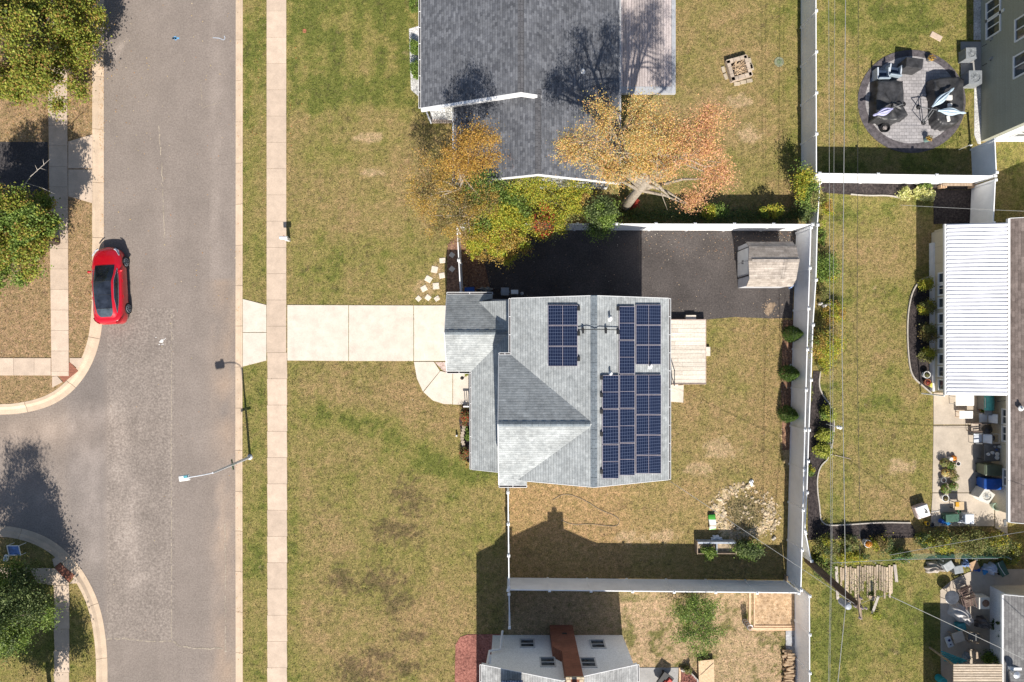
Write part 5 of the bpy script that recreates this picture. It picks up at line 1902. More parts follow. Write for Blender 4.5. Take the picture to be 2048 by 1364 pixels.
# tall orange tree: leaning trunk seen below a thin golden crown
OB = P(1249, 413)
ot = tree('tall thin orange and gold autumn tree with bare leaning trunk by the slate house', OB, 6.3,
     [E(1180, 290, 9.1, 1.6, 1.2, .7, 1.0), E(1240, 330, 8.5, 1.5, 1.1, .7, 1.0), E(1310, 260, 9.3, 1.6, 1.1, .7, 1.1), E(1390, 290, 8.9, 1.5, 1.3, .7, 1.2), E(1430, 345, 7.9, 1.2, .7, .5, .6),
      E(1320, 330, 8.5, 1.6, 1.0, .7, 1.1), E(1130, 295, 8.7, .9, .5, .4, .35), E(1205, 225, 9.5, .7, .9, .5, .35), E(1290, 215, 9.3, .9, .6, .4, .3), E(1420, 240, 8.9, .9, .7, .5, .5), E(1385, 395, 5.0, .9, .5, .5, .4)],
     400, 56, .105, 'gold', 41, trunk_r=.27, spread=.25, bark=BARKL, limbs=90, shell=.15, lean=P(1297, 357, 6.3).to_2d(),
     mixpal=lambda Cn, cc, r: np.where((Cn[:, 0] + r.normal(size=len(Cn)) * .8 > 8.0)[:, None], np.array(PAL['pink'] + PAL['orange'])[r.randint(0, 9, len(Cn))], np.array(PAL['gold'] + PAL['orange'][:2])[r.randint(0, 7, len(Cn))]) * r.uniform(.75, 1.2, len(Cn))[:, None])
m = MB()
fk = P(1297, 357, 6.3)
for e in ((1240, 350, 6.6), (1325, 355, 6.6), (1340, 395, 5.4), (1260, 320, 7.0), (1350, 330, 7.2)):
    m.path([fk, fk.lerp(P(*e), .5) + Vector((0, 0, .2)), P(*e)], [.12, .08, .03], 6)
for e in ((1335, 420, 5.0), (1348, 400, 5.2), (1330, 405, 5.2)):
    m.path([P(1322, 385, 5.8), P(*e)], [.03, .008], 4)
m.build('limb', BARKL, ot, smooth=True)

tree('yellow-green tree in the corner where the white fences meet', P(1612, 395), .9,
     [E(1612, 372, 1.7, .6, .75, .4, 1), E(1622, 400, 1.4, .4, .7, .4, .6), E(1600, 352, 1.7, .4, .4, .3, .3)], 60, 46, .15, 'yelgreen', 42, trunk_r=.08, spread=.24, mixpal=patches(['yelgreen', 'green', 'olive'], .8, 8))


def shrub(label, px, py, rx, ry, h, pal, n, size, seed, name='shrub', group=None, mixpal=None, cat='shrub', spread=None, per=34, dense=.35):
    """low plant centred over a ground pixel; rx, ry in photo pixels, h in metres"""
    b = P(px, py)
    r = np.random.RandomState(seed)
    t = thing(name, label, cat, b, 0, group)
    a, c_ = rx * S, ry * S
    cs = in_ell(r, n, (b.x, b.y, h * .52), (a * .8, c_ * .8, h * .42), dense)
    lv = clumps(r, cs, per, spread or min(a, c_) * .22)
    lv[:, 2] = np.clip(lv[:, 2], .05, None)
    leaf_mesh('foliage', lv, None, size, PAL[pal], t, .6, seed + 5, mixpal=mixpal)
    m = MB()
    for i in range(min(9, n)):
        m.path([(b.x + r.normal() * .03, b.y + r.normal() * .03, -.05), b.lerp(Vector(cs[i]), .5) + Vector((0, 0, .05)), tuple(cs[i])], [.02, .014, .005], 4)
    m.build('stem', TWIG, t)
    return t


shrub('lime leafy shrub on the fence line among the deep shade, left of a yellow one', 1420, 428, 30, 16, 1.75, 'green', 40, .13, 51, mixpal=patches(['yelgreen', 'green'], 1, 2))
shrub('low yellow-green shrub with a raised right end, beside the north fence', 1530, 428, 34, 13, 1.6, 'yelgreen', 42, .12, 52, mixpal=patches(['green', 'yelgreen'], 1, 3))
shrub('small red-leaved shrub at the foot of the orange tree', 1262, 408, 14, 16, .8, 'red', 16, .11, 53)
shrub('dense dark shrub in the shade beside the fence corner, under the yellow-green tree', 1600, 420, 20, 26, 1.3, 'dark', 30, .14, 54)
# ivy strip
r = np.random.RandomState(60)
pts = np.stack([r.uniform(P(1225, 0).x, P(1615, 0).x, 5200), r.normal(P(0, 432).y, .22, 5200), np.abs(r.normal(.15, .14, 5200))], 1)
pts[:, 1] = np.maximum(pts[:, 1], P(0, 455).y + .25)
o = leaf_mesh('ivy', pts, None, .13, PAL['dark'] + PAL['green'][:1], None, .6, 61)
tag(o, 'dark ivy running along the foot of the north fence', 'ivy', kind='stuff')

AV = 'arborvitae along the inside of the east fence'
for k, (px, py, lab) in enumerate([(1579, 668, 'round-topped green arborvitae nearest the asphalt, half under orange leaves'), (1572, 746, 'plump green arborvitae in the middle of the three by the east fence'), (1570, 827, 'green arborvitae southernmost of the three, pointing at the fence')]):
    b = P(px, py)
    r = np.random.RandomState(70 + k)
    t = thing('arborvitae', lab, 'arborvitae', b, 0, AV)
    n = 6500
    u = r.uniform(0, 1, n)
    zz = .08 + 1.75 * (1 - np.sqrt(1 - u * .98))
    zz = .06 + 1.75 * u ** 1.25
    rad = .50 * np.clip(1.02 - (zz / 1.85) ** 1.6, .05, 1) * (1 + .12 * np.sin(zz * 9 + r.uniform(0, 6, n)))
    a = r.uniform(0, 2 * PI, n)
    q = r.uniform(.72, 1.03, n)
    pts = np.stack([b.x + np.cos(a) * rad * q, b.y + np.sin(a) * rad * q, zz], 1)
    leaf_mesh('foliage', pts, None, .085, PAL['conifer'], t, .3, 75 + k)
    MB().tube((b.x, b.y, -.05), (b.x, b.y, 1.4), .06, .02).build('stem', BARK, t)

VN = 'plants along the low white fence'
for a in [('leafy green vine draped over the low fence north of the stone ornaments', 1645, 535, 30, 34, 1.3, 'green', 46, .14, 81, ['yelgreen', 'green', 'green']),
          ('golden shrub beside the grey stone ornaments on the fence line', 1662, 628, 22, 26, .9, 'yellow', 34, .12, 82, ['yellow', 'yelgreen', 'yellow']),
          ('large orange-yellow vine spilling over both white fences', 1634, 690, 36, 36, 1.9, 'yellow', 72, .13, 83, ['yellow', 'yelgreen', 'yellow', 'green']),
          ('olive twiggy plant trailing south of the orange-yellow vine', 1648, 728, 20, 24, .7, 'olive', 26, .11, 84, ['yelgreen', 'olive']),
          ('brown seedy bush just north of the stone ornaments', 1640, 588, 14, 16, .8, 'brown', 18, .10, 85, ['brown', 'olive']),
          ('green weeds poking up between the two fences near the lime shrubs', 1612, 780, 9, 34, .6, 'green', 24, .11, 86, ['green', 'olive']),
          ('small leafy sprout with red stem between the fences, south of the lime shrubs', 1613, 938, 10, 14, .7, 'yelgreen', 14, .11, 87, ['yelgreen', 'green']),
          ('yellow-tipped plant on the low fence beside the cross fence corner', 1650, 420, 12, 20, .8, 'yellow', 20, .11, 88, ['yellow', 'yelgreen']),
          ('bright weeds along the low fence foot beside the green lawn edge', 1641, 460, 9, 40, .45, 'lime', 22, .10, 89, ['green', 'lime'])]:
    shrub(a[0], *a[1:9], a[9], group=VN, mixpal=patches(a[10], .9, a[9]))
LM = 'lime shrubs in the long mulch bed'
for k, (px, py, rx, ry, lab) in enumerate([(1648, 826, 15, 19, 'lime green shrub at the north end of the long mulch bed'), (1644, 868, 20, 15, 'broad lime green shrub beside the white bird feeder pole'), (1640, 900, 20, 15, 'lime green shrub at the south end, next to the fallen stake')]):
    shrub(lab, px, py, rx, ry, .85, 'lime', 40, .13, 91 + k, group=LM, mixpal=patches(['lime', 'lime', 'green'], 1, k))
SB = 'rounded shrubs in front of the sunroom'
for k, (px, py, rx, ry, pal, lab) in enumerate([(1843, 570, 13, 14, 'yelgreen', 'small feathery yellowish shrub at the north tip of the sunroom bed'), (1845, 616, 17, 16, 'yelgreen', 'dense yellow-green ball shrub in the sunroom bed'),
                                               (1848, 665, 20, 21, 'brown', 'large brownish spiky shrub in the middle of the sunroom bed'), (1843, 710, 15, 15, 'yelgreen', 'yellow-green ball shrub next to the white ring planter')]):
    shrub(lab, px, py, rx, ry, .95, pal, 44, .11, 96 + k, group=SB, mixpal=patches([pal, 'olive'], 1.2, k))
NS = 'foundation shrubs beside the slate house'
for k, (px, py, rx, ry, lab) in enumerate([(832, 12, 13, 28, 'long green shrub at the top edge beside the slate house'), (832, 100, 12, 16, 'small round green shrub mid-way along the slate eave'), (833, 145, 12, 22, 'oval green shrub under the slate eave, just above the birch shadow')]):
    shrub(lab, px, py, rx, ry, .8, 'green', 36, .11, 101 + k, group=NS)
struct('gravel_bed', MB().prism(PX([(818, 58), (845, 50), (845, 200), (822, 180)]), -.05, .02), GRAVEL, 'pebbly strip beneath the slate house eave', 'pebbles')
shrub('pale variegated hosta standing alone on the mulch strip', 1805, 391, 13, 14, .5, 'hosta', 26, .2, 105, name='hosta', cat='hosta', per=20)
shrub('wide pale variegated hosta clump right of the single one', 1842, 389, 23, 14, .5, 'hosta', 44, .2, 106, name='hosta', cat='hosta', per=20)
shrub('low green perennial above the wide hosta at the fence foot', 1845, 374, 18, 9, .5, 'green', 20, .1, 107)
HG = 'shrubs of the overgrown boundary hedge'
for k, a in enumerate([(1642, 1088, 24, 26, 1.3, 'olive', 'brownish trimmed shrub at the west end of the boundary hedge'), (1692, 1080, 16, 20, 1.0, 'olive', 'thin green shrub left of the orange mums in the hedge'), (1752, 1082, 22, 20, 1.0, 'brown', 'brown scraggly shrub right of the orange mums'),
                       (1792, 1106, 26, 14, .9, 'green', 'bright green weedy shrub at the wire fence'), (1870, 1078, 34, 24, 1.3, 'olive', 'large mottled hedge shrub behind the blue cans'), (1925, 1078, 34, 26, 1.35, 'olive', 'large mottled hedge shrub behind the white lidded box'),
                       (1975, 1082, 32, 24, 1.3, 'olive', 'large mottled hedge shrub at the east end of the hedge'), (2008, 1100, 15, 34, 1.2, 'yelgreen', 'yellow-green shrub closing the hedge beside the dark lawn'), (1700, 1112, 45, 12, .7, 'yelgreen', 'yellow weedy growth below the hedge near the pole'), (1640, 1130, 22, 26, .9, 'green', 'green weeds around the utility pole foot'),
                       (1835, 1075, 14, 18, 1.1, 'dark', 'dark shaded shrub at the bend of the hedge')]):
    shrub(a[6], *a[:5], a[5], int(14 + a[2] * a[3] * .085), .12, 110 + k, group=HG, mixpal=patches([a[5], 'olive' if k % 2 else 'yelgreen', a[5], 'dark'], 1.1, k))
tree('small apple tree with open green crown in the bare south yard', P(1392, 1238), 1.2,
     [E(1375, 1225, 2.0, .9, .8, .4, 1), E(1415, 1225, 2.0, .8, .9, .4, 1), E(1375, 1270, 1.9, .9, .6, .4, 1), E(1420, 1270, 1.9, .8, .6, .4, .9), E(1400, 1300, 1.7, .5, .4, .3, .3), E(1390, 1205, 2.0, .7, .4, .3, .4)],
     150, 30, .12, 'green', 125, trunk_r=.07, spread=.2, shell=.3, bark=BARKL, limbs=40)
# flower bed along the porch
shrub('red-flowering rose bush at the north end of the porch bed', 931, 832, 11, 22, .8, 'olive', 26, .09, 131, mixpal=lambda Cn, cc, r: np.where((r.rand(len(Cn)) < .28)[:, None], np.array([.55, .06, .05]), cc))
shrub('bright green low shrub between the roses in the porch bed', 936, 868, 7, 17, .5, 'green', 20, .1, 132)
shrub('sparse red-flowering rose bush at the south end of the porch bed', 930, 908, 12, 20, .7, 'olive', 20, .09, 133, mixpal=lambda Cn, cc, r: np.where((r.rand(len(Cn)) < .25)[:, None], np.array([.5, .06, .05]), cc))
shrub('little green clump by the garage corner gutter', 934, 748, 8, 4, .3, 'lime', 8, .08, 134)
shrub('amber plant tuft at the last porch bed stone', 935, 928, 5, 8, .3, 'gold', 8, .08, 135)

# ---------------------------------------------------------------- small things
BLUE = M('blue plastic', (.02, .10, .42), .35, 5, .15)
TEAL = M('teal enamel', (.05, .25, .27), .4, 5, .15)
OLIVEP = M('olive plastic', (.10, .125, .085), .45, 5, .15)
GREENP = M('dark green plastic', (.06, .13, .09), .45, 5, .2)
GREYP = M('grey plastic', (.27, .29, .30), .5, 5, .12)
GREYD = M('dark grey plastic', (.15, .155, .16), .5, 5, .15)
CREAM = M('cream plastic', (.66, .64, .58), .45, 5, .08)
BLUEGREY = M('blue grey sling', (.30, .36, .42), .6, 5, .1)
SLING = M('pale sling fabric', (.62, .66, .72), .6, 5, .08)
ORANGE = M('orange skin', (.72, .24, .03), .45, 7, .2)


def flowers(parent, c, rad, h, pal, n, size, seed):
    r = np.random.RandomState(seed)
    p_ = in_ell(r, n, (c[0], c[1], h), (rad, rad, rad * .6), .5)
    return leaf_mesh('foliage', p_, None, size, PAL[pal] if isinstance(pal, str) else pal, parent, .7, seed)


def pot(name, label, px, py, r_, h, m, pal=None, seed=0, cat='pot', group=None, rim=True, n=160, spread=1.3, size=.09):
    b = P(px, py)
    t = thing(name, label, cat, (b.x, b.y, .035), 0, group)
    mb = MB()
    prof = [(r_ * .72, .0), (r_ * .95, h * .85), (r_, h * .86), (r_, h), (r_ * .86, h), (r_ * .84, h * .82)]
    mb.lathe([(a, b_ + .035) for a, b_ in prof], b.x, b.y, 18)
    mb.build('vessel', m, t)
    MB().lathe([(r_ * .83, .04 + h * .8), (r_ * .8, .045 + h * .83)], b.x, b.y, 16).build('soil', MULCHB, t)
    if pal:
        flowers(t, b, r_ * spread, h + r_ * .5, pal, n, size, seed)
    return t


def table(name, label, px, py, lx, ly, h, top, leg, ang=0.0, cat='table', th=.03, group=None):
    b = P(px, py, h)
    t = thing(name, label, cat, (b.x, b.y, .04), ang, group)
    z = h - .04
    MB().obox(0, 0, z - th, z, lx, ly).build('top', top, t, local=True, bevel=.012)
    MB().obox(0, 0, z - th - .05, z - th - .002, lx - .1, ly - .1).build('apron', leg, t, local=True)
    for sx in (-1, 1):
        for sy in (-1, 1):
            MB().tube((sx * (lx / 2 - .07), sy * (ly / 2 - .07), 0), (sx * (lx / 2 - .09), sy * (ly / 2 - .09), z - th), .02).build('leg', leg, t, local=True)
    return t


def chair(name, label, px, py, ang, seatm, framem, w_=.56, d_=.56, back=.55, arms=True, cat='chair', group=None, slats=False, sz=.42):
    """garden chair facing local -y, its back at +y"""
    b = P(px, py, .4)
    t = thing(name, label, cat, (b.x, b.y, .04), ang, group)
    if slats:
        m = MB()
        for k in range(6):
            y_ = -d_ / 2 + d_ * (k + .5) / 6
            m.obox(0, y_, sz - .02, sz, w_ - .06, d_ / 6 - .03)
        m.build('seat', seatm, t, local=True)
        m = MB()
        for k in range(5):
            z_ = sz + .08 + back * k / 5
            m.obox(0, d_ / 2 + .02 + .03 * k, z_, z_ + back / 5 - .03, w_ - .06, .02)
        m.build('backrest', seatm, t, local=True)
    else:
        MB().add([(-w_ / 2 + .03, -d_ / 2, sz), (w_ / 2 - .03, -d_ / 2, sz), (w_ / 2 - .03, d_ / 2 - .02, sz - .04), (-w_ / 2 + .03, d_ / 2 - .02, sz - .04), (-w_ / 2 + .03, -d_ / 2, sz - .03), (w_ / 2 - .03, -d_ / 2, sz - .03), (w_ / 2 - .03, d_ / 2 - .02, sz - .07), (-w_ / 2 + .03, d_ / 2 - .02, sz - .07)],
                 [(0, 1, 2, 3), (7, 6, 5, 4), (0, 4, 5, 1), (1, 5, 6, 2), (2, 6, 7, 3), (3, 7, 4, 0)]).build('seat', seatm, t, local=True)
        MB().plate([(-w_ / 2 + .03, d_ / 2, sz), (w_ / 2 - .03, d_ / 2, sz), (w_ / 2 - .03, d_ / 2 + .22, sz + back), (-w_ / 2 + .03, d_ / 2 + .22, sz + back)], .03).build('backrest', seatm, t, local=True)
    m = MB()
    for s_ in (-1, 1):
        x = s_ * w_ / 2
        m.path([(x, d_ / 2 - .05, 0), (x, d_ / 2, sz), (x, d_ / 2 + .22, sz + back)], .018, 6)
        m.path([(x, -d_ / 2, 0), (x, -d_ / 2, sz), (x, d_ / 2, sz - .02)], .018, 6)
    m.path([(-w_ / 2, d_ / 2 + .22, sz + back), (w_ / 2, d_ / 2 + .22, sz + back)], .018, 6)
    m.path([(-w_ / 2, -d_ / 2, sz - .01), (w_ / 2, -d_ / 2, sz - .01)], .016, 6)
    m.build('frame', framem, t, local=True)
    if arms:
        for s_ in (-1, 1):
            m = MB().obox(s_ * w_ / 2, -.02, sz + .22, sz + .245, .06, d_ + .02).tube((s_ * w_ / 2, -d_ / 2, sz), (s_ * w_ / 2, -d_ / 2, sz + .22), .016)
            m.build('armrest', framem, t, local=True)
    return t


def bin_(label, px, py, ang, m, lidm, w_=.6, d_=.72, h=1.05, opened=False, group=None):
    b = P(px, py, h * .8)
    t = thing('wheeled_bin', label, 'bin', (b.x, b.y, .04), ang, group)
    MB().obox(0, 0, .06, h - .08, w_ * .82, d_ * .82, 0, 1.2).build('body', m, t, local=True)
    q = MB()
    n = 9
    vs = []
    for i in range(n):
        y_ = -d_ / 2 + d_ * i / (n - 1)
        z_ = h - .06 + .07 * math.sin(PI * i / (n - 1))
        vs += [(-w_ / 2, y_, z_ - .02), (-w_ / 2 + .06, y_, z_), (w_ / 2 - .06, y_, z_), (w_ / 2, y_, z_ - .02)]
    q.add(vs, [(i * 4 + k, i * 4 + k + 1, i * 4 + k + 5, i * 4 + k + 4) for i in range(n - 1) for k in range(3)])
    lid = q.build('lid', lidm, t, local=True)
    sd_ = lid.modifiers.new('solid', 'SOLIDIFY')
    sd_.thickness = .04
    MB().tube((-w_ / 2 + .05, d_ / 2 + .04, h - .1), (w_ / 2 - .05, d_ / 2 + .04, h - .1), .02).build('handle', lidm, t, local=True)
    for s_ in (-1, 1):
        MB().tube((s_ * w_ * .36 - .03, d_ * .36, .1), (s_ * w_ * .36 + .03, d_ * .36, .1), .1, n=14).build('wheel', TYRE, t, local=True)
    return t


def condenser(label, px, py, lx, ly, h, ang, m, group=None, sidefan=False):
    """outdoor AC unit: louvred case, top grille and fan"""
    b = P(px, py, h)
    t = thing('air_conditioner', label, 'air conditioner', (b.x, b.y, .05), ang, group)
    MB().obox(0, 0, 0, h - .1, lx - .04, ly - .04).build('case', m, t, local=True)
    q = MB()
    for sx, sy in ((1, 1), (1, -1), (-1, 1), (-1, -1)):
        q.obox(sx * (lx / 2 - .03), sy * (ly / 2 - .03), -.0, h - .098, .06, .06)
    for k in range(9):
        z_ = .06 + (h - .2) * k / 9
        for s_ in (-1, 1):
            q.obox(s_ * (lx / 2 - .015), 0, z_, z_ + .03, .02, ly - .1)
            q.obox(0, s_ * (ly / 2 - .015), z_, z_ + .03, lx - .1, .02)
    q.build('louvre', m, t, local=True)
    q = MB()
    rr_ = min(lx, ly) * .38
    n = 24
    vs = []
    for k in range(n):
        a = 2 * PI * k / n
        c_, s_ = math.cos(a), math.sin(a)
        sc_ = 1 / max(abs(c_), abs(s_))
        vs += [(c_ * sc_ * lx / 2, s_ * sc_ * ly / 2, h - .05), (c_ * rr_, s_ * rr_, h - .045)]
    q.add(vs, [(2 * k, 2 * ((k + 1) % n), 2 * ((k + 1) % n) + 1, 2 * k + 1) for k in range(n)])
    lid = q.build('top_plate', m, t, local=True)
    sd_ = lid.modifiers.new('solid', 'SOLIDIFY')
    sd_.thickness = .05
    q = MB().lathe([(rr_ * .3, h - .08), (rr_ * .3, h - .03), (rr_ * .15, h - .02)], 0, 0, 14)
    for k in range(5):
        a = 2 * PI * k / 5
        q.add([(rr_ * .25 * math.cos(a), rr_ * .25 * math.sin(a), h - .12), (rr_ * .95 * math.cos(a - .3), rr_ * .95 * math.sin(a - .3), h - .13), (rr_ * .95 * math.cos(a + .3), rr_ * .95 * math.sin(a + .3), h - .09), (rr_ * .25 * math.cos(a + .5), rr_ * .25 * math.sin(a + .5), h - .09)], [(0, 1, 2, 3)])
    q.build('fan', m if h < .8 else GREYP, t, local=True)
    q = MB().lathe([(rr_ * .99, h - .2), (rr_ * .98, h - .19)], 0, 0, 20)
    q.build('well', BLACK, t, local=True)
    q = MB()
    for k in range(3):
        q.path([(rr_ * (.45 + .25 * k) * math.cos(2 * PI * j / 24), rr_ * (.45 + .25 * k) * math.sin(2 * PI * j / 24), h - .04) for j in range(25)], .006, 4)
    for k in range(10):
        a = 2 * PI * k / 10
        q.path([(rr_ * .3 * math.cos(a), rr_ * .3 * math.sin(a), h - .035), (rr_ * math.cos(a), rr_ * math.sin(a), h - .04)], .008, 4)
    q.build('grille', GREYP if m is not CREAM else CREAM, t, local=True)
    return t


def box_(name, label, cat, px, py, lx, ly, h, ang, m, lidm=None, group=None, top=1.0, z0=.035, handles=True):
    b = P(px, py, h)
    t = thing(name, label, cat, (b.x, b.y, z0), ang, group)
    MB().obox(0, 0, 0, h - .06, lx * .92, ly * .92, 0, 1.06).build('body', m, t, local=True, bevel=.02)
    MB().obox(0, 0, h - .058, h, lx, ly, 0, .95).build('lid', lidm or m, t, local=True, bevel=.025)
    if handles:
        q = MB()
        for s_ in (-1, 1):
            q.obox(s_ * lx * .5, 0, h * .55, h * .62, .05, ly * .3)
        q.build('handle', m, t, local=True)
    return t


def crumple(name, label, cat, px, py, rx, ry, h, m, seed, ang=0.0, amp=.22, z0=.03, group=None, sharp=1.0):
    """cloth or sack lying in folds"""
    b = P(px, py, h * .5)
    r = np.random.RandomState(seed)
    nu, nv = 30, 14
    c_, s_ = math.cos(ang), math.sin(ang)

    def fn(u, v):
        a = 2 * PI * u
        q = v
        rr_ = (1 - q) ** .6
        f_ = 1 + amp * (math.sin(3 * a + seed) * .5 + math.sin(7 * a + seed * 2 + 4 * q) * .5)
        x, y = rx * rr_ * f_ * math.cos(a), ry * rr_ * f_ * math.sin(a)
        z = h * (q ** .5) * (1 + amp * .6 * math.sin(5 * a + 9 * q + seed))
        return (b.x + c_ * x - s_ * y, b.y + s_ * x + c_ * y, z0 + z)
    o = MB().grid(fn, nu, nv, closed=True).build(name, m, smooth=True)
    return tag(o, label, cat, group)


# --- round patio, north-east
def draped(label, pts, h, seed, m=COVER):
    """fitted cover over garden furniture: footprint polygon pts (pixels at the ground), pulled over a raised top"""
    q = [Vector(p) for p in PX(pts)]
    n0 = len(q)
    ring_ = []
    for i in range(n0):
        a, b = q[i], q[(i + 1) % n0]
        for k in range(10):
            ring_.append(a.lerp(b, k / 10))
    c = sum(ring_, Vector((0, 0))) / len(ring_)
    r = np.random.RandomState(seed)
    ph = r.uniform(0, 6, 5)
    mb = MB()
    nr = 15
    vs = []
    for j in range(nr):
        t = j / (nr - 1)
        for i, p in enumerate(ring_):
            a = i / len(ring_) * 2 * PI
            if t < .45:
                k = 1 - .1 * (t / .45) + .025 * math.sin(a * 9 + ph[0]) * (1 - t * 2) + .018 * math.sin(a * 21 + ph[3]) * (1 - t)
                z = h * (.02 + .93 * (t / .45) ** .8)
            else:
                k = .9 * (1 - (t - .45) / .55)
                z = h * (.95 + .05 * math.sin((t - .45) * 3)) + .035 * math.sin(a * 3 + 7 * t + ph[1]) + .02 * math.sin(a * 8 - 12 * t + ph[2])
            v = c + (p - c) * k
            z += .03 * math.sin(v.x * 5 + v.y * 3.5 + ph[4]) * (t > .3)
            vs.append((v.x, v.y, .036 + max(0, z)))
    L = len(ring_)
    fs = [(j * L + i, j * L + (i + 1) % L, (j + 1) * L + (i + 1) % L, (j + 1) * L + i) for j in range(nr - 1) for i in range(L)]
    mb.add(vs, fs)
    mb.f.append(tuple(range((nr - 1) * L, nr * L)))
    o = mb.build('furniture_cover', m, smooth=True)
    return tag(o, label, 'furniture cover')


draped('black cover over a table set on the west half of the round patio', [(1740, 165), (1794, 167), (1795, 222), (1805, 240), (1782, 251), (1758, 252), (1737, 246), (1738, 200)], .78, 3)
draped('black cover over a dining set on the east half of the round patio', [(1851, 163), (1900, 158), (1914, 164), (1913, 245), (1895, 261), (1868, 262), (1856, 250), (1854, 205), (1850, 185)], .78, 8)
gc = box_('covered_grill', 'boxy black covered grill on the north edge of the round patio', 'grill', 1829, 126, 1.05, .62, 1.0, -.12, COVER, COVER, top=.9, handles=False)
for k, (px, py, a, lab) in enumerate([(1765, 148, .0, 'white-framed patio armchair with navy seat, western of the pair'), (1789, 142, -.15, 'white-framed patio armchair with navy seat, beside the covered grill')]):
    b = P(px, py, .5)
    t = thing('patio_armchair', lab, 'armchair', (b.x, b.y, .036), a + PI, 'white-framed armchairs on the round patio')
    NAVY = M('navy cushion', (.03, .05, .09), .7, 5, .2)
    MB().obox(0, .0, .12, .42, .56, .56).build('seat', NAVY, t, local=True, bevel=.05)
    MB().obox(0, .26, .42, .72, .56, .1).build('backrest', NAVY, t, local=True, bevel=.04)
    MB().obox(0, .34, .0, .76, .72, .07).build('frame', BLUEGREY, t, local=True, bevel=.02)
    for s_ in (-1, 1):
        MB().obox(s_ * .34, -.02, .0, .60, .09, .70).build('armrest', M('pale frame', (.55, .6, .66), .5, 4, .08), t, local=True, bevel=.02)


def parasol(label, foot, tip0, tip1, m, arms, seed):
    """closed side-mast parasol: mast from its foot, arm, and the furled canopy hanging tilted"""
    t = thing('parasol', label, 'parasol', P(*foot[:2]))
    fz = P(*foot)
    MB().lathe([(.15, .036), (.15, .06), (.06, .09), (.05, .2)], P(*foot[:2]).x, P(*foot[:2]).y, 16).build('base', BLACK, t)
    q = MB()
    for a in arms:
        q.path([P(*p_) for p_ in a], .028, 7)
    q.build('mast', GREYD, t)
    a, b = P(*tip0), P(*tip1)
    ax = (b - a).normalized()
    u = ax.cross(Vector((0, 0, 1))).normalized()
    v = u.cross(ax)
    L = (b - a).length

    def fn(s_, w__):
        ang = 2 * PI * s_
        prof = [.03, .05, .10, .145, .165, .16, .13, .08, .04, .055, .02]
        rr_ = float(np.interp(w__, np.linspace(0, 1, len(prof)), prof)) * (1 + .28 * math.cos(ang * 7 + 1.5 * w__))
        p_ = a + ax * (w__ * L) + u * (rr_ * 1.15 * math.cos(ang)) + v * (rr_ * math.sin(ang))
        return tuple(p_)
    MB().grid(fn, 49, 22).build('canopy', m, t, smooth=True)
    MB().path([a + ax * L * .32, a + ax * L * .33], .16, 14).build('strap', m, t)
    return t


LAV = M('lavender grey canvas', (.42, .42, .62), .7, 5, .15)
SKYC = M('pale blue canvas', (.45, .55, .63), .7, 5, .12)
parasol('closed lavender parasol lying over the western black cover', (1806, 209, .1), (1786, 217, 1.25), (1746, 231, 1.3), LAV, [[(1806, 209, .1), (1805, 208, 1.0), (1784, 216, 1.25)], [(1807, 209, .5), (1794, 212, 1.1)]], 1)
parasol('closed pale blue parasol sticking out past the eastern black cover', (1836, 215, .1), (1876, 221, 1.3), (1932, 226, 1.35), SKYC, [[(1836, 213, .1), (1840, 214, .8), (1880, 221, 1.3)], [(1845, 243, .2), (1864, 219, 1.2)], [(1850, 246, .2), (1868, 221, 1.2)]], 2)
parasol('second folded pale blue parasol laid diagonally on the eastern black cover', (1846, 246, .1), (1864, 214, 1.05), (1908, 176, 1.1), SKYC, [[(1846, 246, .1), (1847, 244, 1.0), (1866, 213, 1.05)]], 3)
for k, (px, py, w_, h_, lab) in enumerate([(1900, 194, .42, .36, 'square white cushion resting on the eastern black cover'), (1901, 209, .32, .24, 'small white cushion below the square one on the eastern black cover'), (1898, 236, .22, .42, 'narrow white cushion south of the blue parasol')]):
    b = P(px, py, .95)
    o = MB().obox(b.x, b.y, .84, .95, w_, h_, .1 * k, .8).build('cushion', M('white cushion', (.72, .70, .66), .8, 5, .1), bevel=.05)
    tag(o, lab, 'cushion', 'white cushions on the eastern black cover')
fb = thing('fire_bowl', 'round dark fire bowl with grey ash at the south tip of the western cover', 'fire bowl', P(1771, 255))
b = P(1771, 255, .4)
MB().lathe([(.16, .036), (.2, .1), (.29, .38), (.29, .42), (.25, .42), (.2, .28), (.02, .26)], b.x, b.y, 20).build('bowl', BLACK, fb)
m = MB()
for k in range(9):
    a = random.uniform(0, PI)
    m.path([(b.x - .14 * math.cos(a), b.y - .14 * math.sin(a), .31), (b.x + .14 * math.cos(a), b.y + .14 * math.sin(a), .34)], .022, 5)
m.build('log', M('ash grey wood', (.28, .25, .24), .9, 9, .3), fb)
pot('flower_pot', 'teal pot of yellow and rust mums on the south of the round patio', 1850, 281, .17, .38, M('pale teal pot', (.25, .42, .38), .4), [(.6, .36, .05), (.5, .25, .05), (.6, .45, .1), (.2, .2, .04), (.3, .1, .05)], 140)
pot('flower_pot', 'pot of amber mums beside the covered grill', 1856, 120, .2, .3, GREYD, [(.62, .33, .04), (.5, .25, .05), (.3, .2, .05), (.6, .42, .08)], 141)
for k, (px, py, s_, lab) in enumerate([(1943, 106, .66, 'smaller grey condenser at the north end of the pad beside the olive house'), (1951, 154, .80, 'larger grey condenser south on the pad beside the olive house')]):
    condenser(lab, px, py, s_, s_, .75, 0, GREYM, 'condensers beside the olive house')
b = P(1872, 73)
o = MB().obox(b.x, b.y, -.02, .04, .75, .36, -.5).build('paving_stone', CONC, bevel=.03)
tag(o, 'lone pale stepping stone in the lawn north of the round patio', 'stepping stone')
t = thing('shepherd_hook', 'short thin stake standing in grass south-east of the round patio', 'garden stake', P(1916, 300))
b = P(1916, 300)
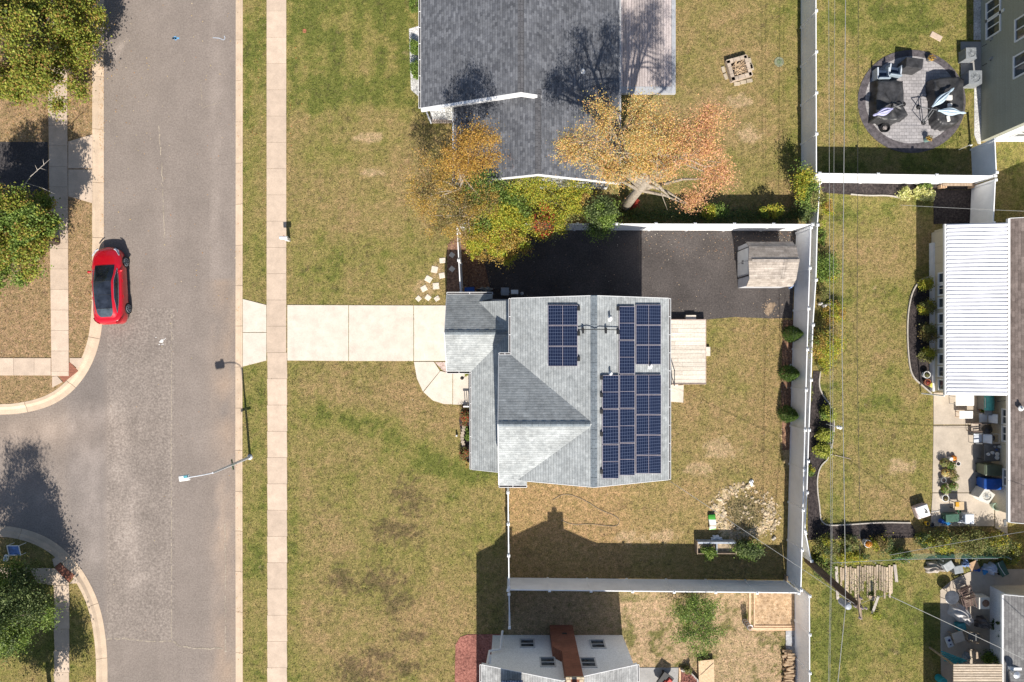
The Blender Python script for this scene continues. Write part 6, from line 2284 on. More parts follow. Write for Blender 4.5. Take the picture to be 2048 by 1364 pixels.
MB().path([(b.x, b.y, -.05), (b.x, b.y, .95), (b.x + .1, b.y, 1.02), (b.x + .22, b.y + .03, .95)], .014, 6).build('pole', WHITEP, t)
MB().lathe([(.02, .95), (.05, .8), (.04, .78)], b.x + .22, b.y + .03, 8).build('lantern', WHITEP, t)
t = thing('bench', 'low wooden bench against the white cross fence on the mulch', 'bench', P(1912, 372))
a, b = P(1885, 371, .4), P(1952, 371, .4)
m = MB().box(a.x, b.x, a.y - .03, a.y + .13, .4, .44)
m.build('seat', OLDW, t)
for px in (1884, 1945):
    c = P(px, 374, .2)
    q = MB()
    for k in range(4):
        q.box(c.x - .18 + .1 * k, c.x - .12 + .1 * k, c.y - .08, c.y + .1, .0, .39)
    q.build('leg', LUMBER, t)

# --- fire pit with stone blocks and sticks
fp = thing('fire_pit', 'square stone-block fire pit heaped with sticks in the north yard', 'fire pit', P(1475, 140))
c = P(1475, 140)
A_ = .28
m = MB()
m2 = MB()
cs_, sn_ = math.cos(A_), math.sin(A_)


def fpt(x, y):
    return c.x + cs_ * x - sn_ * y, c.y + sn_ * x + cs_ * y


LOOSE = concrete('loose pit block', (.53, .45, .34), .3)
for lay in range(3):
    for s_ in (-1, 1):
        for k in range(3):
            for ax in (0, 1):
                u = -.43 + .43 * k + (.04 if lay % 2 else -.02)
                x, y = (u, s_ * .56) if ax == 0 else (s_ * .56, u)
                X_, Y_ = fpt(x, y)
                m.obox(X_, Y_, .0 + .12 * lay, .117 + .12 * lay, .41 if ax == 0 else .22, .22 if ax == 0 else .41, A_ + random.uniform(-.02, .02))
m.build('block', concrete('pit block', (.58, .47, .37), .3), fp)
for (x, y) in ((-.86, .25), (-.84, -.2), (.86, -.1), (.84, .3), (.1, -.84), (.5, -.86), (-.3, -.83), (.83, .0)):
    X_, Y_ = fpt(x, y)
    MB().obox(X_, Y_, 0, .09, .36, .2, A_ + (PI / 2 if abs(x) > .7 else 0) + random.uniform(-.2, .2)).build('loose_block', LOOSE, fp)
m = MB()
for k in range(70):
    a = random.gauss(.8, .8)
    x, y = random.uniform(-.34, .34), random.uniform(-.34, .34)
    L = random.uniform(.12, .34)
    X_, Y_ = fpt(x, y)
    m.path([(X_ - L * math.cos(a), Y_ - L * math.sin(a), random.uniform(.2, .36)), (X_ + L * .8 * math.cos(a), Y_ + L * .8 * math.sin(a), random.uniform(.22, .40))], random.uniform(.012, .03), 5)
m.build('stick', LOGM, fp)
X_, Y_ = fpt(0, 0)
MB().obox(X_, Y_, 0, .12, .8, .8, A_).build('ash', MULCHB, fp)
t = thing('drain_cover', 'round greenish drain cover in the grass near the north fence', 'drain cover', P(1558, 124))
b = P(1558, 124)
MB().lathe([(.3, -.02), (.3, .03), (.26, .035), (.24, .028)], b.x, b.y, 24).build('rim', M('mossy concrete', (.22, .24, .16), .9, 6, .3), t)
MB().lathe([(.15, .02), (.15, .04), (.1, .045)], b.x, b.y, 18).build('cap', M('mossy cap', (.16, .2, .11), .9, 6, .3), t)
t = thing('valve_cover', 'small rusty round valve cover in the north front lawn', 'valve cover', P(609, 62))
b = P(609, 62)
MB().lathe([(.13, -.02), (.13, .02), (.06, .025), (.05, .01)], b.x, b.y, 18).build('ring', TERRA, t)

# --- mailbox
mbx = thing('mailbox', 'white mailbox on a post at the sidewalk edge north of the driveway', 'mailbox', P(578, 480))
b = P(578, 480)
MB().box(b.x - .09, b.x + .09, b.y - .09, b.y + .09, -.05, .8).build('post', WHITEP, mbx)
m = MB()
pr = [(-.09, 0), (.09, 0), (.09, .12), (.065, .19), (0, .22), (-.065, .19), (-.09, .12)]
m.add([(b.x - .24, b.y + a, .8 + z) for a, z in pr] + [(b.x + .22, b.y + a, .8 + z) for a, z in pr], [tuple(range(6, -1, -1)), tuple(range(7, 14))] + [(i, (i + 1) % 7, (i + 1) % 7 + 7, i + 7) for i in range(7)])
m.build('box', WHITE, mbx)
MB().box(b.x - .255, b.x - .242, b.y - .085, b.y + .085, .81, .97).build('door', TEAL, mbx)
MB().box(b.x + .0, b.x + .03, b.y + .091, b.y + .105, .88, 1.05).build('flag', M('red flag', (.5, .03, .02), .5), mbx)

# --- chairs or signs on the shaded corner lawn
t = thing('lawn_sign', 'blue-faced white-framed sign lying tilted on the shaded corner lawn', 'sign', P(31, 1097))
b = P(28, 1101, .5)
m = MB().plate([(b.x - .34, b.y - .28, .42), (b.x + .34, b.y - .28, .42), (b.x + .34, b.y + .30, .58), (b.x - .34, b.y + .30, .58)], .03)
m.build('panel', M('blue sign face', (.10, .24, .62), .4, 1.5, .5), t)
m = MB()
pts = [(b.x - .36, b.y - .30, .43), (b.x + .36, b.y - .30, .43), (b.x + .36, b.y + .32, .60), (b.x - .36, b.y + .32, .60)]
for i in range(4):
    m.path([pts[i], pts[(i + 1) % 4]], .028, 6)
for p_ in pts:
    m.path([p_, (p_[0], p_[1], 0)], .02, 5)
m.build('frame', WHITEP, t)
t = thing('lawn_sign', 'small white tilted box sign left of the blue-faced one', 'sign', P(12, 1112))
b = P(10, 1117, .5)
MB().obox(b.x, b.y, .35, .48, .24, .38, -.25, .9).build('panel', WHITEP, t)
MB().obox(b.x, b.y, .482, .49, .14, .24, -.25).build('face', BLUEGREY, t)
MB().tube((b.x, b.y, 0), (b.x, b.y, .36), .02).build('stake', GALV, t)

# --- stepping stones
ST = 'pale stepping stones by the gate'
for k, (px, py, a, s_) in enumerate([(837, 597, .8, .34), (856, 595, .9, .36), (874, 597, .6, .36), (848, 577, .5, .42), (872, 572, .1, .44), (857, 558, -.5, .46), (869, 539, -.2, .44), (884, 551, .2, .40), (885, 521, .1, .42), (904, 510, -.6, .36), (904, 538, -.7, .36)]):
    b = P(px, py)
    o = MB().obox(b.x, b.y, -.02, .035, s_ * .9, s_ * .9 * random.uniform(.85, 1.05), a).build('stepping_stone', concrete('pale flag', (.72, .64, .54), .14) if k == 0 else bpy.data.materials['pale flag'], bevel=.02)
    tag(o, ['square stepping stone nearest the driveway, leftmost of the bottom three', 'square stepping stone in the middle of the bottom three by the driveway', 'square stepping stone at the right of the bottom three by the driveway', 'stepping stone left of the pair above the bottom three', 'stepping stone right of the pair, with a notched edge', 'larger stepping stone tilted below the top cluster', 'stepping stone at the left of the upper sunlit pair', 'stepping stone close to the fence shadow, third from top', 'topmost sunlit stepping stone beside the fence shadow', 'upper stepping stone lying inside the gate shadow', 'lower stepping stone lying inside the gate shadow'][k], 'stepping stone', ST)

# --- clutter inside the gate
b = P(939, 582, .7)
t = thing('storage_tote', 'blue plastic tote on the leafy soil behind the garage', 'tote', (b.x, b.y, 0))
MB().obox(0, 0, 0, .62, .52, .40, .05, 1.1).build('body', BLUE, t, local=True)
MB().obox(0, 0, .62, .68, .62, .5, .05, .95).build('lid', BLUE, t, local=True, bevel=.02)
o = MB().plate([P(923, 573, .2), P(945, 575, .3), P(955, 585, .55), P(930, 590, .5)], .03).build('cardboard_sheet', M('cardboard', (.38, .25, .15), .9, 5, .2))
tag(o, 'flap of brown cardboard behind the blue tote', 'cardboard')
crumple('tarp', 'grey crumpled tarp behind the garage eave, right of the blue tote', 'tarp', 970, 580, .42, .22, .5, GREYP, 6, amp=.35)
box_('condenser_box', 'slate-blue box unit in deep shade at the house corner', 'box', 1010, 583, .5, .5, .7, 0, GREYM)
m = MB().box(P(1022, 0).x, P(1036, 0).x, P(0, 590).y - .05, P(0, 584).y, 1.2, 1.6)
t = thing('utility_meter', 'small white meter box on the shaded north wall of the solar house', 'meter', P(1030, 590))
m.build('box', WHITEP, t)
o = MB().lathe([(.1, 1.4), (.1, 1.5), (.02, 1.55)], P(1044, 587, 1.4).x, P(1044, 587, 1.4).y, 14).build('dial', GREYM, t)

# --- porch clutter
t = thing('lantern', 'dark hanging lantern by the garage corner over the entry walk', 'lantern', P(929, 758))
b = P(924, 756, 1.9)
MB().lathe([(.04, 1.6), (.1, 1.65), (.11, 1.9), (.05, 2.0), (.02, 2.1)], b.x, b.y, 10).build('body', BLACK, t)
MB().path([(b.x, b.y, 2.08), (b.x + .2, b.y + .1, 2.2)], .02, 5).build('bracket', BLACK, t)
m = MB()
for k in range(8):
    b = P(922 + 1.2 * abs(k - 3.5) + 2, 853 + 6.0 * k)
    m.obox(b.x, b.y, 0, .16 + .02 * (k % 3), .2, .18, .3 * math.sin(k))
o = m.build('stone_edging', concrete('edging stone', (.46, .38, .30), .3))
tag(o, 'curved line of tan edging stones in front of the porch bed', 'edging')
o = MB().obox(P(913, 872, .3).x, P(913, 872, .3).y, .02, .3, .14, .1, .2, .7).build('garden_light', WHITEP)
tag(o, 'tiny white ground light in the lawn beside the porch bed', 'light')

# --- raised bed, sandy dig, soil bag, hose in the back yard
rb = thing('raised_bed', 'blue-grey framed raised bed with plants near the south fence', 'raised bed', P(1432, 1098))
x0, x1 = P(1396, 0, .55).x, P(1472, 0, .55).x
y0, y1 = P(0, 1108, .55).y, P(0, 1086, .55).y
m = MB()
FR = M('blue grey board', (.36, .40, .46), .6, 4, .15)
m.box(x0, x1, y1 - .05, y1 + .06, 0, .55)
MB().box(x0, x1, y0 - .02, y0 + .02, 0, .5).box(x0 - .05, x0 - .001, y0 - .03, y1 + .06, 0, .53).box(x1 + .001, x1 + .05, y0 - .03, y1 + .06, 0, .53).build('side_board', OLDW, rb)
m.box((x0 + x1) / 2 - .03, (x0 + x1) / 2 + .03, y0 + .031, y1 - .051, .3, .545)
m.build('frame', FR, rb)
MB().box(x0 + .005, x1 - .005, y0 + .032, y1 - .052, .0, .28).build('soil', SOIL, rb)
shrub('leafy green vegetable in the west end of the raised bed', 1412, 1100, 17, 13, 1.0, 'green', 26, .13, 151, name='plant', cat='plant')
shrub('bushy green plant swallowing the east end of the raised bed', 1490, 1092, 34, 20, 1.2, 'green', 64, .13, 152, name='plant', cat='plant', mixpal=patches(['green', 'dark', 'green'], 1, 2))
crumple('plastic_sheet', 'torn pale plastic sheet on the raised bed board', 'sheet', 1433, 1076, .35, .16, .15, WHITE, 9, amp=.4)
rr = np.random.RandomState(77)
m = MB()
for k in range(520):
    a = rr.uniform(0, 2 * PI)
    q = rr.uniform(.55, 1.05) if rr.rand() < .75 else rr.uniform(0, .8)
    px = 1487 + 66 * q * math.cos(a) + (6 if math.sin(a) > 0 else 0)
    py = 1025 + 58 * q * math.sin(a)
    if 1450 < px < 1525 and 985 < py < 1060 and rr.rand() < .75:
        continue
    b = P(px, py)
    s_ = abs(rr.normal(.03, .028)) + .015
    m.ell((b.x, b.y, .01), (s_ * rr.uniform(.8, 1.6), s_ * rr.uniform(.8, 1.6), s_ * .7), 7, 5, .35)
o = m.build('rubble', speckled('pale rubble', (.52, .42, .29), (.68, .57, .42), (.30, .23, .15), 7, 1.5, bstr=.9))
tag(o, 'ring of pale sandy clods and stones round the dug patch of back lawn', 'rubble', kind='stuff')
r = np.random.RandomState(78)
q = np.stack([r.normal(P(1490, 0).x, .8, 800), r.normal(P(0, 1018).y, .7, 800), np.abs(r.normal(.02, .025, 800)) + .03], 1)
o = leaf_mesh('weeds', q, None, .12, [(.2, .17, .08), (.15, .15, .07), (.26, .22, .12), (.11, .12, .05)], None, .4, 79)
tag(o, 'dull flattened weeds covering the dug patch of back lawn', 'weeds', kind='stuff')
bs = thing('soil_bag', 'green and white soil bag lying on the sandy rubble', 'bag', P(1425, 1045))
b = P(1425, 1045, .2)


def bagf(u, v):
    a = 2 * PI * u
    x = .22 * math.copysign(abs(math.cos(a)) ** .5, math.cos(a))
    z = .11 * math.copysign(abs(math.sin(a)) ** .8, math.sin(a)) * (math.sin(PI * min(1, max(0, v)) * .96 + .06) ** .5)
    y = -.46 + .92 * v
    return (b.x + x + .03 * math.sin(5 * v), b.y + y + .02 * math.sin(9 * u), .15 + z)


mw, nt, bs_ = newmat('soil bag print')
tc_ = N(nt, 'TexCoord')
sx_ = N(nt, 'SeparateXYZ')
nt.links.new(tc_.outputs['Generated'], sx_.inputs[0])
nt.links.new(ramp(nt, sx_.outputs['Y'], [(.0, (.08, .34, .05)), (.12, (.3, .5, .2)), (.16, (.72, .73, .7)), (.3, (.35, .28, .2)), (.42, (.75, .76, .72)), (.66, (.78, .8, .76)), (.72, (.10, .42, .06)), (1, (.06, .30, .04))]), bs_.inputs['Base Color'])
bs_.inputs['Roughness'].default_value = .35
MB().grid(bagf, 25, 12).build('sack', mw, bs, smooth=True)
MB().obox(b.x, b.y + .5, .08, .14, .4, .06).build('seam', BLACK, bs)
m = MB()
hp = [(1105, 1000), (1130, 985), (1170, 1000), (1200, 1020), (1228, 1030), (1240, 1040), (1236, 1052), (1215, 1052), (1180, 1047), (1145, 1050), (1122, 1040)]
m.path([tuple(p) + (.03,) for p in smooth2(PX(hp), 2)], .014, 5)
o = m.build('garden_hose', M('grey hose', (.30, .25, .19), .6, 4, .15), smooth=True)
tag(o, 'thin grey-brown garden hose looping over the dry back lawn', 'hose')
crumple('plastic_bag', 'white plastic scrap at the north edge of the sandy patch', 'plastic scrap', 1503, 965, .12, .2, .12, WHITE, 12, amp=.4)
o = MB().obox(P(1550, 1078, .2).x, P(1550, 1078, .2).y, .0, .12, .3, .17, .8, .7).build('stone', concrete('white stone', (.62, .56, .48), .2))
tag(o, 'whitish block stone at the south-east of the sandy patch', 'stone')
o = MB().obox(P(1573, 1156, .2).x, P(1573, 1156, .2).y, .0, .3, .16, .28, -.2).build('board_scrap', OLDW)
tag(o, 'short board scrap leaning in the south-east fence corner', 'board')

# --- south yard
t = thing('sandbox', 'pale lumber frame with straw-covered ground by the south-east fence', 'sandbox', P(1550, 1215))
m = MB()
x0, x1 = P(1503, 0, .15).x, P(1594, 0, .15).x
y0, y1 = P(0, 1255, .15).y, P(0, 1186, .15).y
m.box(x0 - .14, x0, y0 - .22, y1, 0, .09).box(x0 + .16, x0 + .25, y0, y1, 0, .08)
m.box(x0, x1, y0 - .22, y0 - .04, 0, .09).box(x0 + .251, x1 - .08, y0, y0 + .08, 0, .08).box(x1 - .08, x1, y0 - .04, y1, 0, .085)
m.build('frame', LUMBER, t)
MB().box(x0 + .251, x1 - .081, y0 + .081, y1, -.02, .03).build('bedding', speckled('straw soil', (.44, .30, .18), (.60, .44, .29), (.27, .18, .10), 5, 1.5, bstr=.9), t)
t = thing('wire_cage', 'round wire tomato cage in the bare south yard', 'plant cage', P(1489, 1242))
b = P(1489, 1242)
m = MB()
for z_ in (.1, .4, .7, .95):
    m.path([(b.x + .16 * math.cos(2 * PI * k / 16), b.y + .16 * math.sin(2 * PI * k / 16), z_) for k in range(17)], .012, 5)
for k in range(5):
    a = 2 * PI * k / 5
    m.path([(b.x + .16 * math.cos(a), b.y + .16 * math.sin(a), 0), (b.x + .16 * math.cos(a), b.y + .16 * math.sin(a), .95)], .01, 4)
m.build('wire', GALV, t)
MB().lathe([(.155, .02), (.155, .85)], b.x, b.y, 16).build('liner', M('brown mesh', (.2, .14, .1), .9, 6, .2), t)
t = thing('tarp', 'grey weathered tarp strip between the sandbox and the firewood', 'tarp', P(1582, 1275))


def tarpf(u, v):
    x = P(1571, 0).x + (P(1593, 0).x - P(1571, 0).x) * u
    y = P(0, 1258).y + (P(0, 1310).y - P(0, 1258).y) * v
    return (x, y, .03 + .05 * float(fbm(np.array([x * 3]), np.array([y * 3]), 1.0)[0]))


MB().grid(tarpf, 14, 26).build('sheet', speckled('worn grey tarp', (.33, .34, .36), (.5, .5, .5), (.2, .17, .15), 4, 1.5), t, smooth=True)
FW = 'split firewood logs'
rr = np.random.RandomState(5)
for k in range(46):
    py = 1307 + 1.75 * k
    b = P(1581 + rr.uniform(-4, 4), py, .45)
    a = rr.normal(0, .13) + (.35 if k % 7 == 3 else 0)
    L = rr.uniform(.42, .62)
    z_ = .05 + .09 * (k % 3) + rr.uniform(0, .05)
    m = MB()
    r0 = rr.uniform(.06, .09)
    dx, dy = math.cos(a) * L / 2, math.sin(a) * L / 2
    m.path([(b.x - dx, b.y - dy, z_ + .06), (b.x, b.y + rr.normal() * .01, z_ + .06), (b.x + dx, b.y + dy, z_ + .06 + rr.normal() * .02)], [r0, r0 * .95, r0 * .88], 5)
    o = m.build('firewood_log', LOGM)
    tag(o, 'split log of the firewood stack along the south-east fence', 'firewood', FW)
t = thing('plywood_sheet', 'tan chipboard sheet with a diagonal crack at the bottom of the south yard', 'board', P(1413, 1345))
b0, b1 = P(1397, 1322, .3), P(1429, 1319, .3)
MB().plate([P(1397, 1322, .28), P(1428, 1319, .25), P(1430, 1420, .25), P(1399, 1420, .28)], .03).build('sheet', PLYW, t)
MB().box(b0.x + .1, b1.x - .1, b0.y - 2.6, b0.y - .1, 0, .2).build('support', OLDW, t)
m = MB().path([P(1401, 1350, .285), P(1414, 1338, .28), P(1427, 1326, .27)], .012, 4)
m.build('crack', BARK, t)
t = thing('wheelbarrow', 'black-rimmed barrow with a red tray, rotated on the grey slab', 'wheelbarrow', P(1327, 1358))
b = P(1330, 1362, .5)
ca = -.6
MB().obox(b.x, b.y, .25, .55, .62, .8, ca, 1.15).build('tray', BLACK, t)
MB().obox(b.x + .12, b.y - .1, .552, .66, .26, .75, ca - .15, .8).build('load', M('red cloth', (.55, .09, .07), .7, 5, .2), t)
MB().obox(b.x - .12, b.y - .2, .552, .64, .22, .6, ca - .15, .8).build('load', M('red cloth', (.55, .09, .07), .7, 5, .2), t)
MB().tube((b.x - .06, b.y + .3, .18), (b.x + .06, b.y + .34, .18), .18, n=14).build('wheel', TYRE, t)
t = thing('planter', 'angular stone-edged planter of dry red plants beside the grey slab', 'planter', P(1385, 1355))
hx = PX([(1361, 1340), (1380, 1342), (1397, 1360), (1400, 1420), (1361, 1420)], .25)
hi = PX([(1364, 1344), (1379, 1345), (1394, 1361), (1397, 1420), (1364, 1420)], .25)
m = MB()
for i in range(4):
    a, b_ = Vector(hx[i]), Vector(hx[i + 1])
    c_, d_ = Vector(hi[i]), Vector(hi[i + 1])
    m.prism([tuple(a), tuple(b_), tuple(d_), tuple(c_)], 0, .26 + .002 * i)
m.build('edging', concrete('white edging', (.58, .54, .5), .3), t)
MB().prism(hi, -.03, .15).build('soil', MULCHR, t)
q = np.random.RandomState(8).normal(size=(260, 3)) * np.array([.28, .4, .08]) + np.array([P(1377, 1360).x, P(1377, 1360).y - .1, .3])
leaf_mesh('foliage', q, None, .1, [(.05, .04, .03), (.2, .06, .04), (.10, .08, .05)], t, .5, 6)
shrub('dark weedy plant at the tip of the angular planter', 1374, 1336, 10, 8, .5, 'olive', 14, .09, 161)
MB_ = MB().box(P(1357, 0).x, P(1361, 0).x, P(0, 1420).y, P(0, 1334).y, 0, .12)
tag(MB_.build('timber_edge', LUMBER), 'slim timber edge between the grey slab and the planter', 'timber')

# --- deck frame and planks by the utility pole
t = thing('broken_pallet', 'weathered grey plank platform rotting in the grass by the utility pole', 'platform', P(1735, 1165))
m = MB()
rr = np.random.RandomState(3)
x0, x1 = 1681, 1788
n = 22
for k in range(n):
    px = x0 + (x1 - x0) * k / n
    a = P(px, 1133 + rr.uniform(-2, 4) + (1 if k < 8 else -1), .12)
    b = P(px + rr.uniform(-1, 1), 1198 + rr.uniform(-22, 4), .12)
    if rr.rand() < .12:
        b = a.lerp(b, .55)
    w_ = (x1 - x0) / n * S * .80
    z_ = .05 + rr.uniform(0, .02)
    m.prism([(a.x, a.y), (a.x + w_, a.y), (b.x + w_, b.y), (b.x, b.y)], z_ - .03, z_)
m.build('board', wood('bleached planks', (.36, .27, .18), (.56, .45, .33), (9, 1, 4), isl=.35), t)
m = MB()
for a, b in (((1674, 1134), (1677, 1200)), ((1791, 1130), (1795, 1165))):
    p, q = P(*a, .16), P(*b, .16)
    m.prism([(p.x - .09, p.y), (p.x + .09, p.y), (q.x + .09, q.y), (q.x - .09, q.y)], .0, .09)
m.build('side_rail', wood('silvery wood', (.40, .34, .29), (.56, .50, .44), (8, 1, 3)), t)
q = rr.normal(size=(900, 3)) * np.array([1.1, .55, .02]) + np.array([P(1725, 0).x, P(0, 1175).y, .15])
leaf_mesh('weeds', q, None, .1, PAL['olive'] + PAL['green'], t, .4, 9)
t = thing('broken_post', 'fallen grey timber leaning south of the rotting platform', 'timber', P(1750, 1215))
MB().path([P(1745, 1226, .1), P(1757, 1192, .7)], [.09, .08], 4).build('beam', wood('silver beam', (.42, .37, .32), (.55, .5, .45), (3, 3, 3)), t)
MB().plate([P(1738, 1191, .2), P(1752, 1194, .25), P(1748, 1203, .1), P(1737, 1198, .1)], .03).build('board', OLDW, t)
shrub('straggly weeds at the foot of the fallen timber', 1748, 1228, 12, 9, .4, 'lime', 14, .09, 162)

# --- mulch bed edging, bird feeder, ornaments
def edging(pts, label, z=.1):
    q = smooth2(PX(pts), 2)
    m = MB()
    a, b = offset_path(q, .035), offset_path(q, -.035)
    n = len(q)
    vs = [(p.x, p.y, zz) for rail, zz in ((a, -.05), (a, z), (b, z), (b, -.05)) for p in rail]
    fs = [(j * n + i, j * n + i + 1, (j + 1) * n + i + 1, (j + 1) * n + i) for j in range(3) for i in range(n - 1)]
    m.add(vs, fs)
    o = m.build('bed_edging', M('pale plastic edging', (.46, .42, .37), .6, 5, .15))
    return tag(o, label, 'edging')


edging([(1862, 553), (1842, 558), (1824, 580), (1815, 620), (1813, 670), (1817, 730), (1825, 755), (1845, 772), (1862, 787)], 'pale curved edging of the sunroom bed')
edging([(1640, 742), (1636, 770), (1645, 792), (1662, 812), (1669, 850), (1659, 915), (1640, 930), (1633, 955), (1634, 985), (1638, 1010), (1641, 1051), (1690, 1049), (1760, 1044), (1820, 1045)], 'pale wavy edging of the long mulch bed')
edging([(1700, 389), (1735, 392), (1775, 391), (1800, 396)], 'broken pale edging below the mulch strip')
t = thing('bird_feeder', 'slim white bird feeder pole among the lime shrubs', 'bird feeder', P(1652, 848))
a, b = P(1652, 848, 0), P(1671, 848, 1.6)
b.x, b.y = a.x, a.y
MB().tube(a - Vector((0, 0, .1)), b, .03).build('pole', WHITEP, t)
MB().lathe([(.1, 1.45), (.1, 1.5), (.05, 1.52), (.05, 1.72), (.11, 1.76), (.02, 1.84)], a.x, a.y, 12).build('feeder', WHITEP, t)
t = thing('garden_stake', 'thin brown stake fallen across the lawn by the lime shrubs', 'stake', P(1680, 912))
MB().path([P(1660, 908, .06), P(1702, 918, .03)], .016, 5).build('rod', wood('pinkish rod', (.45, .35, .3), (.6, .5, .45)), t)
MB().lathe([(.09, 0), (.08, .2), (.03, .22)], P(1658, 908).x, P(1658, 908).y, 10).build('holder', WHITEP, t)
GO = 'grey stone ornaments in the fence bed'
for k, (px, py, s_, lab) in enumerate([(1637, 608, .11, 'pale round stone ornament, leftmost of the fence bed trio'), (1645, 612, .12, 'grey figure-like stone ornament in the middle of the fence bed trio'), (1653, 609, .09, 'small grey stone ornament right of the trio by the golden shrub')]):
    b = P(px, py)
    o = MB().ell((b.x, b.y, .16), (s_, s_, .18), 10, 7, .1).ell((b.x, b.y + .02, .40), (s_ * .7, s_ * .7, .1), 9, 6, .08).build('stone_ornament', M('pale stone', (.5, .48, .46), .8, 8, .2), smooth=True)
    tag(o, lab, 'ornament', GO)
t = thing('garden_stake', 'small white marker at the foot of the southernmost arborvitae', 'marker', P(1580, 842))
b = P(1580, 843)
MB().obox(b.x, b.y, -.02, .16, .16, .06, .1).build('plate', WHITEP, t)
o = MB().obox(P(1580, 731).x, P(1580, 731).y, 0, .05, .2, .1, .9).build('stone', WHITEP)
tag(o, 'whitish flat stone in the shade between two arborvitae', 'stone')
o = crumple('plastic_bag', 'blue and white plastic bundle tucked behind the garden shed', 'plastic bundle', 1583, 570, .16, .2, .4, M('blue white plastic', (.2, .3, .6), .4, 7, .9), 14, amp=.35)

# --- east patio clutter
table('folding_table', 'wide white folding table against the sunroom on the east patio', 1930, 801, 1.12, .62, .72, M('white laminate', (.80, .80, .79), .4, 3, .05), GALV)
table('side_table', 'smaller white rectangular table south of the folding table', 1932.5, 829.5, .82, .46, .5, M('white laminate', (.80, .80, .79), .4, 3, .05), LUMBER)
pot('plant_stand', 'planter of pale yellow leaves beside the white folding table', 1962, 797, .22, .5, WHITEP, 'hosta', 171, cat='planter', n=240, size=.13)
pot('plant_pot', 'low pot with trailing green plant between tables and chairs', 1960, 818, .16, .25, TERRA, 'green', 172, n=160, size=.12)
g = thing('grill', 'teal-lidded barbecue grill on a cart by the sunroom wall', 'grill', P(1981, 806))
b = P(1983, 806, .95)
MB().obox(b.x, b.y, .08, .62, .5, .85).build('cart', GREYD, g)


def lidf(u, v):
    a = PI * u
    return (b.x + .28 * math.cos(a), b.y - .46 + .92 * v, .72 + .30 * math.sin(a))


q = MB().grid(lidf, 13, 8)
q.f += [tuple(i for i in range(12, -1, -1)), tuple(7 * 13 + i for i in range(13))]
q.build('lid', TEAL, g, smooth=False)
MB().obox(b.x, b.y, .62, .715, .56, .9).build('firebox', GREYD, g)
MB().obox(b.x, b.y - .62, .68, .71, .46, .3).build('side_shelf', GREYM, g)
MB().tube((b.x - .30, b.y - .3, .85), (b.x - .30, b.y + .3, .85), .018).build('handle', GALV, g)
t = thing('wall_bracket', 'dark folded wall bracket on the beige wall above the window', 'bracket', P(2010, 800))
MB().box(29.55, 29.69, P(0, 808, 1.8).y, P(0, 793, 1.8).y, 1.6, 2.1).path([(29.6, P(0, 800, 1.8).y, 1.7), P(1994, 803, 1.2)], .014, 5).build('arm', BLACK, t)
SC = 'sling chairs on the east patio'
chair('sling_chair', 'white sling armchair with grey back nearest the grill', 1966, 836, -PI / 2, SLING, GREYD, .60, .56, .5, group=SC)
chair('sling_chair', 'white sling armchair next to the crowded table', 1955, 876, -PI / 2, SLING, GREYD, .60, .56, .5, group=SC)
chair('metal_chair', 'empty dark tube chair frame between the two white sling chairs', 1950, 854, -PI / 2, M('tan mesh seat', (.5, .42, .34), .7), M('bronze tube', (.16, .12, .1), .5), .5, .56, .3, cat='chair')
t = thing('round_barbecue', 'round black kettle barbecue against the beige wall', 'barbecue', P(1974, 858))
b = P(1976, 859, .8)
MB().lathe([(.05, .45), (.2, .5), (.28, .66), (.29, .72), (.24, .86), (.1, .95), (.02, .97)], b.x, b.y, 20).build('kettle', BLACK, t)
m = MB()
for k in range(3):
    a = 2 * PI * k / 3 + .4
    m.tube((b.x + .28 * math.cos(a), b.y + .28 * math.sin(a), .04), (b.x + .12 * math.cos(a), b.y + .12 * math.sin(a), .5), .015)
m.build('leg', GALV, t)
t = thing('plant_shelf', 'white wire shelf frame with a dark basin beside the beige wall', 'shelf', P(1985, 877))
x0, x1 = P(1979, 0, .7).x, P(1997, 0, .7).x
y0, y1 = P(0, 886, .7).y, P(0, 868, .7).y
m = MB()
for z_ in (.3, .75):
    m.path([(x0, y0, z_), (x1, y0, z_), (x1, y1, z_), (x0, y1, z_), (x0, y0, z_)], .018, 5)
for x in (x0, x1):
    for y in (y0, y1):
        m.tube((x, y, .04), (x, y, .75), .018)
m.build('frame', WHITEP, t)
MB().lathe([(.12, .32), (.2, .5), (.2, .52), (.15, .5), (.05, .4)], (x0 + x1) / 2, (y0 + y1) / 2, 16).build('basin', GREYD, t)
tb = table('crowded_table', 'dark patio table crowded with white pots and jars', 1986, 905, 1.05, 1.05, .74, GREYD, BLACK)
rr = np.random.RandomState(12)
PT = 'pots and jars on the dark patio table'
lab_ = ['tall white jar at the table corner nearest the chair', 'white ceramic pot at the centre of the dark table', 'large white bowl in the middle of the dark table', 'white round lid pot at the south rim of the dark table', 'small silver tin at the north rim of the dark table', 'glass jar beside the wall on the dark table', 'white square planter on the table corner facing the lawn', 'squat cream pot at the north-east table corner', 'small blue cup near the middle of the dark table', 'terracotta cup at the table side facing the wall']
for k, (px, py, r_, h_, m_) in enumerate([(1997, 893, .085, .14, WHITEP), (1983, 905, .10, .12, WHITEP), (1993, 908, .13, .08, WHITEP), (1992, 915, .12, .12, WHITEP), (1988, 893, .06, .1, GALV), (2003, 907, .07, .15, GLASS), (1975, 908, .10, .1, WHITEP), (2004, 893, .09, .1, CREAM), (1992, 899, .05, .1, BLUE), (2003, 898, .06, .1, TERRA)]):
    b = P(px, py, .75)
    o = MB().lathe([(r_ * .7, .74), (r_, .74 + h_ * .8), (r_, .74 + h_), (r_ * .75, .74 + h_), (r_ * .7, .74 + h_ * .5)], b.x, b.y, 14).build('jar', m_)
    tag(o, lab_[k], 'jar', PT)
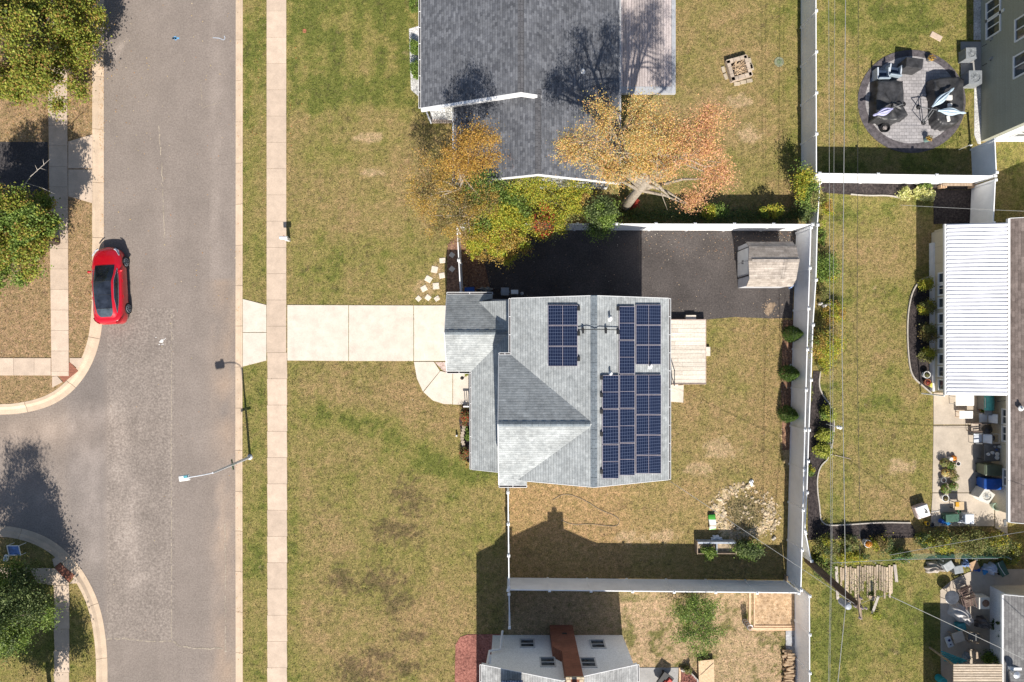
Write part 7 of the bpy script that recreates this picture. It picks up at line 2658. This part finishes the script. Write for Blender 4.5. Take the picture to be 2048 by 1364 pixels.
bin_('olive wheeled bin in the row by the beige wall, north of the blue one', 1983, 939, PI / 2, OLIVEP, OLIVEP, .66, 1.0, 1.05)
bin_('blue wheeled recycling bin with a plastic bag on its lid', 1983, 967, PI / 2, BLUE, BLUE, .66, 1.0, 1.0)
crumple('plastic_bag', 'white and red plastic bag lying on the blue bin lid', 'plastic bag', 1990, 968, .28, .16, .14, M('printed plastic', (.55, .55, .75), .3, 7, .5), 15, z0=1.03, amp=.4)
condenser('square cream condenser turned askew beside the blue bin', 1974, 992, .72, .72, .85, -.62, CREAM)
t = thing('wash_tub', 'pale green oval tub leaning by the wall corner', 'tub', P(1992, 1013))
b = P(1996, 1013, .4)
MB().lathe([(.24, .05), (.32, .38), (.35, .4), (.35, .44), (.31, .43), (.22, .1), (.02, .08)], b.x, b.y, 24, 1.0, .75).build('body', M('pale green enamel', (.42, .56, .46), .3, 4, .15), t)
t = thing('water_box', 'square pinkish-white tub with wiry scraps, tilted on the lawn edge', 'tub', P(1847, 1022))
b = P(1846, 1023, .5)
MB().obox(b.x, b.y, .03, .5, .74, .72, .32, 1.12).build('body', M('pinkish plastic', (.62, .50, .48), .5, 4, .1), t, bevel=.06)
MB().obox(b.x, b.y, .502, .53, .72, .70, .32).build('cover', M('white liner', (.8, .79, .77), .5, 4, .06), t, bevel=.05)
m = MB()
for k in range(4):
    m.path([P(1848 + k * 2, 1018 + k, .56), P(1853 + k, 1020 + 2 * k, .57), P(1850 + k, 1026, .56)], .014, 4)
m.build('cord', BLACK, t)
pot('bucket', 'empty white bucket standing alone on the east patio', 1909.5, 925.5, .14, .3, WHITEP, cat='bucket')
pot('bucket', 'grey-rimmed bucket among the potted plants', 1880.5, 958, .16, .3, GREYP, cat='bucket')
pot('planter', 'wide white ring planter with dull sprouts at the south end of the pots', 1884, 994, .22, .3, WHITEP, 'brown', 173, cat='planter', n=60, spread=.7)
pot('planter', 'white ring planter on the sunroom mulch', 1847, 749, .22, .32, WHITEP, 'olive', 174, cat='planter', n=60, spread=.7)
pot('flower_pot', 'white-rimmed pot of orange mums in the boundary hedge', 1728, 1083, .24, .45, M('white pot', (.7, .7, .7), .4), [(.75, .30, .03), (.65, .22, .03), (.7, .36, .05)], 175, n=240, spread=.85, size=.1)
o = MB().lathe([(.05, .04), (.13, .08), (.16, .16), (.13, .25), (.05, .28), (.02, .25)], P(1904, 915).x, P(1904, 915).y, 16).build('pumpkin', ORANGE, smooth=True)
MB().tube((P(1904, 915).x, P(1904, 915).y, .25), (P(1904, 915).x + .02, P(1904, 915).y, .34), .02).build('stem', OLIVEP, o)
o.location = (0, 0, 0)
tag(o, 'orange pumpkin at the north end of the potted plants', 'pumpkin')
o = MB().lathe([(.08, .04), (.12, .3), (.09, .34)], P(1896, 916).x, P(1896, 916).y, 12).build('white_jug', WHITEP)
tag(o, 'white jug beside the pumpkin on the east patio', 'jug')
PP = 'potted plants along the patio edge'
for k, (px, py, r_, pal, lab) in enumerate([(1882, 923, .15, 'olive', 'dark bushy potted plant at the north end, by the pumpkin'), (1896, 930, .14, 'green', 'bright green potted plant south of the white bucket'), (1884, 943, .13, 'gold', 'amber-flowered terracotta pot left of the brown bush'),
                                          (1895, 943, .16, 'brown', 'brownish potted bush in the middle of the plant group'), (1902, 952, .14, 'olive', 'mottled potted plant right of the grey-rimmed bucket'), (1884, 975, .17, 'green', 'large glossy green potted plant at the south of the group'), (1900, 970, .15, 'green', 'light green potted plant reaching into the patio')]):
    pot('potted_plant', lab, px, py, r_, .3, TERRA, pal, 180 + k, cat='potted plant', group=PP, n=330, spread=2.0, size=.12)
t = thing('paint_table', 'low dark stand with an amber tray on the patio, north of the green tub', 'stand', P(1920, 1010))
b = P(1920, 1012, .6)
MB().obox(b.x, b.y, .5, .56, .56, .5, .0).build('top', wood('tan stand top', (.5, .36, .22), (.62, .48, .3)), t)
MB().obox(b.x - .17, b.y + .1, .561, .63, .2, .28).build('tray', M('amber plastic', (.65, .33, .03), .4), t)
for sx in (-1, 1):
    for sy in (-1, 1):
        MB().tube((b.x + sx * .24, b.y + sy * .2, .04), (b.x + sx * .24, b.y + sy * .2, .5), .02).build('leg', BLACK, t)
pot('pot', 'little green pot beneath the dark stand', 1914, 1021, .1, .2, M('green glaze', (.04, .28, .12), .3))
box_('storage_box', 'green storage tub with a bag on top, under the hedge', 'tub', 1905, 1036, .85, .5, .5, .05, GREENP, GREENP)
crumple('plastic_bag', 'shiny silver bag on the green storage tub', 'plastic bag', 1912, 1039, .2, .1, .12, GALV, 16, z0=.5, amp=.4)
box_('cooler', 'white rounded cooler box at the hedge, right of the green tub', 'cooler', 1939, 1038, .56, .62, .6, 0, M('cooler white', (.62, .65, .70), .4, 4, .08), M('cooler lid', (.66, .69, .74), .4, 4, .06))
WC = 'blue watering cans'
for k, (px, py, lab) in enumerate([(1880, 1041, 'dark blue watering can, left of the pair at the hedge'), (1890, 1044, 'lighter blue watering can, right of the pair at the hedge')]):
    t = thing('watering_can', lab, 'watering can', P(px, py), 0, WC)
    b = P(px, py)
    mm = [BLUE, M('sky blue plastic', (.04, .25, .55), .4)][k]
    MB().lathe([(.13, .03), (.15, .06), (.14, .26), (.08, .32), (.06, .32)], b.x, b.y, 14).build('body', mm, t)
    MB().path([(b.x - .1, b.y, .1), (b.x - .26, b.y + .04, .3), (b.x - .3, b.y + .05, .34)], [.03, .02, .035], 6).build('spout', mm, t)
    MB().path([(b.x + .1, b.y, .1), (b.x + .2, b.y, .2), (b.x + .12, b.y, .36), (b.x, b.y, .34)], .015, 5).build('handle', mm, t)
pot('bucket', 'yellow bucket beside the tilted pinkish tub', 1850, 1045, .13, .25, M('yellow plastic', (.62, .42, .03), .4), cat='bucket')
pot('pot', 'black pot with a pale rim right of the yellow bucket', 1859, 1047, .14, .25, GREYD, cat='pot')
o = MB().path([P(1862, 1024, .06), P(1879, 1022, .06)], .018, 5).build('hose_pipe', WHITEP)
tag(o, 'short pale stick lying on the patio by the pinkish tub', 'stick')
o = MB().obox(P(2008, 1045).x, P(2008, 1045).y, .05, .09, .16, .4, .05).build('step_mat', GREYD)
tag(o, 'small dark mat on the corner walk of the beige house', 'mat')
pot('flower_pot', 'rusty red planter box at the sunroom corner', 1850, 764, .2, .25, TERRA, 'red', 176, n=60, spread=.8)
o = MB().lathe([(.12, .05), (.16, .3), (.13, .32)], P(1868, 770, .3).x - .1, P(1868, 770, .3).y, 12).build('pot', M('lemon pot', (.6, .55, .1), .4))
tag(o, 'lemon-coloured pot beside the sunroom corner downspout', 'pot')

# --- south-east patio clutter
crumple('tarp', 'tan-grey tarp heap at the wire fence, left of the grey bins', 'tarp', 1872, 1136, .62, .36, .45, M('dusty tarp', (.42, .37, .32), .8, 5, .2), 21, amp=.3)
GB = 'grey lidded bins by the wire fence'
box_('storage_bin', 'lighter grey lidded bin tilted left, by the tarp heap', 'bin', 1898, 1132, .6, .52, .7, .55, GREYP, M('pale grey lid', (.36, .38, .38), .5, 5, .1), group=GB)
box_('storage_bin', 'darker grey lidded bin right of the lighter one', 'bin', 1917, 1139, .56, .50, .7, .2, GREYD, GREYP, group=GB)
o = MB().plate([P(1936, 1128, .3), P(1953, 1120, .45), P(1960, 1136, .3), P(1944, 1144, .1)], .05).build('cardboard_box', M('cardboard', (.38, .25, .15), .9, 5, .2))
tag(o, 'opened tan cardboard box among the bags by the wire fence', 'cardboard box')
crumple('plastic_bag', 'blue and white bag left of the opened cardboard', 'plastic bag', 1932, 1127, .24, .26, .3, M('blue white plastic', (.2, .3, .6), .4, 7, .9), 22, amp=.4)
crumple('plastic_bag', 'deep blue bag under the opened cardboard', 'plastic bag', 1953, 1139, .28, .14, .2, BLUE, 23, amp=.4)
crumple('plastic_bag', 'big glossy white bag with blue print beside the barrow', 'plastic bag', 1983, 1138, .40, .36, .5, M('glossy white bag', (.58, .62, .74), .25, 3, .25), 24, amp=.3)
crumple('plastic_bag', 'small bright blue bag touching the big white one', 'plastic bag', 1971, 1140, .16, .26, .25, M('sky blue plastic', (.04, .25, .55), .4), 26, amp=.4)
t = thing('garden_cart', 'dark green garden cart tipped against the hedge end', 'cart', P(2000, 1135))
b = P(2004, 1137, .4)
MB().obox(b.x, b.y, .15, .45, .38, .75, .45, 1.25).build('tray', GREENP, t)
MB().path([P(1996, 1125, .45), P(1999, 1133, .5), P(2010, 1150, .45), P(2014, 1148, .4)], .02, 5).build('handle', WHITEP, t)
MB().tube((b.x - .05, b.y - .35, .14), (b.x + .05, b.y - .33, .14), .14, n=12).build('wheel', TYRE, t)
SLC = 'dark slatted metal chairs on the south-east patio'
SLAT = M('brown metal slats', (.15, .10, .085), .5, 6, .2)
chair('slatted_chair', 'dark slatted metal chair, northern of the two on the south-east patio', 1928, 1183, .5, SLAT, SLAT, .62, .6, .5, slats=True, group=SLC)
chair('slatted_chair', 'dark slatted metal chair, southern of the two, nearly touching the grey cover', 1934, 1203, .3, SLAT, SLAT, .62, .6, .5, slats=True, group=SLC)
t = thing('round_table', 'dark glass patio table in front of the slatted chairs', 'table', P(1908, 1196))
b = P(1904, 1195, .68)
MB().lathe([(.42, .66), (.43, .68), (.40, .69)], b.x, b.y, 24).build('top', glassy('smoked glass', (.05, .055, .065), .25), t)
m = MB()
for k in range(4):
    a = 2 * PI * k / 4 + .5
    m.path([(b.x + .4 * math.cos(a), b.y + .4 * math.sin(a), .03), (b.x + .3 * math.cos(a), b.y + .3 * math.sin(a), .66)], .018, 5)
m.build('leg', SLAT, t)
hp_ = thing('heat_pump', 'beige side-blowing heat pump against the pale wall', 'heat pump', P(1962, 1203))
b = P(1966, 1205, .6)
MB().obox(b.x, b.y, .06, .72, .66, .72).build('case', CREAM, hp_, bevel=.02)
MB().lathe([(.22, .722), (.22, .735), (.19, .74)], b.x + .08, b.y, 20).build('grille', M('rusty fan grille', (.25, .15, .1), .7, 9, .4), hp_)
crumple('furniture_cover', 'pale grey cover slumped over folded chairs on the south-east patio', 'furniture cover', 1926, 1230, .82, .50, .75, M('pale grey cloth', (.50, .48, .47), .7, 4, .15), 27, ang=-.75, amp=.22)
t = thing('bike_cover', 'black and silver crumpled grill cover in the shade by the pale wall', 'furniture cover', P(1968, 1248))
crumple('sheet', 'x', 'x', 1968, 1248, .36, .34, .8, M('black silver plastic', (.10, .09, .09), .3, 4, .9), 28, amp=.3).parent = t
o = [q for q in t.children][0]
o.location = -t.location
for k_ in ('label', 'category'):
    del o[k_]
t = thing('box_table', 'square cream-topped box table on the shaded patio', 'table', P(1918, 1274))
b = P(1918, 1275, .55)
MB().obox(b.x, b.y, .45, .53, .66, .62, .32).build('top', M('cream tabletop', (.55, .47, .38), .6, 4, .08), t, bevel=.01)
for sx in (-1, 1):
    for sy in (-1, 1):
        MB().obox(b.x + sx * .24 - sy * .08, b.y + sy * .22 + sx * .08, .03, .449, .06, .06, .32).build('leg', OLDW, t)
t = thing('game_board', 'white slanted bean bag board with a dark hole and a second mark', 'game board', P(1900, 1284))
b = P(1900, 1285, .35)
MB().obox(b.x, b.y, .2, .33, .34, .64, .35, .97).build('board', M('white board', (.62, .63, .66), .4, 4, .06), t, bevel=.02)
MB().lathe([(.085, .331), (.08, .336)], b.x - .03, b.y + .12, 16).build('hole', M('navy disc', (.02, .03, .12), .5), t)
MB().lathe([(.05, .331), (.045, .336)], b.x + .06, b.y - .14, 14).build('disc', M('navy disc', (.02, .03, .12), .5), t)
t = thing('wooden_frame', 'overturned dark wooden table frame in the shaded corner', 'table frame', P(1950, 1275))
m = MB()
for a, b in (((1930, 1262, .5), (1933, 1282, .5)), ((1933, 1282, .5), (1958, 1286, .5)), ((1958, 1286, .5), (1963, 1270, .5)), ((1936, 1262, .6), (1962, 1268, .6)), ((1926, 1275, .4), (1940, 1285, .4)), ((1930, 1262, .5), (1930, 1264, .05)), ((1958, 1286, .5), (1957, 1285, .05))):
    m.path([P(*a), P(*b)], .028, 4)
m.build('rail', wood('dull brown wood', (.2, .14, .09), (.32, .24, .16)), t)
MB().plate([P(1938, 1264, .45), P(1960, 1270, .45), P(1956, 1283, .45), P(1936, 1279, .45)], .02).build('panel', GREYD, t)
t = thing('teal_bench', 'bright teal slatted bench next to the tan patio cover', 'bench', P(1908, 1318))
m = MB()
for k in range(5):
    a, b = P(1883 + 1.5 * k, 1303 + 4.5 * k, .75 - .06 * k), P(1933 - 4 * k, 1322 + 1.5 * k, .75 - .06 * k)
    m.path([a, a.lerp(b, .5) + Vector((0, 0, -.06)), b], .045, 6)
m.build('slat', M('teal paint', (.03, .32, .36), .4, 4, .15), t)
m = MB()
for p_ in ((1886, 1308, .7), (1930, 1324, .7), (1892, 1320, .5), (1918, 1328, .5)):
    m.path([P(*p_), P(p_[0] + 1, p_[1], .03)], .025, 5)
m.build('leg', GREYD, t)
t = thing('cushion_chair', 'tan cushion on a low chair beside the leafy plant', 'chair', P(1951, 1311))
b = P(1952, 1311, .5)
MB().obox(b.x, b.y, .36, .5, .34, .48, .1, .9).build('cushion', M('tan cushion', (.42, .33, .25), .8, 5, .1), t, bevel=.04)
for sx in (-1, 1):
    for sy in (-1, 1):
        MB().tube((b.x + sx * .14, b.y + sy * .2, .03), (b.x + sx * .14, b.y + sy * .2, .36), .02).build('leg', OLDW, t)
shrub('big leafy potted plant in shade by the pale wall', 1972, 1312, 22, 15, 1.0, 'dark', 38, .14, 191, name='plant', cat='plant', mixpal=patches(['green', 'dark'], 1, 1))
shrub('thin dark vine climbing the pale wall beside the black cover', 1980, 1245, 7, 22, 1.2, 'dark', 20, .11, 192, name='vine', cat='vine')
crumple('cloth', 'grey cloth lump between the teal bench and tan cushion', 'cloth', 1934, 1314, .24, .26, .3, GREYP, 29, amp=.25)
box_('storage_box', 'teal-grey box half under the pale grey cover', 'box', 1924, 1254, .5, .45, .4, .2, TEAL, TEAL)
t = thing('wall_ornament', 'round red and silver ornament on the pale wall', 'ornament', P(1980, 1275))
c_ = on_west(1996, 1275, 29.6)
b = Vector((29.55, c_.y, 1.3))
m = MB()
for k in range(10):
    a = 2 * PI * k / 10
    m.add([(29.57, b.y, b.z), (29.54, b.y + .2 * math.cos(a - .2), b.z + .2 * math.sin(a - .2)), (29.50, b.y + .24 * math.cos(a), b.z + .24 * math.sin(a)), (29.54, b.y + .2 * math.cos(a + .2), b.z + .2 * math.sin(a + .2))], [(0, 1, 2, 3)])
m.build('petal', M('dull red metal', (.28, .07, .07), .5, 8, .4), t)
MB().ell((29.53, b.y, b.z), (.05, .08, .08), 10, 6).build('hub', GALV, t)
t = thing('trash_drum', 'bright teal round drum at the bottom edge beside the patio cover', 'drum', P(1884, 1362))
b = P(1884, 1361, .4)
MB().lathe([(.22, .03), (.24, .1), (.24, .55), (.2, .6), (.02, .61)], b.x, b.y, 18).build('body', M('teal paint', (.03, .32, .36), .4, 4, .15), t)

# ---------------------------------------------------------------- marks, fallen leaves
m = MB()
for a, b in (((343, 75), (357, 75)), ((349, 71), (350, 79)), ((343, 76), (348, 73))):
    p, q = P(*a), P(*b)
    d_ = (q - p).normalized()
    n_ = Vector((-d_.y, d_.x, 0)) * .055
    m.add([(v.x, v.y, -.094) for v in (p - n_, q - n_, q + n_, p + n_)], [(0, 1, 2, 3)])
o = m.build('utility_mark', M('blue spray paint', (.16, .38, .62), .8, 9, .3))
tag(o, 'blue sprayed utility mark on the upper part of the street', 'paint mark', kind='structure')
m = MB()
pts = smooth2(PX([(424, 74), (436, 74.5), (440, 76), (446, 79), (449, 75), (447, 70)]), 2)
a, b = offset_path(pts, .025), offset_path(pts, -.025)
n = len(pts)
m.add([(p.x, p.y, -.094) for p in a] + [(p.x, p.y, -.094) for p in b], [(i, i + 1, n + i + 1, n + i) for i in range(n - 1)])
o = m.build('utility_mark', M('faded paint', (.42, .46, .52), .8, 9, .2))
tag(o, 'faded pale curl of paint near the east kerb of the street', 'paint mark', kind='structure')
b = P(322, 682)
m = MB().lathe([(.10, -.098), (.09, -.092), (.02, -.09)], b.x, b.y, 14)
for k in range(16):
    a = random.uniform(0, 2 * PI)
    r_ = abs(random.gauss(0, .2))
    m.ell((b.x + r_ * math.cos(a), b.y + r_ * .7 * math.sin(a), -.1), (random.uniform(.02, .07), random.uniform(.02, .05), .006), 6, 4)
o = m.build('paint_splash', M('white splash', (.75, .74, .72), .8, 5, .1))
tag(o, 'small white paint splash in the middle of the street', 'paint mark', kind='structure')
CRK = speckled('crack filler', (.34, .29, .23), (.48, .4, .32), (.2, .17, .14), 10, 1)
for pts, w_, lab in [([(205, 1280), (250, 1278), (280, 1284), (342, 1284), (360, 1294), (400, 1299), (440, 1298), (452, 1305)], .04, 'pale ragged crack crossing the street near its south end'),
                     ([(316, 250), (322, 330), (325, 420), (328, 480)], .03, 'faint pale seam line down the upper street'),
                     ([(342, 620), (341, 900), (341, 1280)], .022, 'pale joint along the east edge of the coarse street patch'),
                     ([(448, 1050), (450, 1120), (449, 1200), (450, 1300)], .028, 'faint rusty seam beside the east kerb'),
                     ([(400, 160), (402, 215), (415, 210), (440, 205)], .016, 'thin hairline crack in the upper street')]:
    q = arc_resample(PX(pts), .12)
    q = [p + Vector((random.gauss(0, .02), random.gauss(0, .02))) for p in q]
    m = MB()
    n = len(q)
    a, b = offset_path(q, w_), offset_path(q, -w_)
    vs = [(p.x + random.gauss(0, w_ * .4), p.y + random.gauss(0, w_ * .4), -.0955) for p in a] + [(p.x, p.y, -.0955) for p in b]
    m.add(vs, [(i, i + 1, n + i + 1, n + i) for i in range(n - 1) if random.random() < .8])
    tag(m.build('road_crack', CRK), lab, 'crack', kind='structure')


def litter(areas, size, pal, label, seed, name='fallen_leaves'):
    r = np.random.RandomState(seed)
    out = []
    for (x0, y0, x1, y1, n, z) in areas:
        px, py = r.uniform(x0, x1, n), r.uniform(y0, y1, n)
        out.append(np.stack([(px - CX) * S, (CY - py) * S, np.full(n, z) + r.uniform(0, .015, n)], 1))
    o = leaf_mesh(name, np.concatenate(out), None, size, pal, None, 2.5, seed)
    return tag(o, label, 'fallen leaves', kind='stuff')


YL = [(.72, .5, .16), (.62, .36, .12), (.7, .58, .28), (.5, .24, .09), (.75, .62, .4)]
litter([(207, 0, 470, 620, 110, -.085), (207, 620, 470, 1300, 30, -.085), (207, 80, 300, 300, 45, -.085)], .10, YL, 'scattered yellow leaves on the street', 201)
litter([(130, 90, 186, 290, 420, .02), (138, 400, 186, 640, 170, .02), (0, 560, 100, 720, 120, .02), (0, 210, 90, 285, 200, .02)], .09, YL, 'yellow and orange leaves in the west verge grass', 202)
litter([(190, 80, 207, 300, 260, -.07), (190, 300, 207, 480, 60, -.07), (471, 0, 484, 1364, 160, -.07)], .08, [(.5, .22, .07), (.6, .34, .12), (.36, .16, .06), (.68, .5, .22)], 'rusty leaves drifted along the gutters', 203)
litter([(488, 0, 532, 450, 150, .02), (578, 0, 640, 250, 40, .02), (578, 180, 584, 300, 30, .02)], .08, [(.55, .16, .06), (.6, .42, .15), (.65, .55, .3)], 'red and yellow leaves on the verge and north lawn edge', 204)
litter([(930, 460, 1590, 630, 240, .03), (1280, 458, 1500, 520, 170, .03), (1500, 458, 1590, 490, 120, .03), (925, 480, 990, 590, 260, .05)], .085, [(.5, .3, .16), (.62, .45, .28), (.34, .16, .08), (.6, .55, .45)], 'dry leaves blown over the black asphalt yard', 205)
litter([(800, 250, 960, 500, 520, .02), (1100, 200, 1600, 440, 650, .02), (575, 350, 900, 600, 160, .02)], .085, [(.5, .33, .14), (.58, .36, .2), (.4, .22, .1), (.6, .46, .22)], 'fallen autumn leaves under the birch and orange tree', 206)
litter([(1562, 640, 1590, 900, 220, .05), (1340, 640, 1560, 960, 70, .02), (1020, 970, 1560, 1150, 90, .02), (1240, 1190, 1590, 1364, 130, .02), (1640, 0, 1950, 340, 60, .02), (1640, 400, 1860, 1040, 90, .02), (580, 730, 1010, 1364, 90, .02)], .07, [(.6, .5, .34), (.5, .3, .16), (.66, .6, .5)], 'sparse dry leaves on the back lawns', 207)

# ---------------------------------------------------------------- grass blades: one sheet of stuff over every lawn
r = np.random.RandomState(300)
NB = 330000
bx_, by_ = r.uniform(-32.5, 32.5, NB), r.uniform(-22, 22.5, NB)
ok = ~inside([(a, b) for a, b in ROADPOLY], bx_, by_)
for rail in (kn, ks, ke):
    for p in arc_resample(rail, .6):
        if abs(p.x) < 34 and abs(p.y) < 24:
            ok &= (bx_ - p.x) ** 2 + (by_ - p.y) ** 2 > .42 ** 2 if rail is not ke else (np.abs(bx_ - p.x) > .27) | (np.abs(by_ - p.y) > .4)
for poly in HARD:
    xs_, ys__ = [p[0] for p in poly], [p[1] for p in poly]
    if max(xs_) < -33 or min(xs_) > 33 or max(ys__) < -23 or min(ys__) > 23:
        continue
    cand = ok & (bx_ > min(xs_)) & (bx_ < max(xs_)) & (by_ > min(ys__)) & (by_ < max(ys__))
    idx_ = np.nonzero(cand)[0]
    if len(idx_):
        ok[idx_[inside(poly, bx_[idx_], by_[idx_])]] = False
for (x0, x1, y0, y1) in [(-3.5, 8.1, -7.2, 2.6), (-5, 6, 9.7, 33), (-1.2, 6.9, -30, -18), (29, 40, 12.6, 34), (26, 40, -10, 7), (29.6, 42, -30, -14.9), (14, 16.6, 3.5, 6.1), (6.2, 10.1, 15.6, 24)]:
    ok &= ~((bx_ > x0) & (bx_ < x1) & (by_ > y0) & (by_ < y1))
bx_, by_ = bx_[ok], by_[ok]
iy = np.clip(np.searchsorted(gy, by_), 0, len(gy) - 1)
ix = np.clip(np.searchsorted(gx, bx_), 0, len(gx) - 1)
tint = C[iy, ix]
bright = tint.sum(1)
keep = r.rand(len(bx_)) < np.clip(1.25 - bright * .7, .04, 1)
bx_, by_, tint = bx_[keep], by_[keep], tint[keep]
hgt = r.uniform(.005, .045, len(bx_))
tone = r.choice([.62, .86, 1.1, 1.38], len(bx_), p=[.25, .3, .27, .18])[:, None] * r.uniform(.85, 1.15, (len(bx_), 1))
o = leaf_mesh('grass', np.stack([bx_, by_, hgt], 1), None, .135, [(.2, .2, .05)], None, .5, 301, aspect=.3, mixpal=lambda Cn, cc, q: tint * tone)
tag(o, 'short dry grass blades covering the lawns', 'grass', kind='stuff')
